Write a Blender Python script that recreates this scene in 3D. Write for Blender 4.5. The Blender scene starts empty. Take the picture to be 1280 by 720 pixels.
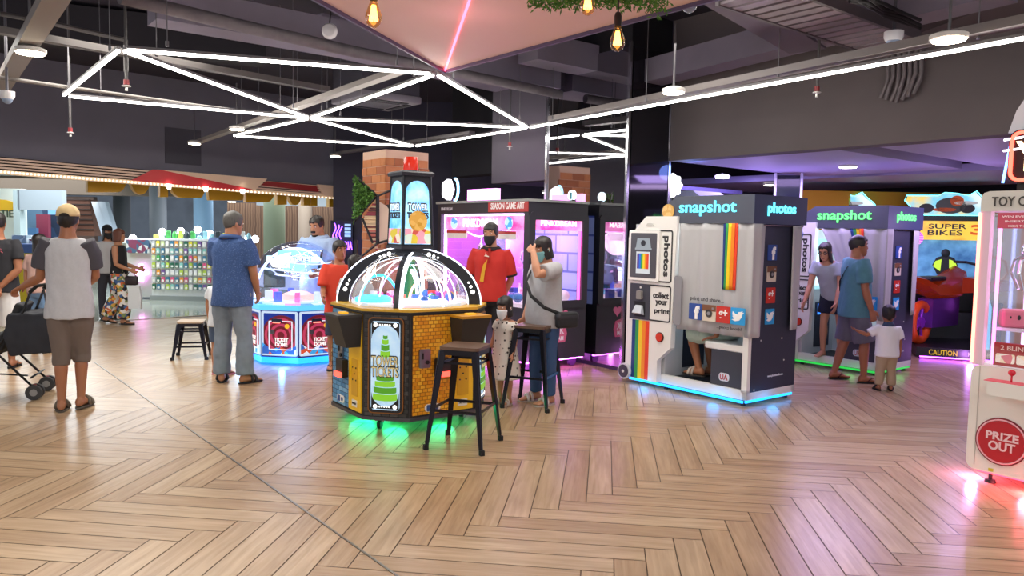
import bpy, bmesh, math, random
from math import sin, cos, pi, radians as R, sqrt
from mathutils import Vector as V, Matrix, noise

C = bpy.context.scene.collection
SC = bpy.context.scene

# ------------------------------------------------------------------ camera
FOC, PITCH, ROLL, CAMH = 960.0, R(4.1), R(1.1), 1.6
_r = Matrix(((cos(ROLL), -sin(ROLL), 0), (sin(ROLL), cos(ROLL), 0), (0, 0, 1)))
_p = Matrix(((1, 0, 0), (0, -sin(PITCH), -cos(PITCH)), (0, cos(PITCH), -sin(PITCH))))
CM = _r @ _p                                   # rows: right, down, forward in world axes
cam_d = bpy.data.cameras.new('camera'); cam = bpy.data.objects.new('camera', cam_d); C.objects.link(cam)
cam_d.sensor_width = 36.0; cam_d.lens = FOC / 1280 * 36; cam_d.clip_end = 200
cam.matrix_world = Matrix(((CM[0][0], -CM[1][0], -CM[2][0], 0), (CM[0][1], -CM[1][1], -CM[2][1], 0),
                           (CM[0][2], -CM[1][2], -CM[2][2], CAMH), (0, 0, 0, 1)))
SC.camera = cam
SC.view_settings.view_transform = 'Standard'; SC.view_settings.look = 'None'
SC.view_settings.gamma = 1.0; SC.view_settings.use_curve_mapping = False
SC.view_settings.exposure = 0.35

def ray(x, y): return CM.transposed() @ V(((x - 640) / FOC, (y - 360) / FOC, 1))
def g(x, y, h=0.0):
    """the point at height h seen at pixel x, y"""
    d = ray(x, y); return V((0, 0, CAMH)) + d * ((h - CAMH) / d.z)
def at(x, y, Y):
    """the point at depth Y seen at pixel x, y"""
    d = ray(x, y); return V((0, 0, CAMH)) + d * (Y / d.y)

# ------------------------------------------------------------------ world and added fill lights
W = bpy.data.worlds.new('world'); SC.world = W; W.use_nodes = True
W.node_tree.nodes['Background'].inputs[0].default_value = (0.86, 0.90, 1.0, 1)
W.node_tree.nodes['Background'].inputs[1].default_value = 0.80

def area(name, loc, sx, sy, power, col=(1, 1, 1), tgt=None):
    l = bpy.data.lights.new(name, 'AREA'); l.shape = 'RECTANGLE'; l.size = sx; l.size_y = sy; l.energy = power; l.color = col
    o = bpy.data.objects.new(name, l); C.objects.link(o); o.location = loc
    if tgt: o.rotation_euler = (V(tgt) - V(loc)).to_track_quat('-Z', 'Y').to_euler()
    return o
def point(name, loc, power, col=(1, 1, 1), r=.05):
    l = bpy.data.lights.new(name, 'POINT'); l.energy = power; l.color = col; l.shadow_soft_size = r
    o = bpy.data.objects.new(name, l); C.objects.link(o); o.location = loc; return o

area('ceiling_panel_light', (-2.2, 2.2, 3.3), 3.0, 2.0, 130, (1, .95, .87))  # added unseen fill, brightens the hall and the machine fronts
area('ceiling_panel_light', (2.0, 2.0, 3.3), 3.0, 2.0, 130, (1, .95, .87))
area('ceiling_panel_light', (0, -1.5, 3.3), 5.0, 2.5, 300, (1, .95, .88))
area('ceiling_panel_light', (-4.4, 8.2, 3.35), 2.5, 2.5, 130, (1, .95, .87))
area('ceiling_panel_light', (.6, 6.4, 3.35), 2.0, 2.0, 60, (1, .95, .87))
area('mall_light', (-9, 16.5, 2.88), 4, 3, 260, (.92, .97, 1))  # added area fill to brighten the mall beyond the opening
area('mall_light', (-6.5, 22, 2.88), 4, 4, 380, (.92, .97, 1))
area('mall_light', (-14, 20, 2.88), 5, 4, 300, (.92, .97, 1))
area('mall_light', (-14, 34, 2.88), 14, 8, 900, (.92, .97, 1))
area('arcade_violet_light', (3.9, 9.6, 2.42), 1.6, 1.6, 60, (.62, .45, 1))  # added violet fill over the booth area, no fixture modelled
area('arcade_violet_light', (5.6, 8.6, 2.42), 1.2, 1.2, 26, (.80, .60, 1))
area('arcade_violet_light', (3.0, 11.6, 2.6), 1.5, 1.5, 45, (.50, .40, 1))

point('arcade_violet_glow', (3.3, 10.4, 1.9), 12, (.55, .38, 1), .02)  # hidden points added to turn the lilac ceiling more violet
point('arcade_violet_glow', (5.3, 8.9, 1.8), 12, (.62, .42, 1), .02)

# ------------------------------------------------------------------ materials
def lin(h):
    if isinstance(h, (tuple, list)): return tuple(h)[:3]
    h = h.lstrip('#'); c = [int(h[i:i + 2], 16) / 255 for i in (0, 2, 4)]
    return tuple(x / 12.92 if x <= .04045 else ((x + .055) / 1.055) ** 2.4 for x in c)
_mc = {}
def M(col, rough=.5, metal=0, emit=0, name=None, spec=None):
    key = (str(col), rough, metal, emit, spec)
    if key in _mc: return _mc[key]
    m = bpy.data.materials.new(name or 'paint'); m.use_nodes = True
    b = m.node_tree.nodes['Principled BSDF']; c = lin(col)
    b.inputs['Base Color'].default_value = (*c, 1); b.inputs['Roughness'].default_value = rough; b.inputs['Metallic'].default_value = metal
    if spec is not None: b.inputs['Specular IOR Level'].default_value = spec
    if emit:
        b.inputs['Emission Color'].default_value = (*c, 1); b.inputs['Emission Strength'].default_value = emit
        b.inputs['Base Color'].default_value = (*[x * .3 for x in c], 1)
    _mc[key] = m; return m
def nodes(m): return m.node_tree.nodes, m.node_tree.links
def pattern(kind, cols, scale=5.0, rough=.6, emit=0, bump=0.0, coord='Object', stops=None, detail=3, sx=(1, 1, 1), rot=(0, 0, 0), bw=.5, bh=.25, mortar=.02, metal=0):
    """two or more colours mixed by a procedural texture"""
    m = bpy.data.materials.new(kind + '_pattern'); m.use_nodes = True; N, L = nodes(m); b = N['Principled BSDF']
    tc = N.new('ShaderNodeTexCoord'); mp = N.new('ShaderNodeMapping'); mp.inputs['Scale'].default_value = sx; mp.inputs['Rotation'].default_value = rot
    L.new(tc.outputs[coord], mp.inputs[0])
    cs = [(*lin(c), 1) for c in cols]
    if kind == 'brick':
        t = N.new('ShaderNodeTexBrick'); t.inputs['Color1'].default_value = cs[0]; t.inputs['Color2'].default_value = cs[1]; t.inputs['Mortar'].default_value = cs[2]
        t.inputs['Scale'].default_value = scale; t.inputs['Mortar Size'].default_value = mortar; t.inputs['Brick Width'].default_value = bw; t.inputs['Row Height'].default_value = bh
        L.new(mp.outputs[0], t.inputs['Vector']); out = t.outputs['Color']; fac = t.outputs['Fac']
    else:
        if kind == 'noise':
            t = N.new('ShaderNodeTexNoise'); t.inputs['Detail'].default_value = detail; fo = t.outputs[0]
        elif kind == 'voronoi':
            t = N.new('ShaderNodeTexVoronoi'); fo = t.outputs['Distance']
        elif kind == 'cells':
            t = N.new('ShaderNodeTexVoronoi'); sp = N.new('ShaderNodeSeparateColor'); L.new(t.outputs['Color'], sp.inputs[0]); fo = sp.outputs[0]
        elif kind == 'wave':
            t = N.new('ShaderNodeTexWave'); t.inputs['Distortion'].default_value = detail; fo = t.outputs[1]
        elif kind == 'rings':
            t = N.new('ShaderNodeTexWave'); t.wave_type = 'RINGS'; t.inputs['Distortion'].default_value = detail; fo = t.outputs[1]
        t.inputs['Scale'].default_value = scale; L.new(mp.outputs[0], t.inputs['Vector'])
        cr = N.new('ShaderNodeValToRGB'); el = cr.color_ramp.elements
        st = stops or [i / (len(cs) - 1) for i in range(len(cs))]
        while len(el) < len(cs): el.new(.5)
        for e, s, c in zip(el, st, cs): e.position = s; e.color = c
        if kind == 'cells': cr.color_ramp.interpolation = 'CONSTANT'
        L.new(fo, cr.inputs[0]); out = cr.outputs[0]; fac = fo
    L.new(out, b.inputs['Base Color']); b.inputs['Roughness'].default_value = rough; b.inputs['Metallic'].default_value = metal
    if emit:
        L.new(out, b.inputs['Emission Color']); b.inputs['Emission Strength'].default_value = emit
    if bump:
        bp = N.new('ShaderNodeBump'); bp.inputs['Strength'].default_value = bump; bp.inputs['Distance'].default_value = .01
        L.new(fac, bp.inputs['Height']); L.new(bp.outputs[0], b.inputs['Normal'])
    return m
def glass(col='#ffffff', gloss=.12, name='clear_plastic'):
    """thin clear plastic: mostly see-through, with a sheen that grows at grazing angles"""
    m = bpy.data.materials.new(name); m.use_nodes = True; N, L = nodes(m); N.remove(N['Principled BSDF'])
    a = N.new('ShaderNodeBsdfTransparent'); a.inputs[0].default_value = (*lin(col), 1)
    s = N.new('ShaderNodeBsdfGlossy'); s.inputs['Roughness'].default_value = .03
    lw = N.new('ShaderNodeLayerWeight'); lw.inputs[0].default_value = .35
    mu = N.new('ShaderNodeMath'); mu.operation = 'MULTIPLY_ADD'; mu.inputs[1].default_value = .32; mu.inputs[2].default_value = gloss * .4
    L.new(lw.outputs['Facing'], mu.inputs[0])
    x = N.new('ShaderNodeMixShader'); L.new(mu.outputs[0], x.inputs[0]); L.new(a.outputs[0], x.inputs[1]); L.new(s.outputs[0], x.inputs[2])
    L.new(x.outputs[0], N['Material Output'].inputs[0]); return m

BLACK = M('#141416', .45); DKGREY = M('#2b2c31', .5); WHITE = M('#e9e8e4', .35); CHROME = M('#c9ccd2', .18, 1); STEEL = M('#8d9098', .35, 1)
RUBBER = M('#1a1a1b', .8); WLED = M('#fffaf0', .4, 0, 17, 'led_white'); NEONW = M('#f4f6ff', .4, 0, 5); GLASS = glass()
SKIN = M('#b57f5e', .5); SKIN_D = M('#9a6746', .5); SKIN_L = M('#c9977a', .5)

# ------------------------------------------------------------------ mesh builder
class MB:
    def __init__(s): s.bm = bmesh.new(); s.mi = 0
    def face(s, vs):
        try: f = s.bm.faces.new(vs); f.material_index = s.mi; return f
        except ValueError: return None
    def vs(s, pts): return [s.bm.verts.new(p) for p in pts]
    def box(s, c, d, rz=0, bev=0, m=None, seg=2):
        x, y, z = d[0] / 2, d[1] / 2, d[2] / 2; c = V(c)
        T = m if m is not None else Matrix.Rotation(rz, 3, 'Z')
        v = s.vs([c + T @ V((a * x, b * y, e * z)) for e in (-1, 1) for a, b in ((-1, -1), (1, -1), (1, 1), (-1, 1))])
        fs = [s.face(q) for q in ((v[3], v[2], v[1], v[0]), v[4:8], (v[0], v[1], v[5], v[4]), (v[1], v[2], v[6], v[5]), (v[2], v[3], v[7], v[6]), (v[3], v[0], v[4], v[7]))]
        if bev:
            es = {e for f in fs for e in f.edges}
            r = bmesh.ops.bevel(s.bm, geom=list(es), offset=bev, segments=seg, affect='EDGES', profile=.5)
            for f in r['faces']: f.material_index = s.mi
        return s
    def ex(s, a, b):
        """box given by two opposite corners"""
        return s.box([(p + q) / 2 for p, q in zip(a, b)], [abs(p - q) for p, q in zip(a, b)])
    def loft(s, rings, cap=True, closed=False):
        R_ = [s.vs(r) for r in rings]; n = len(R_[0])
        pairs = list(zip(R_, R_[1:])) + ([(R_[-1], R_[0])] if closed else [])
        for a, b in pairs:
            for i in range(n): s.face((a[i], a[(i + 1) % n], b[(i + 1) % n], b[i]))
        if cap and not closed: s.face(R_[0][::-1]); s.face(R_[-1])
        return s
    def grid(s, rows):
        R_ = [s.vs(r) for r in rows]
        for a, b in zip(R_, R_[1:]):
            for i in range(len(a) - 1): s.face((a[i], a[i + 1], b[i + 1], b[i]))
        return s
    def tube(s, path, r, n=8, closed=False, flat=1.0):
        path = [V(p) for p in path]; k = len(path); rr = r if isinstance(r, (list, tuple)) else [r] * k
        rings = []; prev = None
        for i, p in enumerate(path):
            if closed: t = path[(i + 1) % k] - path[i - 1]
            else: t = path[min(i + 1, k - 1)] - path[max(i - 1, 0)]
            t = t.normalized() if t.length > 1e-9 else V((0, 0, 1))
            if prev is None:
                a = V((0, 0, 1)) if abs(t.z) < .9 else V((0, 1, 0)); prev = (a - t * a.dot(t)).normalized()
            prev = (prev - t * prev.dot(t)); prev = prev.normalized() if prev.length > 1e-6 else t.orthogonal().normalized()
            b = t.cross(prev)
            rings.append([p + prev * (rr[i] * cos(2 * pi * j / n)) * flat + b * (rr[i] * sin(2 * pi * j / n)) for j in range(n)])
        return s.loft(rings, True, closed)
    def cyl(s, a, b, r, r2=None, n=20): return s.tube([a, b], [r, r if r2 is None else r2], n)
    def lathe(s, prof, n=32, c=(0, 0, 0), m=None):
        c = V(c); m = m or Matrix.Identity(3)
        return s.loft([[c + m @ V((r * cos(2 * pi * j / n), r * sin(2 * pi * j / n), z)) for j in range(n)] for r, z in prof])
    def ell(s, c, d, n=14, k=9, m=None):
        c = V(c); m = m or Matrix.Identity(3); rings = []
        for i in range(1, k):
            t = pi * i / k; rings.append([c + m @ V((d[0] * sin(t) * cos(2 * pi * j / n), d[1] * sin(t) * sin(2 * pi * j / n), -d[2] * cos(t))) for j in range(n)])
        R_ = [s.vs(r) for r in rings]
        for a, b in zip(R_, R_[1:]):
            for i in range(n): s.face((a[i], a[(i + 1) % n], b[(i + 1) % n], b[i]))
        lo, hi = s.vs([c + m @ V((0, 0, -d[2])), c + m @ V((0, 0, d[2]))])
        for i in range(n): s.face((R_[0][(i + 1) % n], R_[0][i], lo)); s.face((R_[-1][i], R_[-1][(i + 1) % n], hi))
        return s
    def plate(s, poly, o, u, v, th):
        """flat outline given in the (u, v) plane at o, thickened outwards along u x v"""
        o, u, v = V(o), V(u), V(v); n = u.cross(v).normalized() * th
        a = s.vs([o + u * p[0] + v * p[1] for p in poly]); b = s.vs([o + u * p[0] + v * p[1] + n for p in poly])
        k = len(poly); s.face(a[::-1]); s.face(b)
        for i in range(k): s.face((a[i], a[(i + 1) % k], b[(i + 1) % k], b[i]))
        return s
    def build(s, name, mats, parent=None, smooth=None, loc=None, rz=0, wire=False):
        bmesh.ops.recalc_face_normals(s.bm, faces=s.bm.faces)
        me = bpy.data.meshes.new(name); s.bm.to_mesh(me); s.bm.free()
        for m in (mats if isinstance(mats, (list, tuple)) else [mats]): me.materials.append(m)
        if smooth:
            for p in me.polygons: p.use_smooth = True
            if smooth is not True: me.set_sharp_from_angle(angle=R(smooth))
        o = bpy.data.objects.new(name, me); C.objects.link(o)
        if parent: o.parent = parent
        if loc is not None: o.location = loc
        if rz: o.rotation_euler = (0, 0, rz)
        return o

def rrect(w, h, r, k=5, cx=0, cy=0):
    p = []
    for sx, sy, a0 in ((1, 1, 0), (-1, 1, 90), (-1, -1, 180), (1, -1, 270)):
        for i in range(k + 1):
            a = R(a0 + 90 * i / k); p.append((cx + sx * (w / 2 - r) + r * cos(a), cy + sy * (h / 2 - r) + r * sin(a)))
    return p
def disc(r, n=24, cx=0, cy=0): return [(cx + r * cos(2 * pi * i / n), cy + r * sin(2 * pi * i / n)) for i in range(n)]
def tag(o, label, cat, group=None):
    o['label'] = label; o['category'] = cat
    if group: o['group'] = group
    return o
def thing(name, label, cat, loc=(0, 0, 0), rz=0, group=None):
    o = bpy.data.objects.new(name, None); C.objects.link(o); o.empty_display_size = .1
    o.location = loc; o.rotation_euler = (0, 0, rz); return tag(o, label, cat, group)
def struct(o, kind='structure'): o['kind'] = kind; return o
def copy_tree(o, parent=None):
    c = o.copy(); C.objects.link(c)
    if parent: c.parent = parent
    for ch in list(o.children): copy_tree(ch, c)
    return c
TMP = bpy.data.scenes.new('workbench')           # scratch scene for converting meshes; removed at the end
def evald(o):
    """mesh of o with its modifiers applied"""
    TMP.collection.objects.link(o); vl = TMP.view_layers[0]; vl.update(); m = bpy.data.meshes.new_from_object(o.evaluated_get(vl.depsgraph), depsgraph=vl.depsgraph)
    bpy.data.objects.remove(o); return m
def txt(s, o, u, v, w, h, parent, mat, th=.004, name='lettering', bold=.012, align=0):
    """raised lettering fitted into w x h, centred at o in the plane of u and v"""
    cu = bpy.data.curves.new('t', 'FONT'); cu.body = s; cu.offset = bold; cu.resolution_u = 3
    me = evald(bpy.data.objects.new('t', cu)); P = [p.co.copy() for p in me.vertices]; F = [list(f.vertices) for f in me.polygons]
    bpy.data.meshes.remove(me); bpy.data.curves.remove(cu)
    x0, x1 = min(p.x for p in P), max(p.x for p in P); y0, y1 = min(p.y for p in P), max(p.y for p in P)
    kx, ky = w / (x1 - x0), h / (y1 - y0)
    o, u, v = V(o), V(u), V(v); n = u.cross(v).normalized()
    mb = MB(); vs = mb.vs([o + u * ((p.x - (x0 + x1) / 2) * kx) + v * ((p.y - (y0 + y1) / 2) * ky) for p in P])
    fs = [f for f in (mb.face([vs[i] for i in q]) for q in F) if f]
    r = bmesh.ops.extrude_face_region(mb.bm, geom=fs)
    bmesh.ops.translate(mb.bm, verts=[e for e in r['geom'] if isinstance(e, bmesh.types.BMVert)], vec=n * th)
    return mb.build(name, mat, parent)
X, Y, Z = V((1, 0, 0)), V((0, 1, 0)), V((0, 0, 1))
RZ = R(-51.9)                                   # the arcade's own axes: machines stand parallel to the brass floor strip
AX = V((-.617, .787, 0)); BX = V((.787, .617, 0))
# ================================================================== SETTING
# ---- herringbone plank floor
def wood_floor():
    m = bpy.data.materials.new('oak_planks'); m.use_nodes = True; N, L = nodes(m); b = N['Principled BSDF']
    at_ = N.new('ShaderNodeAttribute'); at_.attribute_name = 'tint'; uv = N.new('ShaderNodeUVMap'); uv.uv_map = 'UVMap'
    mp = N.new('ShaderNodeMapping'); mp.inputs['Scale'].default_value = (2.2, 34, 1); L.new(uv.outputs[0], mp.inputs[0])
    n1 = N.new('ShaderNodeTexNoise'); n1.inputs['Scale'].default_value = 1.0; n1.inputs['Detail'].default_value = 6; n1.inputs['Distortion'].default_value = .7; L.new(mp.outputs[0], n1.inputs['Vector'])
    mp2 = N.new('ShaderNodeMapping'); mp2.inputs['Scale'].default_value = (1.3, 6, 1); L.new(uv.outputs[0], mp2.inputs[0])
    n2 = N.new('ShaderNodeTexNoise'); n2.inputs['Scale'].default_value = 1.6; n2.inputs['Detail'].default_value = 3; L.new(mp2.outputs[0], n2.inputs['Vector'])
    r1 = N.new('ShaderNodeValToRGB'); e = r1.color_ramp.elements
    e[0].position = 0; e[0].color = (*lin('#b99a77'), 1); e[1].position = 1; e[1].color = (*lin('#cbb08e'), 1); x = e.new(.5); x.color = (*lin('#c2a583'), 1)
    L.new(at_.outputs['Fac'], r1.inputs[0])
    r2 = N.new('ShaderNodeValToRGB'); e = r2.color_ramp.elements; e[0].position = .30; e[0].color = (.70, .66, .62, 1); e[1].position = .62; e[1].color = (1, 1, 1, 1); L.new(n1.outputs[0], r2.inputs[0])
    r3 = N.new('ShaderNodeValToRGB'); e = r3.color_ramp.elements; e[0].position = .3; e[0].color = (.78, .75, .72, 1); e[1].position = .65; e[1].color = (1.0, 1.0, 1.0, 1); L.new(n2.outputs[0], r3.inputs[0])
    a = N.new('ShaderNodeMix'); a.data_type = 'RGBA'; a.blend_type = 'MULTIPLY'; a.inputs[0].default_value = .62; L.new(r1.outputs[0], a.inputs[6]); L.new(r2.outputs[0], a.inputs[7])
    c = N.new('ShaderNodeMix'); c.data_type = 'RGBA'; c.blend_type = 'MULTIPLY'; c.inputs[0].default_value = .8; L.new(a.outputs[2], c.inputs[6]); L.new(r3.outputs[0], c.inputs[7])
    L.new(c.outputs[2], b.inputs['Base Color']); b.inputs['Roughness'].default_value = .27; b.inputs['Specular IOR Level'].default_value = .55
    bp = N.new('ShaderNodeBump'); bp.inputs['Strength'].default_value = .12; bp.inputs['Distance'].default_value = .003; L.new(n1.outputs[0], bp.inputs['Height']); L.new(bp.outputs[0], b.inputs['Normal'])
    return m
FA, FB = V((-7.9, 11.6, 0)), V((-3.4, 16.0, 0))           # where the plank floor and the arcade end on the left
fdir = (FB - FA).normalized(); fnor = V((-fdir.y, fdir.x, 0))  # towards the mall
def floor():
    rnd = random.Random(4); n, w = 7, .157; a = R(6.9)
    d2 = V((sin(a), cos(a), 0)); s1 = V((cos(a), -sin(a), 0)); P = g(588.3, 588.6)
    bm = bmesh.new(); uvl = bm.loops.layers.uv.new('UVMap'); fl = bm.faces.layers.float.new('tint')
    org = P - s1 * 0 * w - d2 * (1 + n) * w
    gp = .0030
    def quad(x0, y0, x1, y1, vert):
        c = org + s1 * (x0 + x1) / 2 * w + d2 * (y0 + y1) / 2 * w
        if (c - FA).dot(fnor) > 0 and c.y < 17.5 and c.x < -2.5: return
        if c.y < 1.2 or c.y > 17 or c.x < -10 or c.x > 12 or abs(c.x) > c.y * .72 + 2.4: return
        vs = [bm.verts.new(org + s1 * (px * w) + d2 * (py * w)) for px, py in ((x0 + gp / w, y0 + gp / w), (x1 - gp / w, y0 + gp / w), (x1 - gp / w, y1 - gp / w), (x0 + gp / w, y1 - gp / w))]
        f = bm.faces.new(vs); ou, ov = rnd.random() * 50, rnd.random() * 50; f[fl] = rnd.random()
        for l, (px, py) in zip(f.loops, ((x0, y0), (x1, y0), (x1, y1), (x0, y1))):
            u_, v_ = (py, px) if vert else (px, py); l[uvl].uv = (u_ * w + ou, v_ * w + ov)
    for y in range(-60, 130):
        for x in range(-90, 110):
            d = (x - y) % (2 * n)
            if d == 0: quad(x, y, x + n, y + 1, False)
            elif d == 2 * n - 1: quad(x, y, x + 1, y + n, True)
    me = bpy.data.meshes.new('floor'); bm.to_mesh(me); bm.free(); me.materials.append(wood_floor())
    o = bpy.data.objects.new('floor', me); C.objects.link(o); return struct(o)
floor()
b = MB(); b.ex((-14, -6, -.12), (14, 19, -.004)); struct(b.build('floor_base', M('#5b4630', .7)))
# polished mall tiles beyond the arcade edge
tile = pattern('brick', ['#8f978e', '#9aa298', '#767d76'], 1.0, .09, sx=(1, 1, 1), bw=.8, bh=.8, mortar=.006)
b = MB(); q = [FA - fdir * 8, FB + fdir * 1.0, FB + fdir * 1.0 + fnor * 40, FA - fdir * 8 + fnor * 40]
lo = b.vs([p + V((0, 0, -.05)) for p in q]); hi = b.vs([p + V((0, 0, .001)) for p in q]); b.face(lo); b.face(hi)
for i in range(4): b.face((lo[i], lo[(i + 1) % 4], hi[(i + 1) % 4], hi[i]))
struct(b.build('floor_mall_tile', tile))
b = MB(); b.box(((FA + FB) / 2 - fdir * 1.5) + V((0, 0, .003)), ((FB - FA).length + 5, .05, .006), math.atan2(fdir.y, fdir.x)); struct(b.build('trim_1', M('#9b8a72', .35, .6)))
# brass strip let into the planks
s0, s1_ = g(505, 726), g(121, 455); sd = (s1_ - s0).normalized()
b = MB(); b.box((s0 + s1_) / 2 + sd * -.6 + V((0, 0, .0015)), ((s1_ - s0).length + 1.4, .012, .004), math.atan2(sd.y, sd.x)); struct(b.build('trim_2', M('#8b8379', .3, .85)))

# ---- arcade shell
WALLM = pattern('noise', ['#6f6d7a', '#7c7986'], 2.0, .75); SLAB = M('#3b3842', .85); PURP = M('#a9a2c4', .6); BEAM = M('#4e4a58', .7)
CZ = 4.15
b = MB(); b.ex((-14, -6, CZ), (14, 18, CZ + .2)); struct(b.build('ceiling', SLAB))
fa = math.atan2(fdir.y, fdir.x)
b = MB(); c = (FA + FB) / 2 - fdir * 1.2 + fnor * .12; b.box((c.x, c.y, (2.36 + CZ) / 2), ((FB - FA).length + 7, .24, CZ - 2.36), fa); struct(b.build('wall_left', WALLM))
b = MB(); c = FA + fdir * 2.9 - fnor * .012; c.z = 3.0; b.box(c, (.62, .02, .62), fa); struct(b.build('trim_3', M('#4a4853', .6)))
# back wall of the arcade, dark, behind the machines
b = MB(); b.ex((-3.6, 15.4, 0), (12, 15.6, CZ)); struct(b.build('wall_back', M('#3a384a', .7)))
b = MB(); b.ex((11.8, 2, 0), (12, 15.6, CZ)); struct(b.build('wall_right', M('#24222e', .7)))
# mustard wall behind the racing machines
b = MB(); b.ex((4.4, 12.2, 0), (8.2, 12.35, 2.36)); struct(b.build('wall_mustard', M('#d9a321', .6)))
# soffit over the photo booths and the lowered lilac ceiling behind it
O1 = V((1.86, 9.34, 0)) - AX * 0
def slab(name, o, x0, x1, y0, y1, z0, z1, mat):
    """box in the arcade axes: x against AX (to the near right), y along BX (to the far right)"""
    m = MB(); m.ex((x0, y0, z0), (x1, y1, z1)); return struct(m.build(name, mat, None, None, o, RZ))
slab('wall_soffit', O1, 0, 8.5, 0, .22, 2.5, CZ, pattern('noise', ['#6d6464', '#5a5354'], 1.2, .8))
slab('ceiling_lilac', O1, 0, 2.05, .22, 3.1, 2.5, 2.6, PURP); slab('ceiling_lilac_near', O1, 2.45, 8.5, .22, 3.1, 2.5, 2.6, PURP)
slab('beam_recess', O1, 2.05, 2.45, .22, 3.1, 2.62, 2.8, M('#121116', .8)); slab('trim_4', O1, 2.39, 2.45, .3, 2.6, 2.53, 2.58, M('#d8cfae', .5, 0, .5))
slab('ceiling_lilac_far', O1, -3, 2.6, 3.5, 6.2, 2.5, 2.6, PURP); slab('ceiling_beyond', O1, -3, 9, 3.1, 7, 2.95, 3.05, M('#16151c', .8))
# lower bulkhead to the left of the mirrored pillar
MO = V((1.31, 8.91, 0)) + AX * 1.43                     # mirrored pillar: left edge of its face
slab('wall_bulkhead', MO + AX * 1.28, 0, 1.28, .05, .3, 2.3, CZ, M('#57525c', .75)); slab('ceiling_bulkhead', MO + AX * 1.28, 0, 1.28, .3, 4.2, 2.3, 2.36, M('#6a6394', .6))
slab('beam_dark', MO + AX * 3.6, 0, 2.3, .9, 1.2, 2.55, CZ, M('#201f26', .8))
# mirrored pillar: silvered face, smoked return face, chrome edge strips
slab('pillar_1', MO, .01, 1.42, .015, .7, 0, CZ, M('#222126', .5))
MIR = M('#b9b9bd', .02, 1); SMOKE = M('#4a4850', .06, .85)
m = MB(); m.ex((.02, -.008, .05), (1.41, .012, 3.75)); tag(m.build('mirror', MIR, None, None, MO, RZ), 'tall mirror on the pillar face behind the black claw machine', 'mirror')
m = MB(); m.ex((1.425, .03, .05), (1.44, .69, 3.75)); tag(m.build('smoked_mirror', SMOKE, None, None, MO, RZ), 'smoked dark mirror panel on the pillar side next to the white photo tower', 'mirror')
for nm, x, y in (('trim_5', 0, -.012), ('trim_6', 1.425, -.012), ('trim_7', 1.43, .70)):
    m = MB(); m.box((x, y, 1.9), (.035, .035, 3.8)); struct(m.build(nm, CHROME, None, None, MO, RZ))

# ---- ceiling beams, ducts and pipes
def run(name, p, q, w, h, mat, kind=True, ext0=0, ext1=0):
    p, q = V(p), V(q); d = (q - p); p = p - d * ext0; q = q + d * ext1; d = q - p
    m = MB(); m.box((p + q) / 2, (d.length, w, h), math.atan2(d.y, d.x)); o = m.build(name, mat); return struct(o) if kind else o
TRUNK = M('#8d8580', .55); DUCT = M('#5d5866', .6)
BM = pattern('noise', ['#8a8496', '#77717f'], 3, .75)
tag(run('cable_trunking', g(0, 112, 3.05), g(84, -30, 3.05), .15, .07, TRUNK, False), 'wide grey cable trunk slanting up at the top left corner', 'trunking')
tag(run('cable_trunking', g(0, 38, 3.25), g(410, 112, 3.25), .10, .06, M('#5f5a58', .6), False, .1), 'long thin grey trunk crossing behind the disc lamp at upper left', 'trunking')
tag(run('cable_trunking', g(240, 180, 3.0), g(500, 88, 3.0), .10, .05, TRUNK, False), 'grey trunk carrying disc lamps behind the crossing light bars', 'trunking')
tag(run('cable_trunking', g(420, 192, 3.05), g(590, 166, 3.05), .10, .05, M('#6b6668', .55), False), 'thin grey trunk above the brick pillar', 'trunking')
tag(run('cable_trunking', g(690, 149, 3.0), g(1290, 24, 3.0), .12, .06, M('#77706f', .55), False), 'long grey trunk just above the single light bar on the right', 'trunking')
run('beam_1', g(190, 6, 3.55), g(690, 98, 3.55), .34, .30, BM); run('beam_2', g(390, 40, 3.75), g(760, 128, 3.75), .4, .34, BM)
run('beam_3', g(560, 70, 3.6), g(850, 128, 3.6), .30, .26, M('#6b6472', .7)); run('beam_4', g(660, 60, 3.7), g(900, 110, 3.7), .35, .3, BM)
run('beam_5', g(900, -30, 3.5), g(1010, 44, 3.5), .34, .3, M('#6b6472', .7), True, .2); run('beam_6', g(812, 92, 3.5), g(1060, 28, 3.5), .3, .26, BM, True, 0, .5)
run('beam_7', g(1140, 45, 3.5), g(1300, -15, 3.5), .5, .2, M('#5c5458', .7), True, .1)
run('beam_8', g(-40, 20, 3.9), g(330, 60, 3.9), .5, .4, M('#26242b', .8))
m = MB(); m.tube([g(150, -4, 3.3), g(300, 32, 3.3), g(440, 64, 3.3), g(700, 118, 3.3)], .055, 12); tag(m.build('duct_pipe', pattern('noise', ['#7d7678', '#55515a'], 9, .6), None, 40), 'fat lagged pipe running along the ceiling above the long top light bar', 'pipe')
m = MB(); m.tube([g(0, 17, 3.4), g(60, 28, 3.4), g(157, 50, 3.4)], .022, 8); m.tube([g(157, 50, 3.4), g(157, 50, 3.4) - Z * .3], .022, 8); tag(m.build('sprinkler_pipe', M('#4a4646', .5)), 'slim ceiling pipe that ends over the corner of the light bars at upper left', 'pipe')
m = MB(); m.tube([g(0, 97, 2.95), g(240, 131, 2.95), g(390, 150, 2.95)], .018, 8); tag(m.build('conduit_pipe', M('#6a645f', .5)), 'slim conduit behind the lowest left light bar', 'pipe')
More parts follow.
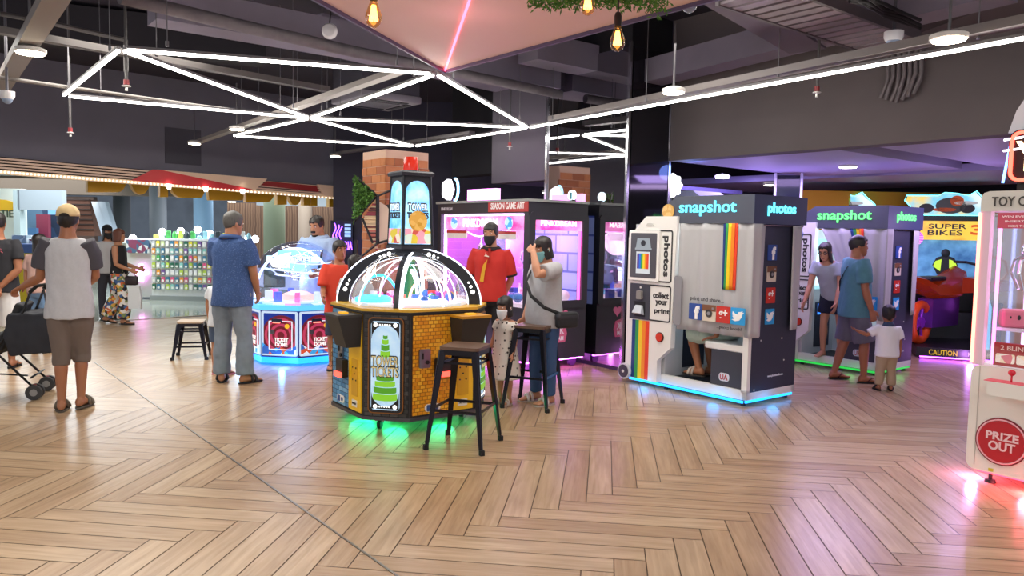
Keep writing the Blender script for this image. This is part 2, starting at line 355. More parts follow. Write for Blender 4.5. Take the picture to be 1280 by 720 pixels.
# ladder-like cable tray at upper right
t = thing('cable_tray', 'slatted grey cable tray slanting over the right end of the ceiling', 'cable tray')
p, q = g(935, -10, 3.3), g(1110, 52, 3.3); d = (q - p).normalized(); n_ = V((-d.y, d.x, 0)); L_ = (q - p).length; a_ = math.atan2(d.y, d.x)
for s in (-1, 1):
    m = MB(); m.box((p + q) / 2 + n_ * .26 * s, (L_, .03, .08), a_); m.build('side_rail', M('#5a5257', .5), t)
m = MB()
for i in range(14): m.box(p + d * (L_ * (i + .5) / 14) - Z * .02, (L_ / 14 * .72, .5, .02), a_)
m.build('slat', M('#8b8189', .5), t); t['kind'] = 'thing'
m = MB(); rr = random.Random(3)
for k in range(5):
    pts = [g(1062 + i * 22, -12 + i * 9 + rr.uniform(-4, 4) + k * 3, 3.25) for i in range(5)]; m.tube(pts, .014, 6)
tag(m.build('cable_bundle', M('#15151a', .5), None, 60), 'black cables strung loosely beside the slatted tray', 'cable')
t = thing('flexible_conduit', 'grey flexible conduits hanging in a loop on the soffit wall at upper right', 'conduit')
for k in range(7):
    o = O1 - AX * (2.62 + k * .05) - BX * .05
    m = MB(); m.tube([o + Z * (3.35 - .015 * abs(k - 3)) - Z * 0, o + Z * 3.1 - AX * .01, o + Z * (2.98 + .02 * abs(k - 3)) + AX * .02 * (k % 2), o + Z * (2.86 + .02 * abs(k - 3)) + AX * .05], .02, 8); m.build('hose', M('#6e6668', .5), t, 60)
# ceiling air conditioner
t = thing('air_conditioner', 'square ceiling cassette air conditioner seen through the crossing light bars', 'air conditioner')
c = g(470, 126, 3.45)
m = MB(); m.box(c, (.95, .95, .10), RZ, .02); m.build('cover', M('#8c8892', .5), t, 40)
m = MB(); m.box(c - Z * .055, (.5, .5, .012), RZ); m.build('intake_grille', pattern('wave', ['#3f3d45', '#6e6b75'], 14, .5), t)
for k in range(4):
    m = MB(); a = RZ + k * pi / 2; m.box(c + V((cos(a), sin(a), 0)) * .36 - Z * .055, (.09, .6, .012), a); m.build('louver', M('#2a2930', .5), t)
m = MB(); m.box(c + Z * .36, (.9, .9, .62), RZ); m.build('casing', M('#4a4852', .6), t)
# ================================================================== LIGHTS ON THE CEILING
LH = 2.9
LV = dict(a=(150, 62), b=(79, 120), c=(545, 93), d=(387, 148), e=(291, 170), f=(518, 183), g=(660, 160), h=(1330, 39))
def bar(i, j, label):
    p, q = g(*LV[i], LH), g(*LV[j], LH); d = q - p; L_ = d.length - .10; c = (p + q) / 2; a = math.atan2(d.y, d.x)
    t = thing('light_bar', label, 'light', c, a, 'white light bars in a zigzag')
    m = MB(); m.box((0, 0, 0), (L_, .025, .022), 0, .007); m.build('diffuser', WLED, t)
    m = MB(); m.box((0, 0, .022), (L_, .030, .020)); m.build('housing', M('#6b696c', .5), t)
    for s in ((-.38, .38) if L_ < 3.5 else (-.42, -.14, .14, .42)):
        m = MB(); m.cyl((s * L_, 0, .05), (s * L_, 0, CZ - LH), .004, n=6); m.cyl((s * L_, 0, .05), (s * L_, 0, .09), .012, n=8); m.build('hanging_wire', M('#77757a', .4, .5), t)
bar('b', 'a', 'short light bar at the far left end of the zigzag')
bar('a', 'c', 'long topmost light bar from the left peak to the pink panel tip')
bar('a', 'd', 'light bar slanting down from the left peak to the middle crossing')
bar('b', 'd', 'light bar running from the lowest left corner to the middle crossing')
bar('d', 'c', 'light bar rising from the middle crossing to the pink panel tip')
bar('e', 'd', 'short light bar rising from the small lower corner to the middle crossing')
bar('e', 'f', 'lowest light bar, from the small lower corner to above the brick pillar')
bar('d', 'f', 'light bar from the middle crossing down to above the brick pillar')
bar('d', 'g', 'nearly level light bar from the middle crossing to the joint by the mirror')
bar('c', 'g', 'light bar slanting from the pink panel tip down to the joint by the mirror')
bar('f', 'g', 'light bar from above the brick pillar up to the joint by the mirror')
bar('g', 'h', 'long single light bar running off to the right edge of the ceiling')

LAMPW = M('#fff0d2', .4, 0, 26, 'lamp_glow')
def disc_lamp(px, py, h, r, label, mat=LAMPW, rod=.6, group='round ceiling lamps'):
    c = g(px, py, h); t = thing('ceiling_lamp', label, 'ceiling lamp', c, 0, group)
    m = MB(); m.lathe([(0.001, -.028), (r * .86, -.028), (r * .9, -.02), (r * .9, 0), (.001, 0)], 28); m.build('diffuser', mat, t, 40)
    m = MB(); m.lathe([(r * .9, -.02), (r, -.014), (r, .012), (r * .6, .03), (.001, .03)], 28); m.build('casing', M('#dcd8d2', .4), t, 40)
    if rod: m = MB(); m.cyl((0, 0, .02), (0, 0, rod), .010, n=8); m.build('rod', M('#5a585c', .5), t)
    return t
disc_lamp(38, 63, 2.98, .115, 'round lamp under the wide slanting trunk at the top left')
disc_lamp(243, 178, 2.95, .10, 'round lamp at the lower end of a grey trunk above the fascia')
disc_lamp(296, 160, 2.95, .10, 'round lamp beside the small lower corner of the light bars')
disc_lamp(419, 194, 2.95, .10, 'round lamp just left of the brick pillar top')
disc_lamp(842, 113, 2.93, .105, 'round lamp above the mirrored pillar')
disc_lamp(1186, 46, 2.93, .115, 'round lamp above the coiled conduits at upper right')
LAMPV = M('#fff6e6', .4, 0, 14)
for px, py, lab in ((903, 220.5, 'round lamp flush in the lilac ceiling above the first photo booth sign'), (1060, 207, 'round lamp flush in the lilac ceiling over the second photo booth'),
                    (963, 230, 'small round lamp behind the first photo booth sign')):
    disc_lamp(px, py, 2.495, .11, lab, LAMPV, .05)
disc_lamp(1097, 225.5, 2.62, .12, 'round lamp hanging just beyond the lilac ceiling, above the mustard wall', LAMPV)
disc_lamp(685, 239.5, 2.29, .10, 'round lamp under the dark bulkhead left of the mirror', LAMPV)

# big pink ceiling raft with a red light line down the middle
PK = pattern('noise', ['#f2d6cb', '#ecc9bc'], 1.2, .55)
tip = g(556, 88, 2.98); l1 = g(400, 0, 2.98); r1 = g(835, 12, 2.98); up = g(590, -10, 2.98)
le = tip + (l1 - tip) * 2.6; re = tip + (r1 - tip) * 2.2
t = thing('ceiling_raft', 'large pink kite shaped panel hanging point down under the dark ceiling', 'ceiling panel')
m = MB(); far = tip + (up - tip) * 5
m.plate([(p.x, p.y) for p in (tip, re, far, le)], (0, 0, 2.98), X, Y, .12); m.build('panel', PK, t)
m = MB()
for a, c in ((tip, le), (tip, re)):
    d = c - a; m.box((a + c) / 2 + Z * .06, (d.length, .02, .17), math.atan2(d.y, d.x))
m.build('edge_strip', M('#5a5478', .5), t)
d = up - tip; m = MB(); m.box(tip + d * 2.0 - Z * .006, (d.length * 4, .014, .010), math.atan2(d.y, d.x)); m.build('light_line', M('#ff5a78', .4, 0, 4), t)
for k in range(4):
    q = tip + (far - tip) * (.12 + .22 * k); m = MB(); m.cyl(q + Z * .12, V((q.x, q.y, CZ)), .006, n=6); m.build('hanging_wire', M('#55535a', .5), t)
point('raft_glow', tip + d * .8 - Z * .3, 1.2, (1, .45, .55), .1)
# fern garland over the near edge of the raft
rnd = random.Random(11); m = MB()
lo_, hi_ = g(665, -6, 2.9), g(832, -6, 2.9)
for k in range(1500):
    u_ = rnd.random(); c = lo_.lerp(hi_, u_) + V((rnd.uniform(-.03, .03), rnd.uniform(-.03, .10), rnd.uniform(-.015, .06) * 1)) ; c.z -= .045 * rnd.random() * (1 + (u_ > .9))
    d = V((rnd.uniform(-1, 1), rnd.uniform(-.6, .6), rnd.uniform(-1.0, .25))).normalized() * rnd.uniform(.02, .045); s_ = d.cross(V((rnd.uniform(-1, 1), 1, rnd.uniform(-1, 1)))).normalized() * .005
    m.mi = rnd.randrange(2); v = m.vs([c, c + d * .5 + s_, c + d, c + d * .5 - s_]); m.face(v)
o = m.build('fern_garland', [M('#5f9a3c', .6), M('#3f7c33', .6)]); tag(o, 'green artificial ferns hanging along the top edge of the pink panel', 'plant')
BULB = M('#ffc060', .3, 0, 9)
def pendant(px, py, h, s, label):
    c = g(px, py, h); t = thing('pendant_bulb', label, 'bulb', c, 0, 'bare filament bulbs')
    m = MB(); m.lathe([(.001, -.078), (.012, -.076), (.026, -.064), (.033, -.045), (.032, -.025), (.022, .002), (.015, .022), (.013, .03), (.001, .03)], 20); m.build('glass_bulb', glass('#ffe2b0', .2, 'amber_glass'), t, True)
    m = MB()
    for k in range(6):
        a = k * pi / 3; m.tube([(0.006 * cos(a), .006 * sin(a), .01), (.016 * cos(a), .016 * sin(a), -.05), (.016 * cos(a + .5), .016 * sin(a + .5), -.05), (.006 * cos(a + .5), .006 * sin(a + .5), .01)], .0035, 5)
    m.build('filament', BULB, t)
    m = MB(); m.lathe([(.016, .03), (.017, .075), (.012, .09), (.004, .095), (.001, .095)], 16); m.build('socket', BLACK, t, 40)
    m = MB(); m.cyl((0, 0, .09), (0, 0, CZ - c.z), .004, n=6); m.build('cord', BLACK, t)
    t.scale = (s, s, s)
    for ch in t.children:
        if ch.name.startswith('cord'): ch.scale = (1, 1, 1)
pendant(772, 42, 2.62, 1.15, 'glowing filament bulb hanging clear below the fern garland')
pendant(467, 10, 2.62, 1.15, 'glowing filament bulb at the top edge on the pink panel')
pendant(735, -4, 2.72, 1.1, 'filament bulb half hidden among the ferns')

def sprinkler(px, py, h, label):
    c = g(px, py, h); t = thing('sprinkler', label, 'sprinkler', c, 0, 'ceiling sprinklers')
    m = MB(); m.cyl((0, 0, .05), (0, 0, CZ - c.z), .012, n=8); m.build('drop_pipe', M('#4b4848', .5), t)
    m = MB(); m.cyl((0, 0, .02), (0, 0, .06), .022, n=10); m.build('collar', M('#8e2a30', .5), t)
    m = MB(); m.lathe([(.001, -.03), (.012, -.03), (.010, 0), (.035, .006), (.035, .012), (.01, .02), (.001, .02)], 14); m.build('deflector', M('#d8d6d2', .4, .4), t, 40)
for a in ((158, 109, 2.75, 'sprinkler hanging under the left peak of the light bars'), (88, 167, 2.55, 'sprinkler hanging below the lowest left corner of the light bars'),
          (637, 184, 2.7, 'sprinkler hanging left of the mirror top'), (1021, 117, 2.85, 'sprinkler in front of the soffit wall at right')): sprinkler(*a)
def camera_dome(px, py, h, s, label):
    c = g(px, py, h); t = thing('security_camera', label, 'camera', c, 0, 'white dome cameras')
    m = MB(); m.lathe([(.001, -.02), (.05 * s, -.02), (.062 * s, .01), (.062 * s, .05), (.001, .055)], 22); m.build('housing', M('#e4e4e6', .4), t, 40)
    m = MB(); m.ell((0, 0, -.02), (.045 * s, .045 * s, .045 * s)); m.build('dome', M('#8fa0b8', .1), t, True)
    m = MB(); m.cyl((0, 0, .05), (0, 0, CZ - c.z), .012, n=8); m.build('stem', M('#54525a', .5), t)
camera_dome(9, 121, 2.75, 1.0, 'dome camera under the trunk at the far left'); camera_dome(862, 3, 3.05, 1.0, 'dome camera right of the fern garland')
camera_dome(1117, 48, 3.15, 1.15, 'dome camera left of the lamp over the coiled conduits')
c = g(413, 40, 3.25); t = thing('ceiling_speaker', 'small round white speaker hanging by the edge of the pink panel', 'speaker', c)
m = MB(); m.lathe([(.001, 0), (.03, .0), (.062, .012), (.066, .03), (.05, .06), (.001, .07)], 24, (0, 0, 0), Matrix.Rotation(R(90), 3, 'X')); m.build('body', M('#d9d8dc', .4), t, 40)
m = MB(); m.tube([(0, -.03, .06), (.02, -.03, .25), (-.02, -.02, .5), (0, 0, CZ - c.z)], .006, 6); m.build('cable', BLACK, t)
m = MB(); m.cyl((0, -.005, -.0), (0, -.012, 0), .022); m.build('cone', M('#9b9aa0', .5), t)

# ================================================================== FASCIA, SIGN AND THE MALL BEHIND
PO = FA - fnor * .10
def fz(px, py):
    """(s, z) on the fascia plane"""
    d = ray(px, py); k = (PO - V((0, 0, CAMH))).dot(fnor) / d.dot(fnor); P = V((0, 0, CAMH)) + d * k; return ((P - PO).dot(fdir), P.z)
WOODP = pattern('noise', ['#f3d8c4', '#ecc9b0'], 6, .55, sx=(1, 1, 8)); PEACH = M('#f3d2b6', .55)
t = thing('fascia', 'long fascia of pale timber slats over the wide opening at left', 'fascia')
for k in range(5):
    y0, y1 = 197 + k * 4.0, 200.2 + k * 4.0; z0, z1 = 235.5 + k * 2.75, 237.6 + k * 2.75
    m = MB(); m.plate([fz(-60, y0 - 5.4), fz(-60, y1 - 6.2), fz(442, z1 - .55), fz(442, z0)], PO + fnor * .06, fdir, Z, .05); m.build('slat', WOODP, t)
m = MB(); m.plate([fz(-60, 190), fz(-60, 211.5), fz(442, 249.5), fz(442, 235)], PO + fnor * .10, fdir, Z, .03); m.build('backing', M('#2e1d1b', .8), t)
m = MB(); m.plate([fz(-60, 208), fz(-60, 213.5), fz(442, 250.5), fz(442, 246)], PO + fnor * .03, fdir, Z, .06); m.build('lower_board', M('#eed2b4', .5), t)
RED = pattern('noise', ['#c8282e', '#d83a40', '#f4e2de'], 2.4, .4, stops=[0, .62, .72])
m = MB(); m.plate([fz(163, 225.5), fz(190, 212), fz(200, 212.5), fz(315, 237), fz(300, 238.5)], PO + fnor * .0, fdir, Z, .05); m.build('red_panel', RED, t)
m = MB(); m.plate([fz(196, 212), fz(333, 223.5), fz(318, 237.5)], PO + fnor * .01, fdir, Z, .05); m.build('peach_panel', PEACH, t)
m = MB(); m.plate([fz(333, 226.5), fz(395, 232.5), fz(398, 240), fz(326, 231.5)], PO + fnor * .01, fdir, Z, .03); m.build('red_stripe', M('#9d2b2c', .5), t)
m = MB(); m.plate([fz(396, 230.5), fz(443, 234.5), fz(443, 249), fz(404, 244.5)], PO + fnor * .01, fdir, Z, .05); m.build('peach_panel', PEACH, t)
m = MB(); m.box((0, 0, 0), (.026, .03, .03), fa, .006); bead = m.build('light_bead', M('#fff0d6', .4, 0, 1.6), t)
for k in range(96):
    o = bead if k == 0 else bead.copy(); a = fz(-4 + k * 4.66, 214.6 + k * 4.66 * .0795); o.location = PO + fdir * a[0] + Z * a[1] - fnor * .05
    if k: C.objects.link(o)
for px, py in ((209, 234), (255, 237.5), (301, 240.5)):
    a = fz(px, py); m = MB(); m.lathe([(.001, -.03), (.03, -.03), (.045, .05), (.001, .05)], 14, PO + fdir * a[0] + Z * a[1] - fnor * .08); m.build('spot_lamp', M('#fff4e4', .4, 0, 6), t)

# yellow letters of the mall sign: their lower halves show below the fascia
t = thing('mall_sign', 'row of big yellow sign letters cut off by the fascia above', 'sign')
YEL = M('#e0a613', .45); PO2 = PO + fnor * .75
def fz2(px, py):
    d = ray(px, py); k = (PO2 - V((0, 0, CAMH))).dot(fnor) / d.dot(fnor); P = V((0, 0, CAMH)) + d * k; return ((P - PO2).dot(fdir), P.z)
def arc(x0, x1, yt, yb, k=9, lf=1, rt=1):
    """letter foot: flat top at yt, bottom at yb with rounded left / right corners"""
    p = [(x0, yt)]; r = min((x1 - x0) / 2, yb - yt)
    if lf: p += [(x0 + (x1 - x0) * .5 * lf * (1 - cos(i * pi / 2 / k)), yb - (yb - yt) * (1 - sin(i * pi / 2 / k))) for i in range(1, k + 1)]
    else: p += [(x0, yb)]
    if rt: p += [(x1 - (x1 - x0) * .5 * rt * (1 - sin(i * pi / 2 / k)), yb - (yb - yt) * (1 - cos(i * pi / 2 / k))) for i in range(0, k + 1)]
    else: p += [(x1, yb)]
    return p + [(x1, yt)]
for x0, x1, yt, yb, l_, r_ in ((107, 157, 218, 240.5, 0, .5), (160, 186, 221, 243.5, 1, 1), (197, 207, 224, 246.5, 0, 0), (209, 254, 226, 247.5, .7, .3), (257, 302, 230, 250.5, .1, .1),
                               (304, 341, 234, 253, 0, .6), (343, 355, 236, 256, 0, 0), (357, 374, 238, 256.5, .9, .9), (376, 384, 240, 257, 0, 0), (385.5, 393, 240, 257.5, 0, 0), (408, 417, 243, 259, 0, 0)):
    m = MB(); m.plate([fz2(px, py) for px, py in arc(x0, x1, yt, yb, 6, l_, r_)], PO2, fdir, Z, .12); m.build('letter', YEL, t)
    a = fz2((x0 + x1) / 2, yt); m = MB(); m.cyl(PO2 + fdir * a[0] + Z * (a[1] - .02), PO2 + fdir * a[0] + Z * 2.96, .012, n=6); m.build('hanger', STEEL, t)

def pbox(x0, y0, x1, y1, Y, dep):
    """box standing at depth Y whose face covers these pixels"""
    a, c = at(x0, y1, Y), at(x1, y0, Y); m = MB(); m.ex((a.x, Y, a.z), (c.x, Y + dep, c.z)); return m
# mall shell
b = MB(); b.ex((-50, 48, -.1), (3, 48.4, 5.5)); struct(b.build('wall_mall_back', pattern('noise', ['#3d444c', '#565e66', '#2d3036'], .6, .7)))
b = MB(); q = [FA - fdir * 8 + fnor * .26, FB + fdir * .4 + fnor * .26, FB + fdir * .4 + fnor * 40, FA - fdir * 8 + fnor * 40]; lo = b.vs([p + Z * 2.95 for p in q]); hi = b.vs([p + Z * 3.1 for p in q]); b.face(lo); b.face(hi)
for i in range(4): b.face((lo[i], lo[(i + 1) % 4], hi[(i + 1) % 4], hi[i]))
struct(b.build('ceiling_mall', M('#b4bfc4', .7)))
b = MB(); b.ex((-34, 22, 2.45), (-9.0, 22.4, 3.0)); struct(b.build('beam_mall', M('#5d5044', .7)))
b = MB(); b.ex((-9.0, 27, 2.4), (-3.6, 27.4, 3.0)); struct(b.build('beam_mall_white', M('#cfdde2', .6)))
b = MB(); b.ex((-3.6, 16.1, 0), (-3.4, 48, CZ)); struct(b.build('wall_mall_side', M('#4d4138', .7)))
b = MB(); b.ex((-11.5, 31, 0), (-2, 31.2, 2.6)); struct(b.build('wall_wood', pattern('wave', ['#6a4f3c', '#8a6a50', '#5a4030'], 1.5, .6, detail=2)))
for i, (x0, x1, yd, col) in enumerate(((143, 163, 24, '#3c4046'), (188, 208, 21.5, '#5b6068'), (243, 266, 20, '#5f7f9b'), (330, 356, 21, '#5d6652'), (373, 390, 24, '#75675a'))):
    a, c = at(x0, 300, yd), at(x1, 300, yd); m = MB(); m.cyl(((a.x + c.x) / 2, yd, 0), ((a.x + c.x) / 2, yd, 3.0), (c.x - a.x) / 2, n=28); struct(m.build('column_%d' % (i + 1), M(col, .6), None, 40))
for i, (px, py) in enumerate(((290, 252), (340, 256), (380, 257), (312, 255))):
    d = ray(px, py); disc_lamp(px, py, 2.93, .22, 'pale round lamp in the mall ceiling seen under the sign letters', LAMPV, group='mall ceiling lamps')
# escalator
e0 = at(118, 286, 19); E_ = thing('escalator', 'brown stepped escalator rising behind the capped man', 'escalator')
m = MB()
for k in range(7):
    a, c = at(70, 286 - k * 6.2, 19 + k * .3), at(118 - k * 1.0, 286 - k * 6.2, 19 + k * .3); m.ex((a.x, a.y, a.z - .16), (c.x, c.y + .4, a.z))
m.build('steps', M('#5a3626', .7), E_)
m = MB()
for k in range(7):
    a, c = at(70, 286 - k * 6.2, 19 + k * .3), at(118 - k * 1.0, 286 - k * 6.2, 19 + k * .3); m.ex((a.x, a.y - .03, a.z - .02), (c.x, c.y, a.z + .015))
m.build('step_edges', M('#2c1a12', .7), E_)
for x0, x1 in ((114, 127), (122, 134)):
    q = [at(x0, 252, 20.5), at(x0 + 9, 252, 20.5), at(x1 + 12, 300, 18.6), at(x1 + 2, 300, 18.6)]
    m = MB(); a = m.vs(q); c = m.vs([p + V((0.04, .12, 0)) for p in q]); m.face(a); m.face(c[::-1])
    for i in range(4): m.face((a[i], a[(i + 1) % 4], c[(i + 1) % 4], c[i]))
    m.build('balustrade', M('#8b97a3', .3), E_)
m = MB(); a = at(76, 240, 22.2); c = at(120, 290, 22.2); m.ex((a.x, 22.1, 0), (c.x, 22.3, 2.4)); m.build('underside', M('#3d2a20', .7), E_)
# left shop: pale back wall, screens, and a counter with a yellow front
S_ = thing('shop', 'pale shop front with a yellow round sign at the far left', 'shop')
pbox(-40, 236, 26, 395, 17.5, .2).build('wall', M('#cfd8d2', .6), S_)
pbox(22, 238, 78, 262, 17, .15).build('lit_panel', M('#bfd0dc', .5, 0, .35), S_); pbox(24, 262, 78, 330, 18.5, .2).build('interior', pattern('cells', ['#1e2c44', '#2b4060', '#51708c', '#20242e'], 2.0, .5), S_)
pbox(46, 268, 60, 310, 18.2, .1).build('poster', M('#7b2942', .5), S_); pbox(27, 285, 45, 312, 17.9, .1).build('screen', M('#3f6d9c', .4, 0, .6), S_); pbox(60, 262, 80, 268, 17.6, .1).build('blue_light', M('#6fa7e0', .4, 0, 1.2), S_)
pbox(20, 238, 24, 392, 17, .2).build('frame', M('#9fb0b4', .5), S_)
c = at(3, 264, 17.3); m = MB(); m.plate([(.42 * cos(a), .26 * sin(a)) for a in [i * pi / 14 for i in range(15)]], c, X, Z, .05); m.build('sign_arch', M('#e0b020', .5), S_)
txt('TIE', at(9, 267, 17.1), X, Z, .28, .16, S_, M('#2c4030', .5), .02)
S_ = thing('shop_counter', 'shop counter with yellow front and blue top behind the man in black', 'counter')
pbox(-60, 314, 82, 376, 14.6, .7).build('front', M('#e4c619', .5), S_); pbox(-62, 306, 84, 314.5, 14.5, .8).build('top', M('#3a5c9c', .4), S_); pbox(-60, 376, 82, 386, 14.7, .6).build('plinth', M('#b9cdbf', .5), S_)
tag(pbox(15, 294, 33, 307, 14.9, .25).build('display_box', pattern('cells', ['#cbd6d8', '#8fa7b4', '#e6ecea'], 9, .5)), 'pale display box on the yellow fronted counter', 'display')
tag(pbox(36, 299, 44, 307, 14.9, .2).build('card_stand', pattern('cells', ['#cfd8e0', '#7d3346', '#aab6c0'], 12, .5)), 'small card stand on the yellow fronted counter', 'stand')
# purple neon sign on the far right of the mall
N_ = thing('neon_sign', 'purple neon shop sign glowing above the boy in red', 'sign'); NP = M('#8a4cff', .4, 0, 5)
Yn = 15.2 * 1.0; c = at(428, 300, 15.0)
m = MB(); a = at(413, 322, 15.3); d = at(441, 276, 15.3); m.ex((a.x, 15.3, a.z), (d.x, 15.4, d.z)); m.build('panel', M('#15122a', .5), N_)
txt('SOLARIA', at(428, 307, 15.25), X, Z, .40, .17, N_, NP, .03)
for k in range(3):
    m = MB(); q = [at(418 + k * 4, 279 + 2 * k, 15.2) + V((.03 * sin(i * .9 + k), 0, -i * .05)) for i in range(8 - k)]; m.tube(q, .012, 6); m.build('tube', NP, N_)
m = MB(); a, d = at(431, 296, 15.24), at(438, 279, 15.24)
for k in range(4): m.ex((a.x, 15.22, a.z + k * .07), (d.x, 15.28, a.z + k * .07 + .045))
m.build('tile_row', M('#8fb0e6', .4, 0, 1.2), N_)
# ================================================================== BRICK PILLAR WITH ITS DECOR
PC = V((-1.62, 9.75, 0))                      # near corner of the pillar
BRK = pattern('brick', ['#a8613f', '#8c4c33', '#c9a58c'], 1.0, .8, 0, .35, sx=(1, 1, 1), bw=.26, bh=.1, mortar=.008)
def brick_wall(x0, x1, y0, y1, z0, z1):
    """each face gets its own brick coordinates through real courses of bricks"""
    m = MB(); rnd = random.Random(8); bw, bh, mo = .25, .105, .010
    m.mi = 0; m.ex((x0 + .008, y0 + .008, z0), (x1 - .008, y1 - .008, z1))
    n = int((z1 - z0) / bh)
    for k in range(n):
        za, zb = z0 + k * bh + mo / 2, z0 + (k + 1) * bh - mo / 2; off = (k % 2) * bw / 2
        for axis, (a0, a1) in ((0, (x0, x1)), (1, (y0, y1))):
            p = a0 - off
            while p < a1:
                q0, q1 = max(p + mo / 2, a0), min(p + bw - mo / 2, a1); p += bw
                if q1 - q0 < .02: continue
                m.mi = 1 + rnd.randrange(3)
                if axis == 0: m.ex((q0, y0, za), (q1, y0 + .03, zb))
                else: m.ex((x0, q0, za), (x0 + .03, q1, zb))
    return m
struct(brick_wall(0, .64, 0, .64, 0, 2.62).build('pillar_2', [M('#c0a08c', .9), pattern('noise', ['#a5653c', '#b87648'], 14, .8), M('#965736', .8), M('#b27048', .8)], None, None, PC, R(38.1)))
# (its local x runs along BX, its local y along AX)
D_ = thing('geometric_wall_decor', 'black hexagon frames with a moss triangle, striped triangle and peach panel on the brick pillar', 'wall decor')
D0 = at(470, 260, 9.55)
def dp(px, py, dy=0): return at(px, py, 9.5 + dy)
def dplate(pts, th, dy=0):
    m = MB(); q = [dp(*p, dy) for p in pts]; a = m.vs(q); c = m.vs([p + V((0, th, 0)) for p in q]); m.face(a); m.face(c[::-1])
    for i in range(len(q)): m.face((a[i], a[(i + 1) % len(q)], c[(i + 1) % len(q)], c[i]))
    return m
m = dplate([(443, 221), (470, 243), (443, 276)], .06); rnd = random.Random(5)
tri = [dp(443, 219, -.02), dp(471, 243, -.02), dp(442, 279, -.02)]
for k in range(900):
    u_, v_ = rnd.random(), rnd.random()
    if u_ + v_ > 1: u_, v_ = 1 - u_, 1 - v_
    c = tri[0] + (tri[1] - tri[0]) * u_ + (tri[2] - tri[0]) * v_ + V((0, rnd.uniform(-.04, .02), 0)); d = V((rnd.uniform(-1, 1), -.6, rnd.uniform(-1, 1))).normalized() * .035; s_ = d.cross(V((rnd.random(), 1, rnd.random()))).normalized() * .013
    m.mi = 1 + rnd.randrange(2); m.face(m.vs([c, c + d * .5 + s_, c + d, c + d * .5 - s_]))
m.build('moss_triangle', [M('#2f4a1e', .8), M('#5d8b34', .7), M('#3f6a28', .7)], D_)
STR = pattern('wave', ['#d9c09a', '#8e3048', '#e2cfae', '#5d2b33', '#d4b48a'], 9, .6, coord='Object', detail=.4, sx=(.02, .02, 1.6), rot=(0, R(90), 0))
m = MB(); rnd = random.Random(2)
for k in range(26):
    z = 247 + k * 2.55; t_ = k / 25; x0 = 470 - (470 - 452) * min(1, t_ * 2.2) if t_ < .45 else 452 + (470 - 452) * (t_ - .45) / .55
    if 471.5 - x0 < .6: continue
    a, c = dp(x0, z), dp(471.5, z + 2.1); m.mi = rnd.choice((0, 0, 1, 2, 0, 3)); m.ex((a.x, 9.48, a.z), (c.x, 9.53, c.z))
m.build('striped_triangle', [M('#dcc39c', .6), M('#8b2f45', .6), M('#c46a62', .6), M('#5a2c34', .6)], D_)
dplate([(474, 252), (490, 262), (490, 300), (474, 306)], .03).build('peach_panel', M('#e9cdb9', .6), D_)
for a, c in (((443, 220), (472, 245)), ((472, 245), (500, 233)), ((472, 245), (472, 304)), ((472, 304), (497, 297)), ((472, 304), (450, 322)), ((443, 277), (470, 246)), ((453, 273), (466, 304)), ((484, 256), (497, 275))):
    m = MB(); m.tube([dp(*a, -.05), dp(*c, -.05)], .022 if a[0] == c[0] else .014, 4); m.build('frame_bar', M('#131316', .5), D_)
m = MB(); m.ex((dp(443, 300).x, 9.46, dp(443, 334).z), (dp(447, 300).x, 9.52, dp(443, 300).z)); m.build('frame_bar', M('#131316', .5), D_)

# ================================================================== TICKET TOWER MACHINE
TC = g(484, 527, .10) + V((.085, .62, 0)); TC.z = 0
T = thing('ticket_tower_machine', 'eight sided yellow ticket game with clear dome and lit tower, glowing green underneath', 'arcade machine', TC, RZ + R(43))
TA, TD = .19, .615
OCT = [(-TA, -TD), (TA, -TD), (TD, -TA), (TD, TA), (TA, TD), (-TA, TD), (-TD, TA), (-TD, -TA)]
DKB = pattern('brick', ['#3c3a38', '#4a4744', '#1a1918'], 1.0, .6, sx=(16, 16, 16), bw=.9, bh=.45, mortar=.06)
def face_of(i, off=0):
    a, c = V((*OCT[i], 0)), V((*OCT[(i + 1) % 8], 0)); u = (c - a).normalized(); return a + u.cross(Z) * off, u, (c - a).length
m = MB(); m.plate(OCT, (0, 0, .13), X, Y, .83); m.build('cabinet', M('#2d2b2a', .6), T)
m = MB(); m.plate([(x * 1.02, y * 1.02) for x, y in OCT], (0, 0, .105), X, Y, .03); m.build('base_rim', M('#54545a', .35, .6), T)
m = MB(); m.plate([(x * 1.03, y * 1.03) for x, y in OCT], (0, 0, .962), X, Y, .026); m.build('table_top', M('#d9aa2c', .4), T)
m = MB(); m.plate([(x * 1.035, y * 1.035) for x, y in OCT], (0, 0, .954), X, Y, .014); m.build('table_edge', M('#1d1c1c', .4), T)
WEAVE_Y = pattern('brick', ['#e5a11a', '#f0b32a', '#7a4608'], 1.0, .5, .12, sx=(15, 15, 15), bw=1.0, bh=.55, mortar=.09)
BLUEB = pattern('brick', ['#4a83ad', '#6a9fc2', '#254660'], 1.0, .5, .12, sx=(13, 13, 13), bw=.9, bh=.5, mortar=.08)
YELP = M('#f5c21c', .4)
def fl(i, u0, u1, z0, z1, mat, name, th=.008, off=0):
    o, u, L_ = face_of(i, off); m = MB(); m.plate([(u0, z0), (u1, z0), (u1, z1), (u0, z1)], o, u, Z, th); return m.build(name, mat, T)
Lf = (V((*OCT[1], 0)) - V((*OCT[2], 0))).length
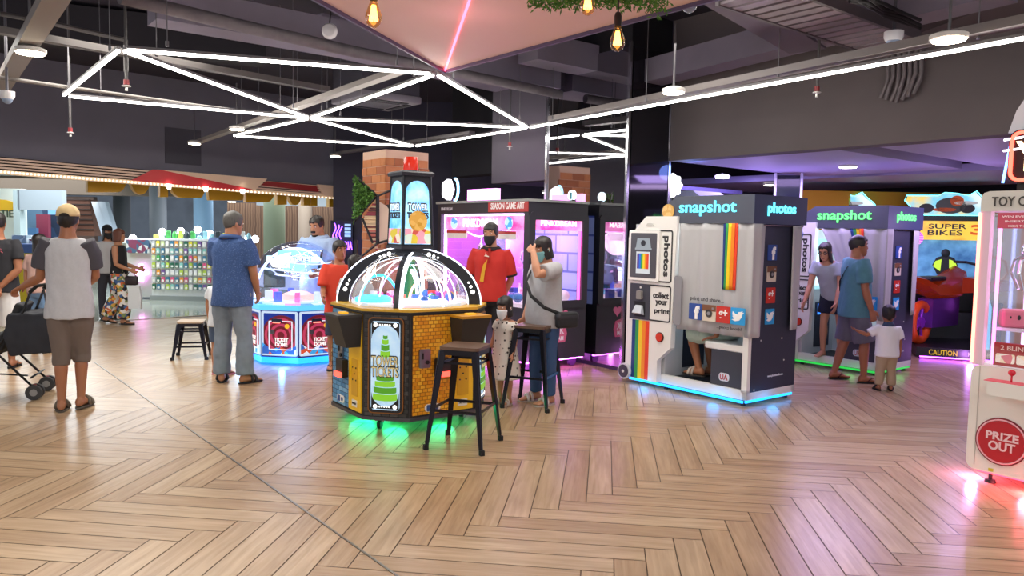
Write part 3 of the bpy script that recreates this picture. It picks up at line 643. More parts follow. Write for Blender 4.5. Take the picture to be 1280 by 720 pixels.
# brick patterns need face coordinates: real little raised blocks
def blocks(i, u0, u1, z0, z1, bw, bh, cols, name, weave=False):
    o, u, L_ = face_of(i, .002); n = u.cross(Z); rnd = random.Random(i); m = MB(); m.plate([(u0, z0), (u1, z0), (u1, z1), (u0, z1)], o, u, Z, .004)
    r = 0; z = z0
    while z < z1 - .005:
        p = u0 - (bw / 2 if r % 2 else 0)
        while p < u1:
            a, c = max(p + .004, u0), min(p + bw - .004, u1); zz = min(z + bh - .006, z1)
            if c - a > .008: m.mi = 1 + rnd.randrange(len(cols) - 1); m.plate([(a, z), (c, z), (c, zz), (a, zz)], o, u, Z, .008)
            p += bw
        z += bh; r += 1
    return m.build(name, [M(c, .5) for c in cols], T)
for i, cols, nm in ((1, ('#b26c0c', '#f0a81a', '#fbc030', '#e89c12'), 'woven_panel'), (7, ('#1f3d57', '#5b96c0', '#7db2d4', '#4a86b2'), 'blue_brick_panel'),
                    (3, ('#1f3d57', '#5b96c0', '#7db2d4', '#4a86b2'), 'blue_brick_panel'), (5, ('#b26c0c', '#f0a81a', '#fbc030', '#e89c12'), 'woven_panel')):
    first = i in (1, 5)
    blocks(i, .02, Lf * .60, .15, .94, .045, .030, cols, nm) if first else blocks(i, .02, Lf * .56, .15, .94, .085, .038, cols, nm)
    fl(i, Lf * .61 if first else Lf * .58, Lf - .02, .15, .94, YELP, 'yellow_panel', .012)
    o, u, L_ = face_of(i, .012); n = u.cross(Z)
    yc = Lf * (.80 if first else .78)
    # tapered ticket bin
    t = MB(); q = lambda w, d, z: [o + u * (yc - w) + Z * z, o + u * (yc + w) + Z * z, o + u * (yc + w) + n * d + Z * z, o + u * (yc - w) + n * d + Z * z]
    t.loft([q(.105, .12, .68), q(.13, .20, .92)]); bn = t.build('ticket_bin', M('#2a2826', .5), T)
    t = MB(); t.loft([q(.135, .205, .92), q(.135, .205, .94)]); t.build('bin_lid', M('#c98f1c', .5) if first else M('#3a3836', .5), bn)
    t = MB(); t.box(o + u * yc + n * .1 + Z * .943, (.08, .05, .02), math.atan2(u.y, u.x)); t.build('lid_lamp', M('#e0a020', .4, 0, 1), bn)
    # coin plate and red lit ticket slot
    sx_ = Lf * (.20 if first else .34)
    t = MB(); t.plate(rrect(.10, .15, .012, 3, sx_, .60), o, u, Z, .012); cp = t.build('coin_plate', STEEL, T)
    t = MB(); t.plate(rrect(.012, .05, .003, 2, sx_ - .02, .62), o, u, Z, .018); t.plate(disc(.016, 12, sx_ + .02, .57), o, u, Z, .022); t.build('coin_slot', BLACK, cp)
    sy_ = Lf * (.46 if first else .45)
    t = MB(); t.plate(rrect(.13, .15, .012, 3, sy_, .52 if first else .47), o, u, Z, .05); tb = t.build('ticket_slot', BLACK, T)
    t = MB(); t.plate([(sy_ - .06, .45 if first else .40), (sy_ + .06, .45 if first else .40), (sy_ + .06, .49 if first else .44), (sy_ - .06, .49 if first else .44)], o + n * .05, u, Z, .02); t.build('red_light', M('#ff4a3c', .4, 0, 2.5), tb)
    t = MB(); t.plate(rrect(.14, .06, .025, 4, Lf * .33, .20), o, u, Z, .006); t.build('sticker', M('#f1efe8', .5), T)
    t = MB(); t.plate(rrect(.05, .05, .008, 3, Lf * .33 - .03, .20), o, u, Z, .009); t.plate(disc(.018, 14, Lf * .33 + .035, .20), o, u, Z, .009); t.build('sticker_print', M('#2a4f8f', .5), T)
    t = MB(); t.plate(rrect(.11, .30, .004, 2, yc + .0, .42), o, u, Z, .004)
    t.build('door_outline', M('#d9a414', .4), T)
    t = MB(); [t.plate(disc(.007, 8, yc + dx, dz), o, u, Z, .008) for dx, dz in ((-.03, .5), (.03, .5), (0, .45), (-.03, .4), (.03, .4))]; t.build('screws', BLACK, T)
    t = MB(); t.plate(rrect(.09, .055, .004, 2, yc, .21), o, u, Z, .005); ws = t.build('warning_sticker', M('#e8e4d6', .5), T)
    txt('TAKE TICKET', o + u * yc + n * .006 + Z * .21, u, Z, .075, .016, ws, BLACK, .002)
# the four narrow faces with backlit art
SKYG = pattern('noise', ['#cfe2f0', '#a3c6e2', '#e6f2fa'], 6, .3, .5)
for i in (0, 2, 4, 6):
    o, u, L_ = face_of(i); n = u.cross(Z); cx = L_ / 2
    blocks(i, .01, L_ - .01, .14, .95, .07, .035, ('#151413', '#3b3937', '#474441', '#32302e'), 'stone_panel')
    t = MB(); t.plate(rrect(.29, .76, .04, 6, cx, .545), o + n * .012, u, Z, .014); f_ = t.build('art_frame', M('#8a5a2c', .35, .4), T)
    t = MB(); t.plate(rrect(.27, .74, .034, 6, cx, .545), o + n * .026, u, Z, .003); t.build('art_border', M('#18171a', .4), f_)
    t = MB(); t.plate(rrect(.235, .70, .03, 6, cx, .545), o + n * .029, u, Z, .003); ar = t.build('art_panel', SKYG, f_)
    w2 = .112
    for s in (1, -1):       # dark spandrels over and under the oval
        t = MB()
        p = [(cx - w2, .545 + s * .34), (cx + w2, .545 + s * .34)] + [(cx + w2 * cos(a), .545 + s * (.21 + .11 * sin(a))) for a in [k * pi / 10 for k in range(11)]]
        t.plate(p if s > 0 else p[::-1], o + n * .032, u, Z, .003); t.build('spandrel', M('#141318', .4), ar)
    t = MB()
    for s in (1, -1):
        for dx, rr_ in ((-.08, .017), (-.045, .007), (-.025, .007), (-.005, .007), (.015, .007), (.035, .007), (.08, .017)): t.plate(disc(rr_, 14, cx + dx, .545 + s * .322), o + n * .035, u, Z, .002)
    t.build('light_dots', M('#f5f4ee', .4, 0, 1.6), ar)
    for k, (w_, z_, h_) in enumerate(((.098, .275, .058), (.092, .333, .052), (.082, .385, .045), (.070, .43, .04), (.038, .62, .05), (.032, .67, .05), (.026, .72, .04), (.018, .76, .03))):
        t = MB(); t.plate([(cx + dx * w_, z_ + h_ * dz) for dx, dz in ((-1, .12), (-.9, 0), (-.5, -.10), (0, -.14), (.5, -.10), (.9, 0), (1, .12), (1, .88), (.5, .78), (0, .74), (-.5, .78), (-1, .88))], o + n * .035, u, Z, .004); t.build('tower_tier_picture', M('#8fd62e', .4, 0, .55) if k % 2 == 0 else M('#58a820', .4, 0, .5), ar)
    for wd, zz, hh in (('TOWER', .585, .075), ('TICKETS', .50, .075)):
        txt(wd, o + n * .038 + u * cx + Z * zz, u, Z, .226, hh + .016, ar, M('#1c160c', .5), .004, 'lettering', .035)
        txt(wd, o + n * .043 + u * cx + Z * zz, u, Z, .212, hh, ar, M('#ffe6a0', .4, 0, .35), .004, 'lettering', .0)
# feet: castors
for x, y in ((-.1, -.45), (.45, .1), (-.45, .1), (.1, .45)):
    m = MB(); m.box((x, y, .085), (.08, .06, .05)); cst = m.build('caster', STEEL, T)
    m = MB(); m.cyl((x - .015, y - .02, .036), (x + .015, y - .02, .036), .036, n=18); m.build('wheel', RUBBER, cst)
# green light strip under the cabinet
for i in range(8):
    o, u, L_ = face_of(i, -.05); m = MB(); m.plate([(.03, .092), (L_ - .03, .092), (L_ - .03, .104), (.03, .104)], o, u, Z, .006); m.build('underglow_strip', M('#18ff80', .4, 0, 4), T)
for a in (-90, -30, 150, -150): point('green_underglow', TC + Matrix.Rotation(RZ + R(43), 3, 'Z') @ V((.40 * cos(R(a)), .40 * sin(R(a)), .06)), 3.6, (.02, 1, .35), .12)
# dome: glass, playfield, arches
m = MB(); m.lathe([(.51 * cos(a), 0.99 + .45 * sin(a)) for a in [k * pi / 2 / 14 for k in range(14)]] + [(.02, 1.44)], 40); m.build('glass_dome', GLASS, T, True)
m = MB(); m.lathe([(.001, .988), (.49, .988), (.49, 1.01), (.001, 1.01)], 40); m.build('playfield', pattern('cells', ['#e9f2ff', '#f5d7ee', '#cfe6ff', '#ffe9c9'], 6, .3, .35), T)
def arch(ang, a0, a1, ri, ro, hw, mat, name, dots=False, zr=.765, zo=.99, par=None, edge=None):
    d = V((cos(ang), sin(ang), 0)); s_ = V((-sin(ang), cos(ang), 0)); N_ = 40
    rings = []
    for k in range(N_ + 1):
        a = R(a0 + (a1 - a0) * k / N_)
        rings.append([d * (r_ * cos(a)) + Z * (zo + r_ * sin(a) * zr) + s_ * w_ for r_, w_ in ((ri, -hw), (ri, hw), (ro, hw), (ro, -hw))])
    m = MB(); m.loft(rings); o = m.build(name, mat, par or T, 30)
    if edge:
        for rr_ in (ro + .004, ri - .004):
            m = MB(); m.tube([d * (rr_ * cos(R(a0 + (a1 - a0) * k / N_))) + Z * (zo + rr_ * sin(R(a0 + (a1 - a0) * k / N_)) * zr) - s_ * hw for k in range(N_ + 1)], (.006 if rr_ > ri else .004) if dots else .011, 6); m.build('light_edge', edge, o)
    if dots:
        for a, r_ in ((14, .021), (20, .015), (25, .011), (64, .011), (68, .015), (72.5, .021), (107.5, .021), (112, .015), (116, .011), (155, .011), (160, .015), (166, .021)):
            rm = (ri + ro) / 2; p = d * (rm * cos(R(a))) + Z * (zo + rm * sin(R(a)) * zr); m = MB(); m.cyl(p - s_ * (hw + .004), p + s_ * (hw + .004), r_ * .85, n=14); m.build('arch_lamp', M('#f7f7f2', .4, 0, 2.2), o)
    return o
arch(R(6), 0, 180, .515, .615, .05, M('#16181f', .35), 'arch', True, edge=M('#eaf0ff', .4, 0, 2.4))
arch(R(96), 0, 180, .505, .55, .028, M('#23262e', .35), 'arch', False, edge=M('#f4f7ff', .4, 0, 2.2))
for a_, c_ in ((50, '#ffffff'), (140, '#f4f7ff')): arch(R(a_), 0, 180, .488, .497, .005, M(c_, .4, 0, 1.8), 'neon_rib')
NB, NPk = M('#39b8ff', .4, 0, 3), M('#ffb9a0', .4, 0, 3)
arch(R(5), 0, 180, .15, .165, .010, NB, 'neon_loop', zr=1.35, zo=1.01).location = (-.23, -.12, 0)
arch(R(5), 0, 180, .165, .182, .010, NPk, 'neon_loop', zr=1.2, zo=1.01).location = (.21, -.12, 0)
arch(R(-40), 0, 180, .10, .112, .01, NEONW, 'neon_loop', zr=2.4, zo=1.01).location = (.02, -.05, 0)
arch(R(60), 0, 180, .34, .348, .005, M('#e9c8ff', .4, 0, 1.5), 'neon_loop', zr=.9, zo=1.01)
arch(R(120), 0, 180, .38, .388, .005, M('#c8f6ff', .4, 0, 1.5), 'neon_loop', zr=.8, zo=1.01)
m = MB(); m.lathe([(.001, 1.01), (.15, 1.01), (.15, 1.04), (.12, 1.055), (.001, 1.055)], 24, (-.25, -.22, 0)); m.build('prize_disc', M('#3aa7ff', .4, 0, 2.2), T, 40)
m = MB(); m.lathe([(.001, 1.01), (.20, 1.01), (.20, 1.03), (.17, 1.04), (.001, 1.04)], 24, (.18, -.22, 0)); m.build('prize_disc', M('#fff0dc', .4, 0, 2.6), T, 40)
m = MB(); m.lathe([(.001, 1.01), (.07, 1.01), (.07, 1.08), (.055, 1.08), (.055, 1.2), (.065, 1.2), (.065, 1.3), (.045, 1.3), (.045, 1.42), (.001, 1.42)], 18); m.build('centre_tower', M('#2f9a5c', .4, 0, .25), T, 40)
rnd = random.Random(21)
for k in range(22):
    a = rnd.uniform(0, 2 * pi); r_ = rnd.uniform(.18, .41); m = MB(); s_ = rnd.uniform(.025, .042)
    if k % 2: m.ell((r_ * cos(a), r_ * sin(a), .010 + 1.0 + s_), (s_, s_, s_), 10, 7)
    else: m.box((r_ * cos(a), r_ * sin(a), 1.012 + s_ * .8), (s_ * 1.6, s_ * 1.3, s_ * 1.6), a, .006)
    tag(m.build('prize', M(rnd.choice(['#e2463c', '#f2c230', '#38a05a', '#e05c9a', '#3b6fd0', '#f4efe8', '#8a4cc0']), .4), None, True if k % 2 else None), 'small bright prize lying under the clear dome of the yellow ticket game', 'prize', 'prizes under the tower dome')
for o in [o for o in C.objects if o.name.startswith('prize') and not o.name.startswith('prize_disc')]: o.location = TC; o.rotation_euler = (0, 0, RZ + R(43))
# tower on top: tapered square lantern with arched lit windows and a red beacon
TW = lambda z, w: [V((sx * w, sy * w, z)) for sx, sy in ((-1, -1), (1, -1), (1, 1), (-1, 1))]
m = MB(); m.loft([TW(1.47, .140), TW(2.06, .122)]); tw = m.build('tower', M('#22252d', .45), T); tw.rotation_euler = (0, 0, R(42))
m = MB(); m.loft([TW(1.45, .155), TW(1.475, .155)]); m.build('lower_rim', M('#2a2d36', .4), tw)
m = MB(); m.loft([TW(2.06, .146), TW(2.085, .150), TW(2.10, .134)]); m.build('upper_rim', M('#2a2d36', .4), tw)
for sx, sy in ((-1, -1), (1, -1), (1, 1), (-1, 1)): m = MB(); m.tube([V((sx * .142, sy * .142, 1.47)), V((sx * .124, sy * .124, 2.06))], .010, 4); m.build('corner_post', M('#17191f', .4), tw)
TGL = pattern('noise', ['#5fb4e8', '#a8dcf6', '#3f9ad8', '#8fe0d0'], 7, .3, 1.0)
for k in range(4):
    n = Matrix.Rotation(k * pi / 2, 3, 'Z') @ V((0, -1, 0)); u = Matrix.Rotation(k * pi / 2, 3, 'Z') @ X; v = (Z * .59 - n * .018).normalized()
    o = n * .141 + Z * 1.47; p = [(-.12, .02), (.12, .02), (.105, .45)] + [(.105 * cos(a), .45 + .10 * sin(a)) for a in [j * pi / 10 for j in range(1, 10)]] + [(-.105, .45)]
    m = MB(); m.plate(p, o, u, v, .006); wn = m.build('tower_window', TGL, tw)
    txt('TOWER', o + v * .33 + n * .009, u, v, .19, .075, wn, M('#1f2a3a', .4), .003, bold=.05); txt('TOWER', o + v * .33 + n * .013, u, v, .175, .055, wn, M('#eaf6ff', .4, 0, .9), .003)
    txt('TICKETS', o + v * .26 + n * .009, u, v, .20, .055, wn, M('#1f2a3a', .4), .003, bold=.05)
    m = MB(); m.plate([(-.12, .025), (.12, .025), (.117, .15), (-.117, .15)], o + n * .006, u, v, .004); m.build('notice', pattern('cells', ['#e9d9c6', '#e6a0b4', '#d8c23e', '#cfe6d8', '#c9554a', '#f4f1ea'], 16, .5, .35), wn)
    if k == 0: m = MB(); m.plate(disc(.085, 24, 0, .215), o + n * .009, u, v, .005); m.build('gold_sticker', pattern('cells', ['#d9a648', '#c9952f', '#e2b65e', '#d9a648', '#b98a3c'], 26, .4, .25), wn)
m = MB(); m.lathe([(.001, 2.10), (.062, 2.10), (.064, 2.13), (.060, 2.20), (.05, 2.225), (.001, 2.23)], 24); m.build('beacon', M('#e8331f', .15, 0, .55), T, 40)
m = MB(); m.lathe([(.001, 2.085), (.075, 2.085), (.075, 2.11), (.001, 2.11)], 24); m.build('beacon_base', BLACK, T, 40)
point('dome_glow', TC + V((0, 0, 1.25)), 9, (.85, .9, 1), .15)

# ================================================================== STOOLS
def stool(loc, rz, h, ws, label, group=None, foot=.15, seat=.155):
    t = thing('bar_stool', label, 'stool', loc, rz, group)
    m = MB(); m.plate(rrect(2 * seat, 2 * seat, .035, 5), (0, 0, h - .022), X, Y, .022); m.build('seat', ws, t)
    m = MB(); m.plate(rrect(2 * seat - .01, 2 * seat - .01, .03, 5), (0, 0, h - .062), X, Y, .040); m.build('seat_frame', M('#24232a', .3, .6), t)
    for sx, sy in ((-1, -1), (1, -1), (1, 1), (-1, 1)):
        top, bot = V((sx * (seat - .018), sy * (seat - .018), h - .03)), V((sx * (seat + foot * .42), sy * (seat + foot * .42), .015)); d = V((sx, sy, 0)).normalized(); s_ = V((-d.y, d.x, 0))
        rings = []
        for q, w in ((top, .034), (top.lerp(bot, .5), .026), (bot, .017)): rings.append([q - s_ * w - d * w * .7, q - s_ * w * .35 + d * w * .45, q + s_ * w * .35 + d * w * .45, q + s_ * w - d * w * .7])
        m = MB(); m.loft(rings); lg = m.build('leg', M('#211f27', .28, .6), t)
        m = MB(); m.box(bot + Z * .004, (.036, .036, .04), math.atan2(d.y, d.x), .005); m.build('rubber_foot', RUBBER, lg)
        m = MB(); m.tube([top.lerp(bot, .15) + d * .016, top.lerp(bot, .95) + d * .009], .005, 5); m.build('leg_ridge', M('#3a3842', .25, .7), lg)
    for z in ((.29, .30) if h > .6 else (.16, .17)):
        k = (h - .03 - z) / (h - .045); r_ = (seat - .018) + ((seat + foot * .42) - (seat - .018)) * k
        ax = 0 if z in (.29, .16) else 1
        for s in (-1, 1): m = MB(); m.box((0, s * r_, z) if ax == 0 else (s * r_, 0, z), (2 * r_, .006, .022) if ax == 0 else (.006, 2 * r_, .022)); m.build('foot_rail', M('#211f27', .28, .6), t)
    m = MB()
    for s in (-1, 1): m.box((0, s * (seat - .02), h - .12), (2 * seat - .05, .005, .018)); m.box((s * (seat - .02), 0, h - .125), (.005, 2 * seat - .05, .018))
    m.build('seat_braces', M('#211f27', .28, .6), t)
    return t
DARKW = pattern('noise', ['#4c382b', '#6b5140', '#3a2a20'], 3, .4, sx=(2, 22, 2))
s0 = g(580, 556); stool((s0.x, s0.y, 0), R(-17), .76, DARKW, 'nearest tall black metal stool with dark wooden seat, in front of the yellow ticket game')
s0 = g(666, 507); stool((s0.x, s0.y, 0), R(-22), .76, DARKW, 'second tall black metal stool, beside the woman in grey with the shoulder bag')
s0 = g(240, 447); stool((s0.x, s0.y, 0), R(14), .46, M('#b49a7d', .4), 'low black stool with pale seat left of the man in the blue shirt', None, .10, .15)
# ================================================================== BIG BLACK CLAW MACHINE
K0 = V((-1.0, 10.2, 0)); KW, KD, KH = 1.9, .92, 1.96
K = thing('claw_machine', 'big black walk-up claw machine with pink lit windows behind the staff member in red', 'claw machine', K0, RZ)
CAS = M('#343439', .45); PINK = M('#ff5fc8', .4, 0, 3.0); PINKP = pattern('noise', ['#ff7fd2', '#e03ba6', '#ffb8ea', '#b52f9a'], 5, .3, .9)
m = MB(); m.ex((0, 0, .12), (KW, KD, .74)); m.build('casing', CAS, K); m = MB(); m.ex((0, 0, 1.83), (KW, KD, KH)); m.build('top_casing', CAS, K)
m = MB(); m.ex((-.02, -.02, KH), (KW + .02, KD, KH + .03)); m.build('roof_plate', M('#9aa09c', .4), K)
for x, y in ((.04, .04), (.04, KD - .04), (KW - .04, KD - .04), (KW - .04, .04)): m = MB(); m.ex((x - .04, y - .04, .74), (x + .04, y + .04, 1.83)); m.build('corner_post', CAS, K)
m = MB(); m.ex((.02, KD - .03, .74), (KW - .02, KD - .01, 1.83)); m.build('back_panel', pattern('brick', ['#7b86c8', '#99a7e0', '#4a58a8'], 1.0, .4, .22, coord='Object', sx=(2.2, 2.2, 2.2), rot=(R(90), 0, 0), bw=1, bh=.5, mortar=.03), K)
m = MB(); m.ex((.0, .08, .74), (.02, KD - .02, 1.83)); m.build('left_panel', M('#b768c8', .3), K)
m = MB(); m.ex((.9, .45, .74), (.93, KD - .03, 1.83)); m.build('partition', M('#d98be0', .3), K)
m = MB(); m.ex((.08, .03, .74), (KW - .08, KD - .03, .78)); m.build('prize_floor', M('#f3dff0', .4, 0, .7), K)
m = MB(); m.ex((.07, .012, .75), (KW - .07, .018, 1.82)); m.build('front_glass', GLASS, K)
m = MB(); m.ex((KW - .018, .09, .75), (KW - .012, KD - .09, 1.82)); m.build('side_glass', GLASS, K)
m = MB(); m.ex((.08, .1, 1.80), (KW - .08, .8, 1.82)); m.build('ceiling_light', M('#f3d9ff', .4, 0, 3.2), K)
for x in (.10, .14, KW - .10): m = MB(); m.cyl((x, .05, .76), (x, .05, 1.82), .010, n=8); m.build('light_tube', M('#e9b8ff', .4, 0, 6), K)
m = MB(); m.ex((KW * .60, -.012, 1.845), (KW - .005, 0, 1.985)); rp = m.build('red_header', M('#e8524e', .5, 0, .25), K)
txt('SEASON GAME ART', (KW * .80, -.014, 1.915), X, Z, .64, .075, rp, M('#fff3ee', .5, 0, .5))
txt('PINKDREAM', (.22, -.002, 1.895), X, Z, .26, .04, K, M('#cfcdd6', .5))
m = MB(); m.ex((.15, .03, 1.63), (KW - .12, .045, 1.80)); bn = m.build('banner', PINKP, K)
txt('PINKDREAM', (.92, .028, 1.715), X, Z, .72, .10, bn, M('#ffffff', .4, 0, 2.0))
for x in (.35, 1.5): m = MB(); m.plate(disc(.075, 18), (x, .03, 1.715), X, Z, .006); m.build('banner_rosette', pattern('cells', ['#4f9fe8', '#b4e2ff', '#e3f5ff', '#3fd0d8'], 14, .4, .9), bn)
for x, w in ((.42, .46), (1.42, .46)):
    m = MB(); m.ex((x - w / 2, .02, 1.52), (x + w / 2, .028, 1.62)); pn = m.build('price_notice', M('#f8ece6', .5, 0, .5), K)
    m = MB(); m.ex((x - w / 2, .016, 1.585), (x + w / 2, .022, 1.62)); m.build('red_strip', M('#d9413c', .5, 0, .3), pn)
m = MB(); m.tube([(.66 + .5 * k / 8, .03, 1.60 - .05 * sin(k * pi / 8)) for k in range(9)], .010, 6); m.build('ribbon_light', M('#ffd6f6', .4, 0, 3), K)
def claw(x, y, z, par, s=1.0, mat=CHROME):
    m = MB(); m.cyl((x, y, z), (x, y, z + .15 * s), .010 * s); m.lathe([(.001, -.02), (.04, -.02), (.045, 0), (.045, .05), (.02, .08), (.001, .08)], 16, (x, y, z))
    for k in range(3):
        a = k * 2 * pi / 3 + .5; d = V((cos(a), sin(a), 0)); m.tube([V((x, y, z)) + d * .03 * s, V((x, y, z - .03 * s)) + d * .10 * s, V((x, y, z - .10 * s)) + d * .12 * s, V((x, y, z - .19 * s)) + d * .06 * s], .008 * s, 6)
    return m.build('claw', mat, par, 40)
claw(.5, .35, 1.38, K); claw(1.42, .4, 1.40, K)
# side windows frame and sticker (the mirror next to it shows this side again)
def fr(o, u, v, w, h, r, t_, th, n):
    """rounded ring frame"""
    m = MB(); A_ = rrect(w, h, r, 5); B_ = rrect(w - 2 * t_, h - 2 * t_, max(r - t_, .01), 5); o, u, v = V(o), V(u), V(v); nn = u.cross(v).normalized()
    rings = [[o + u * p[0] + v * p[1] + nn * d for p in P] for P, d in ((A_, 0), (A_, th), (B_, th), (B_, 0))]
    R_ = [m.vs(r_) for r_ in rings]
    for a, c in ((0, 1), (1, 2), (2, 3), (3, 0)):
        for i in range(len(A_)): j = (i + 1) % len(A_); m.face((R_[a][i], R_[a][j], R_[c][j], R_[c][i]))
    return m
fr((KW + .0, KD / 2, 1.285), Y, Z, KD + .0, 1.12, .06, .09, .02, 0).build('side_frame', CAS, K)
m = MB(); m.ex((KW - .011, .09, 1.64), (KW - .003, KD - .09, 1.80)); sb = m.build('side_banner', PINKP, K)
txt('PINKDREAM', (KW - .002, KD / 2, 1.72), Y, Z, .55, .06, sb, M('#ffffff', .4, 0, 1.6))
m = MB(); m.ex((KW - .03, .80, .80), (KW - .02, .835, 1.64)); m.build('pink_edge', PINK, K)
st = MB(); st.plate([(-.13, -.1), (.13, -.1), (.16, .0), (.13, .10), (.05, .12), (-.13, .12), (-.16, .03)], (KW, .46, .42), Y, Z, .008); st = st.build('sticker', M('#e86a8e', .5, 0, .25), K)
txt('PINK', (KW + .010, .46, .46), Y, Z, .22, .085, st, M('#fbe9ef', .5, 0, .3)); txt('DREAM', (KW + .010, .46, .37), Y, Z, .2, .05, st, M('#fbe9ef', .5, 0, .3))
m = MB(); [m.plate([(cx + s_ * .016 * 16 * sin(a) ** 3 / 4, cz + s_ * .016 * (13 * cos(a) - 5 * cos(2 * a) - 2 * cos(3 * a) - cos(4 * a)) / 4) for a in [k * 2 * pi / 22 for k in range(22)]], (KW, .46, .6), Y, Z, .006) for cx, cz, s_ in ((-.1, .02, .9), (.10, .05, 1.1), (-.02, .12, .7))]; m.build('heart_stickers', M('#f07aa0', .5, 0, .3), K)
m = MB(); m.ex((.25, -.01, .30), (.75, 0, .62)); pd = m.build('prize_door', M('#4b1f45', .3), K); fr((.5, -.01, .46), X, Z, .54, .36, .03, .03, .01, 0).build('door_frame', PINK, pd)
m = MB(); m.ex((.3, -.16, .68), (1.5, 0, .74)); cp = m.build('control_shelf', M('#3a3a40', .4), K)
for x in (.6, 1.3): m = MB(); m.cyl((x, -.09, .74), (x, -.09, .81), .008); m.ell((x, -.09, .83), (.022, .022, .022)); m.build('joystick', M('#d83a5a', .3), cp, True)
for x, y in ((.12, .1), (KW - .12, .1), (KW - .12, KD - .1), (.12, KD - .1)): m = MB(); m.cyl((x - .02, y, .055), (x + .02, y, .055), .055, n=18); m.ex((x - .03, y - .03, .07), (x + .03, y + .03, .13)); m.build('caster', M('#55355f', .4), K)
m = MB(); m.ex((.05, .03, .10), (KW - .05, .06, .118)); m.ex((KW - .06, .03, .10), (KW - .03, KD, .118)); m.build('underglow_strip', M('#e060ff', .4, 0, 10), K)
rnd = random.Random(31)
TK = Matrix.Rotation(RZ, 3, 'Z')
for k in range(26):
    x, y = rnd.uniform(.2, KW - .15), rnd.uniform(.12, KD - .15); s_ = rnd.uniform(.04, .07); m = MB()
    if k % 3 == 0: m.lathe([(.001, 0), (.03, 0), (.03, .10), (.012, .14), (.012, .18), (.001, .18)], 14)
    elif k % 3 == 1: m.box((0, 0, s_), (s_ * 1.6, s_ * 1.4, s_ * 2), 0, .006)
    else: m.ell((0, 0, s_ * .95), (s_, s_, s_), 12, 8)
    o = m.build('prize', M(rnd.choice(['#6a3fc0', '#2c3f8c', '#f2f0f4', '#ef7ac2', '#8a8fe0', '#2b2b33']), .4), None, 40); o.location = K0 + TK @ V((x, y, .78)); o.rotation_euler = (0, 0, rnd.uniform(0, 6)); tag(o, 'small boxed or round prize on the lit floor of the black claw machine', 'prize', 'prizes in the black claw machine')
point('pink_claw_glow', K0 + TK @ V((KW * .5, .4, 1.5)), 26, (1, .55, .95), .2); point('pink_underglow', K0 + TK @ V((KW + .15, .2, .07)), 5, (.85, .25, 1), .04); point('pink_underglow', K0 + TK @ V((KW * .6, -.12, .07)), 4, (.85, .25, 1), .04)
# sign lights standing on the roof
S_ = thing('round_neon_sign', 'round white neon sign standing on the claw machine roof by the tower', 'sign', K0 + TK @ V((.12, .1, KH + .03)), RZ)
m = MB(); m.plate([(.11 * (1 + .08 * cos(5 * a)) * cos(a), .16 + .13 * (1 + .08 * cos(5 * a)) * sin(a)) for a in [k * 2 * pi / 30 for k in range(30)]], (0, 0, 0), X, Z, .05); m.build('lit_face', M('#f6f4ff', .4, 0, 3.5), S_)
m = MB(); m.tube([V((.12 + .07 * cos(R(a)), .01, .16 + .14 * sin(R(a)))) for a in range(-100, 101, 20)], .016, 8); m.build('neon_rim', M('#8fd6ff', .4, 0, 4), S_); m = MB(); m.ex((-.04, .0, 0), (.04, .05, .06)); m.build('stand', BLACK, S_)
S_ = thing('neon_light_box', 'glowing magenta light box on the claw machine roof beside the round neon sign', 'sign', K0 + TK @ V((.32, .25, KH + .03)), RZ)
m = MB(); m.ex((0, 0, .02), (.62, .07, .16)); m.build('lit_face', M('#ff8cff', .4, 0, 4.5), S_); m = MB(); m.ex((.02, .01, 0), (.1, .06, .02)); m.ex((.5, .01, 0), (.58, .06, .02)); m.build('feet', BLACK, S_)
S_ = thing('small_round_lamp', 'small pale round lamp on the claw machine roof in front of the mirror', 'lamp', K0 + TK @ V((1.78, .78, KH + .03)), RZ)
m = MB(); m.plate(disc(.06, 24, 0, .075), (0, 0, 0), X, Z, .03); m.build('lit_face', M('#d8f2ff', .4, 0, 3), S_); m = MB(); m.ex((-.015, -.04, .03), (.015, -.03, .11)); m.build('figure', M('#2f6f7a', .5), S_); m = MB(); m.ex((-.03, -.03, 0), (.03, .02, .03)); m.build('stand', BLACK, S_)

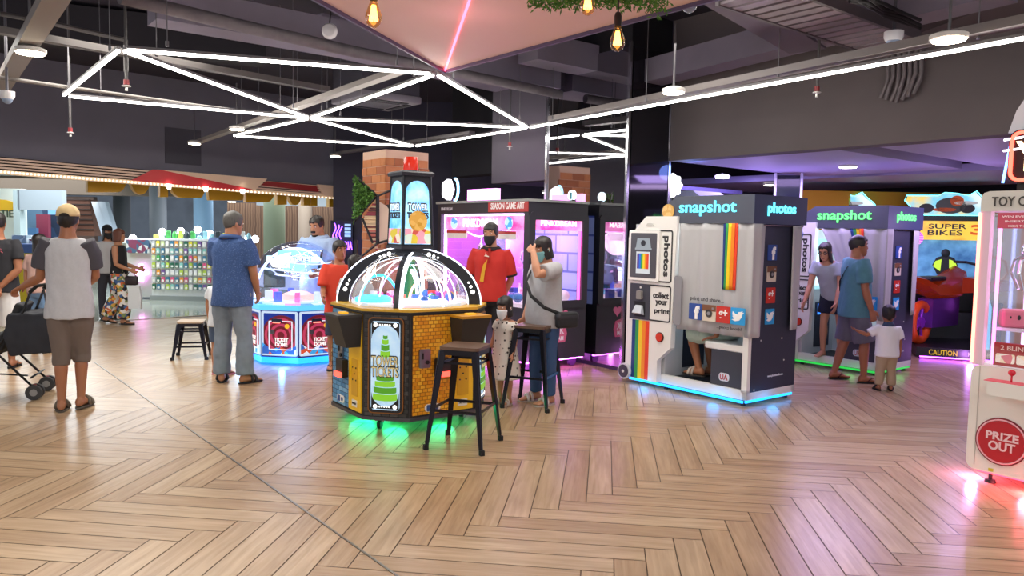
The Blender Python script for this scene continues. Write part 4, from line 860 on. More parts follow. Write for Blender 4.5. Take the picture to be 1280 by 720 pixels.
# ================================================================== PHOTO BOOTHS
RB = ['#173a7c', '#2f9a4e', '#f2d21f', '#f08a1d', '#e2401f']
BW, BD = 1.5, .80
SLATE = M('#4a4f5e', .5); NAVY = M('#343748', .5); WB = pattern('noise', ['#ecebe6', '#e4e3de'], 2, .35); GREYC = pattern('noise', ['#b9b9bb', '#a9a9ad'], 3, .8)
def logo(kind, o, u, v, s, par):
    """square social network tile with its sign"""
    o, u, v = V(o), V(u), V(v); n = u.cross(v).normalized()
    col = {'f': '#2f4f9a', 'camera': '#d9cdbb', 'g': '#c8362c', 'bird': '#2f9fe0'}[kind]
    m = MB(); m.plate(rrect(s, s, s * .06, 3), o, u, v, .006); t = m.build('logo_tile', M(col, .45), par); o = o + n * .006; w = M('#f6f6f4', .5)
    if kind == 'f': txt('f', o + u * s * .12 - v * s * .04, u, v, s * .42, s * .84, t, w, .004, 'emblem', .05)
    elif kind == 'g': txt('g+', o, u, v, s * .62, s * .62, t, w, .004, 'emblem', .02)
    elif kind == 'bird':
        p = [(-.40, -.22), (-.15, -.30), (.12, -.24), (.28, -.05), (.32, .12), (.42, .24), (.30, .24), (.34, .32), (.20, .28), (.06, .26), (.0, .10), (-.18, .14), (-.34, .28), (-.36, .10), (-.30, .0), (-.36, .0), (-.28, -.10), (-.20, -.14)]
        m = MB(); m.plate([(a * s, b * s) for a, b in p], o, u, v, .004); m.build('emblem', w, t)
    else:
        m = MB(); m.plate([(-s / 2, s * .12), (s / 2, s * .12), (s / 2, s / 2), (-s / 2, s / 2)], o, u, v, .003); m.build('emblem_top', M('#7a5138', .5), t)
        m = MB(); m.plate(disc(s * .24, 20, 0, -.02 * s), o, u, v, .006); m.build('emblem', M('#3c3a3a', .4), t); m = MB(); m.plate(disc(s * .11, 16, 0, -.02 * s), o + n * .006, u, v, .003); m.plate(rrect(s * .16, s * .12, .004, 2, s * .3, s * .3), o + n * .003, u, v, .004); m.build('emblem_lens', M('#8f8f96', .3), t)
    return t
def booth(loc, label, glow, openc, under, uk):
    B = thing('photo_booth', label, 'photo booth', loc, RZ, 'photo booths')
    # platform, frame, walls
    m = MB(); m.ex((.30, 0, .06), (BW, .05, .15)); m.ex((BW - .05, 0, .06), (BW, BD, .13)); m.ex((.30, BD - .05, .06), (BW, BD, .13)); m.ex((.3, .04, .06), (BW - .04, BD - .04, .10)); m.build('platform_frame', WHITE, B)
    m = MB(); m.ex((.45, .05, .10), (BW - .05, BD - .05, .12)); m.build('floor_mat', M('#26272b', .7), B)
    m = MB(); m.ex((BW - .06, 0, .13), (BW, .05, 1.73)); m.build('corner_post', WHITE, B)
    m = MB(); m.ex((BW - .03, .05, .13), (BW - .002, BD, 1.73)); sp = m.build('side_panel', NAVY, B)
    m = MB(); m.ex((.4, BD - .03, .12), (BW - .03, BD, 1.73)); m.build('back_panel', M('#c9ccd2', .5), B)
    m = MB(); m.ex((.02, .02, .06), (.48, BD, 1.72)); cb = m.build('printer_cabinet', M('#c3c7cb', .5), B)
    m = MB(); m.ex((.48, .12, .95), (.49, .62, 1.6)); m.build('screen_surround', M('#9fd8e0', .3, 0, .8), cb); m = MB(); m.ex((.488, .18, 1.0), (.495, .55, 1.45)); m.build('photo_screen', pattern('noise', ['#3a9fb4', '#cfeef2', '#2a6a80'], 5, .3, 1.0), cb); m = MB(); m.ex((.48, .30, .2), (.485, .66, .78)); m.build('dark_hatch', M('#1c2233', .4), cb); m = MB(); m.ex((.485, .36, .62), (.49, .56, .76)); m.build('blue_screen', M('#2f7cff', .4, 0, 1.6), cb)
    # front photo tower panel
    P = [(0, .07), (.45, .07), (.45, .30), (.62, .45), (.66, 1.80), (.24, 1.80), (.0, 1.58)]
    m = MB(); m.plate(P, (0, 0, 0), X, Z, .07); pp = m.build('front_panel', WB, B); y = -.07
    m = MB(); m.ex((-.02, -.05, .07), (0, .06, 1.55)); m.build('edge_trim', M('#1d1d20', .5), pp)
    fr((.33, y, 1.39), X, Z, .56, .54, .03, .014, .006, 0).build('outline', M('#2a2a2c', .5), pp)
    m = MB(); m.plate(rrect(.42, .53, .02, 4, .245, 1.39), (0, y, 0), X, Z, .03); mf = m.build('monitor_frame', M('#f2f1ec', .35), pp)
    m = MB(); m.plate(rrect(.36, .47, .01, 4, .245, 1.39), (0, y - .03, 0), X, Z, .004); m.build('monitor', M('#54535a', .12), mf)
    m = MB(); m.plate([(.14, 1.47), (.35, 1.47), (.33, 1.57), (.16, 1.57)], (0, y - .034, 0), X, Z, .004); m.plate([(.13, 1.45), (.36, 1.45), (.36, 1.47), (.13, 1.47)], (0, y - .034, 0), X, Z, .004); m.build('camera_picture', M('#b9c6cf', .4, 0, .3), mf)
    m = MB(); m.plate(disc(.032, 20, .245, 1.52), (0, y - .038, 0), X, Z, .003); m.build('camera_lens_picture', M('#30323a', .3), mf)
    m = MB(); m.plate([(.15, 1.20), (.34, 1.20), (.34, 1.43), (.15, 1.43)], (0, y - .034, 0), X, Z, .004); m.build('photo_picture', M('#dfe6ea', .4, 0, .5), mf)
    for k, c in enumerate(['#5a2f8c', '#2f6fd0'] + RB[1:]):
        m = MB(); m.plate([(.165 + k * .0267, 1.25), (.165 + (k + 1) * .0267, 1.25), (.165 + (k + 1) * .0267, 1.41), (.165 + k * .0267, 1.41)], (0, y - .038, 0), X, Z, .002); m.build('picture_stripe', M(c, .4, 0, .6), mf)
    txt('photos', (.525, y, 1.39), -Z, X, .42, .10, pp, M('#2a2a2c', .5), bold=.03)
    fr((.33, y, .90), X, Z, .56, .38, .03, .014, .006, 0).build('outline', M('#2a2a2c', .5), pp)
    m = MB(); m.plate([(.05, .71), (.33, .71), (.33, 1.09), (.05, 1.09)], (0, y, 0), X, Z, .008); pr = m.build('print_outlet', M('#3d3f4a', .5), pp)
    m = MB(); m.plate([(.12, .74), (.27, .74), (.27, .90), (.12, .90)], (0, y - .008, 0), X, Z, .003); m.build('outlet_hole', M('#15161b', .6), pr); m = MB(); m.loft([[V(p) for p in ((.13, y - .01, .76), (.26, y - .01, .76), (.26, y - .06, .78), (.13, y - .06, .78))], [V(p) for p in ((.15, y - .01, .86), (.24, y - .01, .86), (.24, y - .03, .86), (.15, y - .03, .86))]]); m.build('print_tray', M('#b9c2cc', .3), pr)
    m = MB(); m.plate(rrect(.07, .09, .01, 3, .20, .97), (0, y - .008, 0), X, Z, .03); m.build('sensor', M('#8d8a86', .35), pr); m = MB(); m.plate(disc(.012, 12, .2, 1.05), (0, y - .008, 0), X, Z, .004); m.build('sensor_dot', WHITE, pr)
    for k, wd in enumerate(('collect', 'your', 'print')): txt(wd, (.475 + .01 * k, y, .985 - k * .085), X, Z, .21 if k != 1 else .16, .066, pp, M('#2a2a2c', .5), bold=.03)
    for k, c in enumerate(RB):
        m = MB(); m.plate([(.09 + k * .048, .075), (.138 + k * .048, .075), (.138 + k * .048, .70), (.09 + k * .048, .70)], (0, y, 0), X, Z, .004); m.build('rainbow_stripe', M(c, .4), pp)
    m = MB(); m.plate(disc(.052, 24, .48, .55), (0, y, 0), X, Z, .008); rb = m.build('button_rim', M('#4a1713', .4), pp); m = MB(); m.plate(disc(.043, 24, .48, .55), (0, y - .008, 0), X, Z, .012); m.build('red_button', M('#cf3a24', .35), rb)
    m = MB(); m.plate([(.25, 1.70), (.36, 1.70), (.34, 1.73), (.27, 1.73)], (0, y, 0), X, Z, .012); m.build('speaker_slots', M('#c9c8c2', .4), pp)
    m = MB(); m.plate(disc(.085, 28, .02, .13), (0, y - .01, 0), X, Z, .035); wh = m.build('wheel', M('#cfcfd2', .35), B); m = MB(); m.plate(disc(.07, 28, .02, .13), (0, y - .045, 0), X, Z, .005); m.build('tyre_face', M('#35373d', .5), wh); m = MB(); m.plate(disc(.016, 14, .02, .13), (0, y - .05, 0), X, Z, .006); m.build('hub', WHITE, wh)
    # seat
    m = MB(); m.ex((1.06, .03, .12), (1.44, .70, .50)); se = m.build('seat_box', M('#3b3d48', .5), B); m = MB(); m.box((1.21, .36, .535), (.46, .68, .07), 0, .015); m.build('seat_top', WHITE, se)
    m = MB(); m.plate(rrect(.12, .08, .03, 4, 1.22, .24), (0, .03, 0), X, Z, .003); m.build('sticker', M('#d9dce4', .5), se); txt('UA', (1.22, .026, .24), X, Z, .09, .055, se, M('#b8342c', .5), .003)
    # header
    m = MB(); m.plate([(.42, 1.73), (BW + .03, 1.73), (BW + .03, 2.0), (.62, 2.0), (.42, 1.88)], (0, -.04, 0), X, Z, -(BD + .08)); hd = m.build('header', SLATE, B)
    m = MB(); m.ex((BW + .03, -.04, 1.73), (BW + .034, BD + .04, 2.0)); m.build('header_side', M('#3c4560', .5), hd)
    gl = M(glow, .4, 0, 1.9); dim = M('#1c2a33', .5)
    txt('snapshot', (1.0, -.042, 1.875), X, Z, .68, .15, hd, gl, .01, bold=.008); txt('photos', (BW + .034, BD / 2, 1.87), Y, Z, .46, .13, hd, gl, .01, bold=.008)
    m = MB(); m.plate(disc(.075, 28, .52, 1.85) if not openc else disc(.095, 28, .40, 1.66), (0, -.045 if not openc else y, 0), X, Z, .012); m.build('round_badge', pattern('cells', ['#d9a95a', '#e6c07c', '#c98f3e'], 22, .4) if not openc else pattern('cells', ['#3f6fb0', '#cfd8ea', '#c85a78', '#5a86c0'], 22, .4), hd)
    # curtains
    def wave(s): return .018 * sin(s * 21) + .010 * sin(s * 47 + 1)
    CUR = M('#b4b4b6', .85); z0, z1 = .66, 1.73
    def drape(name, pts, mat, zt, zb, off=0, slant=None):
        m = MB(); rows = []
        for k in range(15):
            f_ = k / 14; row = []
            for i, (px, py, nx, ny) in enumerate(pts):
                w_ = wave(px + py) * (.5 + .6 * f_) + off; x_ = px + (slant(px, f_) if slant else 0); row.append(V((x_ + nx * w_, py + ny * w_, zt + (zb - zt) * f_)))
            rows.append(row)
        m.grid(rows); o = m.build(name, mat, B, True); s_ = o.modifiers.new('thick', 'SOLIDIFY'); s_.thickness = .004; return o
    def line(a, c, n, nn): return [(a[0] + (c[0] - a[0]) * i / n, a[1] + (c[1] - a[1]) * i / n, *nn) for i in range(n + 1)]
    if not openc:
        cu = drape('curtain', line((.66, -.03), (1.53, -.03), 60, (0, -1)) + line((1.53, -.03), (1.53, .17), 12, (1, 0)), CUR, z1, z0)
        for k, c in enumerate(RB): drape('curtain_stripe', line((1.19 + k * .035, -.03), (1.225 + k * .035, -.03), 4, (0, -1)), M(c, .8), z1, 1.10, .006).parent = cu
        txt('print and share...', (1.06, -.075, .985), X, Z, .40, .05, cu, M('#3a3a3e', .6), .002); txt('...photo booth!', (1.33, -.075, .735), X, Z, .28, .04, cu, M('#3a3a3e', .6), .002)
        for k, kd in enumerate(('f', 'camera', 'g', 'bird')): logo(kd, (.93 + k * .165, -.072, .86), X, Z, .16, cu)
        m = MB(); m.plate(rrect(.10, .5, .03, 4, .70, .95), (0, -.075, 0), X, Z, .004); m.build('curtain_edge', M('#8b8b90', .8), cu)
    else:
        cu = drape('curtain', line((.72, -.03), (1.53, -.03), 60, (0, -1)) + line((1.53, -.03), (1.53, .12), 8, (1, 0)), CUR, z1, z0, 0, lambda px, f_: (max(0, 1.32 - px) * .62 * min(1, f_ * 1.5)))
        for k, c in enumerate(RB): drape('curtain_stripe', line((1.08 + k * .035, -.03), (1.115 + k * .035, -.03), 4, (0, -1)), M(c, .8), z1, 1.15, .008, lambda px, f_: (max(0, 1.32 - px) * .62 * min(1, f_ * 1.0))).parent = cu
        logo('bird', (1.40, -.08, .86), X, Z, .16, cu)
    drape('side_curtain', line((BW + .03, .60), (BW + .03, .80), 14, (1, 0)), CUR, 1.72, .70)
    m = MB(); m.cyl((BW + .02, .05, 1.72), (BW + .02, BD, 1.72), .008, n=8); m.build('curtain_rail', CHROME, B)
    for k, kd in enumerate(('f', 'camera', 'g', 'bird')): logo(kd, (BW, .32, 1.46 - k * .205), Y, Z, .15, sp)
    txt('www.photobooth.com', (BW, .46, .26), Y, Z, .26, .03, sp, M('#d9dbe2', .5), .003)
    m = MB(); [m.plate(disc(.008, 10, yy, zz), (BW - .002, 0, 0), Y, Z, .004) for yy, zz in ((.2, .62), (.55, .62), (.12, .15), (.6, .4))]; m.build('screws', WHITE, sp)
    # glowing strip and feet
    m = MB(); m.ex((.03, -.03, .035), (BW - .02, -.015, .058)); m.ex((BW - .015, 0, .035), (BW, BD - .03, .058)); m.build('underglow_strip', M(under, .4, 0, 2.4 * uk), B)
    for x, yy in ((.5, .03), (1.44, .04), (1.44, .74), (.1, .74)): m = MB(); m.cyl((x, yy, 0), (x, yy, .06), .025, .018, 14); m.build('foot', BLACK, B)
    rot = Matrix.Rotation(RZ, 3, 'Z')
    for x, yy in ((.3, -.10), (1.2, -.10), (BW + .10, .3)): point('booth_underglow', V(loc) + rot @ V((x, yy, .05)), .45 * uk, lin(under), .06)
    point('booth_interior_light', V(loc) + rot @ V((.95, .4, 1.6)), 9, (.8, .95, 1), .1)
    return B
BO1 = V((1.304, 8.34, 0)); BO2 = V((4.32, 8.92, 0)) + AX * 1.5
booth(BO1, 'nearer photo booth with blue lit lettering, drawn grey curtain and someone seated inside', '#5fe6ff', False, '#1f9fff', 1)
booth(BO2, 'farther photo booth with curtain pulled open and green lit lettering, behind the man in teal', '#5fff7a', True, '#2fd050', .3)
# glass screen between two slim white posts behind the first booth
t = thing('glass_screen', 'dark glass screen between two slim white posts behind the first photo booth', 'screen', at(985, 240, 10.6) * 1, RZ + R(40)); t.location.z = 0
for x in (-.17, .17): m = MB(); m.ex((x - .015, -.015, 0), (x + .015, .015, 2.49)); m.build('post', M('#c9c8d2', .4), t)
m = MB(); m.ex((-.15, -.004, .1), (.15, .004, 2.46)); m.build('pane', M('#20242c', .08), t)
point('badge_glow', at(862, 214, 9.3), 2.5, (.2, .35, 1), .1)
# lit topper and dark cabinet tops that show behind the first booth
S_ = thing('white_neon_badge', 'white glowing scalloped sign above the first photo booth, left of its header', 'sign', at(842, 232, 9.9), R(-30))
m = MB(); m.plate([(.11 * (1 + .10 * cos(8 * a)) * cos(a), .14 * (1 + .10 * cos(8 * a)) * sin(a)) for a in [k * 2 * pi / 48 for k in range(48)]], (0, 0, 0), X, Z, .06); m.build('lit_face', pattern('noise', ['#bfeaff', '#ffffff', '#ffd9e6'], 12, .4, 3), S_)
m = MB(); m.ex((-.02, 0, -1.0), (.02, .04, -.1)); m.build('post', BLACK, S_)
t = thing('white_game_cabinet', 'white game cabinet top with black angular stripes behind the first photo booth header', 'arcade machine', g(870, 458) + V((0, 1.2, 0)), RZ)
m = MB(); m.plate([(-.25, 0), (.55, 0), (.55, 1.9), (.45, 2.06), (.2, 2.22), (-.25, 2.22)], (0, 0, 0), X, Z, -.6); m.build('body', M('#cdd4ea', .4), t); m = MB(); m.plate([(.30, 1.9), (.36, 1.9), (.46, 2.02), (.46, 2.1), (.30, 1.99)], (0, 0, 0), X, Z, .01); m.plate([(.38, 1.86), (.53, 1.86), (.53, 1.9), (.47, 2.0), (.38, 1.93)], (0, 0, 0), X, Z, .01); m.build('stripes', BLACK, t)
t = thing('purple_game_cabinet', 'dark cabinet edge with pink and purple art between the mirror and the first photo booth', 'arcade machine', g(838, 455) + V((.05, .35, 0)), RZ)
m = MB(); m.ex((-.3, 0, 0), (.25, .3, 1.9)); m.build('body', M('#17161f', .5), t); m = MB(); m.plate([(-.28, 1.62), (.22, 1.62), (.22, 1.88), (-.28, 1.88)], (0, 0, 0), X, Z, .01); m.build('art_panel', pattern('cells', ['#23265a', '#c23a7a', '#3a2a6a', '#e6e8f4', '#5a2a6a'], 7, .4, .4), t)

# ================================================================== DOME TICKET GAME (blue)
DG = g(357, 458) + V((0, .58, 0)); DG.z = 0
D = thing('dome_ticket_game', 'blue glowing ticket game with a tall clear dome behind the man in the blue shirt', 'arcade machine', DG, R(-8))
OC = [(.60 * cos(R(22.5 + 45 * k)), .60 * sin(R(22.5 + 45 * k))) for k in range(8)]
m = MB(); m.plate(OC, (0, 0, .10), X, Y, .55); m.build('cabinet', M('#1d2f8c', .4), D)
m = MB(); m.plate([(x * .99, y * .99) for x, y in OC], (0, 0, .03), X, Y, .08); m.build('base_light', M('#1f8cff', .4, 0, 2.2), D)
m = MB(); m.plate([(x * 1.04, y * 1.04) for x, y in OC], (0, 0, .65), X, Y, .06); m.build('table_rim', M('#5fc4ff', .3, 0, .9), D)
AR = M('#1d3fae', .35, 0, .4)
for k in range(8):
    a, c = V((*OC[k], 0)), V((*OC[(k + 1) % 8], 0)); u = (c - a).normalized(); n = u.cross(Z); L_ = (c - a).length; cx = L_ / 2
    fr(a + u * cx + Z * .38 + n * .001, u, Z, L_ * .96, .52, .02, .025, .012, 0).build('panel_frame', M('#d5e8ff', .3, 0, .6), D)
    m = MB(); m.plate([(cx - L_ * .46, .13), (cx + L_ * .46, .13), (cx + L_ * .46, .63), (cx - L_ * .46, .63)], a, u, Z, .004); ap = m.build('art_panel', AR, D)
    for j in range(7):
        m = MB(); r0, r1 = .235 - j * .032, .235 - j * .032 - .026
        P0 = [(cx + .02 + max(r0, .008) * cos(t_), .36 + max(r0, .008) * sin(t_)) for t_ in [i * 2 * pi / 26 for i in range(26)]]
        m.plate([(min(max(p, cx - L_ * .45), cx + L_ * .45), min(max(q, .14), .62)) for p, q in P0], a + n * (.004 + j * .0015), u, Z, .0015); m.build('art_ring', M('#7c1f2c' if j % 2 == 0 else '#d8456a', .35, 0, .5), ap)
    m = MB(); m.plate([(cx - L_ * .45, .14), (cx + L_ * .45, .14), (cx + L_ * .45, .24), (cx + L_ * .2, .2), (cx, .23), (cx - L_ * .2, .19), (cx - L_ * .45, .27)], a + n * .016, u, Z, .003); m.build('art_waves', pattern('cells', ['#3aa0d8', '#d8ecf4', '#c8502f', '#2f60b0', '#f0c8a0'], 14, .35, .4), ap)
    fr(a + u * (cx + .02) + Z * .36 + n * .018, u, Z, .29, .34, .012, .010, .008, 0).build('door_frame', M('#eef2ff', .3, 0, .7), D)
    m = MB(); m.plate(disc(.03, 16, cx - .08, .40), a + n * .02, u, Z, .01); m.build('lock', STEEL, D)
    if k % 2 == 0 or True:
        txt('TICKET', a + u * (cx + .03) + Z * .31 + n * .022, u, Z, .17, .045, ap, M('#f6f4ee', .4, 0, .8), .004, bold=.03); txt('DOME', a + u * (cx + .03) + Z * .255 + n * .022, u, Z, .15, .045, ap, M('#f6f4ee', .4, 0, .8), .004, bold=.03)
    m = MB(); m.plate(disc(.028, 14, cx + .10, .47), a + n * .021, u, Z, .006); m.build('star_print', M('#f0b428', .4, 0, .8), ap)
    m = MB(); m.plate(rrect(.12, .05, .01, 3, cx - .02, .53), a + n * .021, u, Z, .02); tb = m.build('ticket_slot', M('#23314c', .4), D); m = MB(); m.plate(rrect(.09, .015, .004, 2, cx - .02, .512), a + n * .041, u, Z, .006); m.build('red_light', M('#ff6a5a', .4, 0, 2.5), tb)
m = MB(); m.lathe([(.56, .71), (.56, .95)] + [(.56 * cos(a), .95 + .50 * sin(a)) for a in [k * pi / 2 / 12 for k in range(1, 12)]] + [(.02, 1.45)], 36); m.build('glass_dome', glass('#dfe6ff', .25, 'blue_dome'), D, True)
m = MB(); m.lathe([(.001, .71), (.54, .71), (.54, .73), (.001, .73)], 32); m.build('playfield', pattern('cells', ['#c8e4ff', '#7fa8ff', '#ff9ad0', '#e8f4ff', '#5f7fe0'], 5, .3, .9), D)
m = MB(); m.lathe([(.001, .73), (.20, .73), (.20, .80), (.10, .84), (.001, .84)], 28); m.build('centre_turntable', M('#ffb9a0', .4, 0, 1.4), D, 40)
for k in range(9):
    a = R(40 * k + 10); m = MB(); m.box((.36 * cos(a), .36 * sin(a), .79), (.09, .06, .12), a, .01); m.build('target_block', M(('#5a6fff', '#ff7ab8', '#e6f2ff')[k % 3], .4, 0, .9), D)
m = MB(); m.ex((-.33, -.20, 1.20), (.33, -.16, 1.27)); hs = m.build('hanging_sign', M('#d5fbff', .3, 0, 2.0), D); txt('HIT the TICKET', (0, -.205, 1.235), X, Z, .5, .05, hs, M('#243a6a', .5), .003)
m = MB(); m.ex((-.19, -.19, 1.28), (.19, -.17, 1.34)); m.plate([(-.22, 1.19), (.22, 1.19), (.10, 1.09), (0, 1.06), (-.10, 1.09)], (0, -.18, 0), X, Z, .02); m.build('sign_wings', M('#9ff2ec', .3, 0, 1.5), hs)
for z, r_ in ((1.20, .40), (1.10, .46), (1.03, .30)):
    m = MB(); m.tube([(r_ * cos(2 * pi * k / 30), r_ * .8 * sin(2 * pi * k / 30), z + .02 * sin(4 * pi * k / 30)) for k in range(30)], .008, 6, True); m.build('neon_hoop', M('#dfe8ff', .4, 0, 1.3), D)
m = MB()
for k in range(8): a = k * pi / 4; m.tube([(.30 * cos(a), .24 * sin(a), 1.05), (.44 * cos(a + .2), .35 * sin(a + .2), 1.14)], .006, 5)
m.build('neon_spokes', M('#dfe8ff', .4, 0, 1.0), D)
arc_ = [( .52 * cos(a), -.12, .74 + .62 * sin(a)) for a in [k * pi / 24 for k in range(25)]]
m = MB(); m.tube(arc_, .016, 8); m.build('light_arch', M('#cfe2ff', .4, 0, 4), D)
point('dome_game_glow', DG + V((0, 0, 1.0)), 12, (.6, .7, 1), .2)
for a in (-150, -90, -30): point('blue_underglow', DG + V((.72 * cos(R(a)), .72 * sin(R(a)), .06)), 2.2, (.1, .45, 1), .03)

# ================================================================== RACING MACHINES
def racer(loc, label, tint):
    A = thing('racing_arcade_machine', label, 'arcade machine', loc, R(-20), 'racing machines')
    w = .52; BK = M('#17171c', .4)
    m = MB(); m.ex((-w, .30, .05), (w, .75, .55)); m.ex((-w, .42, .55), (-w + .05, .75, 1.95)); m.ex((w - .05, .42, .55), (w, .75, 1.95)); m.ex((-w, .70, .5), (w, .75, 1.95)); m.build('cabinet', BK, A)
    m = MB(); m.ex((-w, -.95, .04), (w, .35, .16)); pf = m.build('platform', BK, A); txt('CAUTION', (-.2, -.951, .10), X, Z, .34, .07, pf, M('#e6c22a', .4, 0, .5)); txt('KEEP DRY', (.25, -.951, .10), X, Z, .30, .05, pf, M('#d8d0b0', .4, 0, .3))
    m = MB(); m.ex((-w + .05, .50, .95), (w - .05, .54, 1.62)); sc_ = m.build('screen', pattern('noise', ['#0a1a30', '#2a5f90', '#5f9fc8', '#10243f'], 4, .2, .7), A)
    m = MB(); m.ell((0, .49, 1.42), (.06, .02, .065)); m.loft([[V((x * s_, .485, z)) for x in (-1, -.5, 0, .5, 1)] + [V((x * s_, .497, z)) for x in (1, .5, 0, -.5, -1)] for s_, z in ((.10, 1.10), (.17, 1.24), (.12, 1.35), (.04, 1.38))]); m.build('rider_picture', M('#1d2b33', .4, 0, .2), sc_)
    m = MB(); [m.plate([(s * .06, 1.15), (s * .16, 1.22), (s * .13, 1.30), (s * .05, 1.33)], (0, .484, 0), X, Z, .003) for s in (-1, 1)]; m.build('rider_trim', M('#b9e83a', .4, 0, 1), sc_)
    m = MB(); m.ex((-w, .34, 1.62), (w, .60, 1.90)); mq = m.build('marquee', pattern('noise', ['#2f6fc0', '#e8c020', '#f6d84a', '#d9861a', '#2f6fc0'], 3.0, .3, .6), A)
    txt('SUPER', (-.02, .338, 1.82), X, Z, .50, .075, mq, M('#1d2a3a', .4)); txt('BIKES', (-.05, .338, 1.725), X, Z, .46, .075, mq, M('#1d2a3a', .4)); txt('3', (.37, .338, 1.775), X, Z, .18, .15, mq, M('#e8661a', .4, 0, .6), bold=.04)
    m = MB(); m.ex((-w, .5, 1.90), (w, .7, 2.0)); m.build('marquee_shelf', BK, A)
    out = [(-.56, 2.0), (.58, 2.0), (.56, 2.1), (.50, 2.18), (.42, 2.24), (.34, 2.33), (.24, 2.27), (.08, 2.30), (-.06, 2.31), (-.14, 2.27), (-.56, 2.27), (-.58, 2.20), (-.50, 2.12), (-.54, 2.06)]
    m = MB(); m.plate([(x * 1.03, 2.14 + (z - 2.14) * 1.08) for x, z in out], (0, .47, 0), X, Z, .02); tp = m.build('topper_edge', M('#0f3a34', .4), A)
    m = MB(); m.plate(out, (0, .45, 0), X, Z, .012); m.build('topper_art', pattern('noise', ['#e8861a', '#f2c82a', '#6fc8dc', '#dff0f0', '#e88a1a'], 3.2, .3, .8), tp)
    m = MB(); m.tube([(x * 1.03, .44, 2.14 + (z - 2.14) * 1.08) for x, z in out], .007, 6, True); m.build('topper_neon', M('#6ff0ff', .4, 0, 3), tp)
    for px, pz, rx, rz_, c in ((-.30, 2.09, .10, .07, '#2b2b2f'), (.02, 2.13, .20, .12, '#4a4a4a'), (.1, 2.2, .09, .08, tint), (.24, 2.09, .10, .07, '#2b2b2f'), (-.06, 2.07, .16, .03, tint), (.22, 2.17, .16, .03, '#e8e8e8')):
        m = MB(); m.plate([(px + rx * cos(a), pz + rz_ * sin(a)) for a in [i * pi / 9 for i in range(18)]], (0, .436, 0), X, Z, .006); m.build('racer_picture', M(c, .4, 0, .35), tp)
    # ride-on motorbike
    OR = M('#e2481c', .25, 0, .08); DK = M('#26262b', .35)
    def wheel(y, r_): 
        m = MB(); m.tube([(-.12, y + r_ * cos(2 * pi * k / 30), .36 + r_ * sin(2 * pi * k / 30)) for k in range(30)], .045, 10, True); o = m.build('wheel', M('#e8541e', .35), A, True)
        m = MB(); m.cyl((-.15, y, .36), (-.09, y, .36), .06, n=16)
        for k in range(5): a = k * 2 * pi / 5; m.tube([(-.12, y, .36), (-.12, y + r_ * cos(a), .36 + r_ * sin(a))], .014, 6)
        m.build('rim', M('#a03bd0', .3, .4), o)
    wheel(-.62, .20)
    m = MB(); m.loft([[V((-.12 + x * s_, y, z + q * h_)) for x, q in ((-1, -.6), (-.8, .5), (0, 1), (.8, .5), (1, -.6), (0, -1))] for y, z, s_, h_ in ((-.92, .86, .04, .03), (-.70, .80, .12, .07), (-.45, .72, .13, .09), (-.2, .74, .16, .14), (.05, .74, .17, .16), (.25, .84, .16, .14), (.40, .86, .08, .08))]); m.build('fairing', OR, A, 50)
    m = MB(); m.loft([[V((-.12 + x * s_, y, z)) for x, z in ((-1, .30), (1, .30), (1, .62), (-1, .62))] for y, s_ in ((-.50, .08), (-.2, .12), (.15, .11))]); m.tube([(-.2, -.3, .32), (-.22, -.55, .40), (-.24, -.80, .52)], .045, 10); m.build('engine', M('#7a3fa0', .3, .5), A, 50)
    m = MB(); m.box((-.12, -.42, .84), (.20, .42, .05), 0, .02); m.build('seat', BLACK, A); m = MB(); m.ell((-.22, -.90, .80), (.035, .03, .025)); m.build('tail_light', M('#ff5a3a', .3, 0, 4), A)
    m = MB(); m.tube([(-.38, .16, 1.0), (-.25, .26, 1.02), (0, .26, 1.02), (.13, .16, 1.0)], .016, 8); m.build('handlebar', DK, A)
    m = MB(); m.loft([[V((x, y, z)) for x, z in ((.10, .68), (.48, .72), (.48, .82), (.10, .86))] for y in (-.1, .35)]); m.build('side_fairing', OR, A)
    m = MB(); m.tube([(.36, -.75, .10), (.36, -.75, .72), (.36, -.35, .98)], .022, 6); m.tube([(.36, -.35, .98), (.36, .3, 1.05)], .022, 6); m.build('guard_rail', M('#6fb8e8', .3, 0, 1.2), A)
    m = MB(); m.ex((.40, -.70, .12), (.52, .1, .78)); m.build('side_bin', pattern('cells', ['#4a3326', '#2d211b', '#6a4a33'], 7, .6), A)
    for ch in A.children:
        if ch.name.split('.')[0] in ('wheel', 'fairing', 'engine', 'seat', 'tail_light', 'handlebar', 'side_fairing'): ch.scale = (1.28, 1.28, 1.28); ch.location = (.10, .12, -.01); ch.rotation_euler = (0, 0, R(-30))
    for s in (-1, 1): m = MB(); m.tube([(s * (w + .01), .36, .3), (s * (w + .03), .36, 1.0), (s * (w + .01), .36, 1.6)], .012, 6); m.build('neon_edge', M('#e67aff', .4, 0, 4), A)
    m = MB(); m.plate(disc(.11, 20, -w + .08, 1.64), (0, .33, 0), X, Z, .012); m.build('round_badge', pattern('rings', ['#a02fc0', '#ffb0f0'], 9, .4, .7), A)
    m = MB(); m.ex((-w + .05, -.93, .02), (w - .05, -.9, .04)); m.build('underglow_strip', M('#b04bff', .4, 0, 8), A)
    return A
RL = g(1183, 452) + V((.53, .95, 0)); RL.z = 0
racer((RL.x, RL.y, 0), 'racing machine with orange motorbike between the farther photo booth and the white claw machine', '#e05a20')
racer((RL.x - 1.35, RL.y + .75, 0), 'racing bike machine whose green rider topper shows above the second photo booth header', '#9fe03a')
point('violet_underglow', RL + V((-.3, -1.1, .08)), 5, (.65, .25, 1), .04); point('violet_underglow', RL + V((.4, -1.0, .08)), 4, (.65, .25, 1), .04)

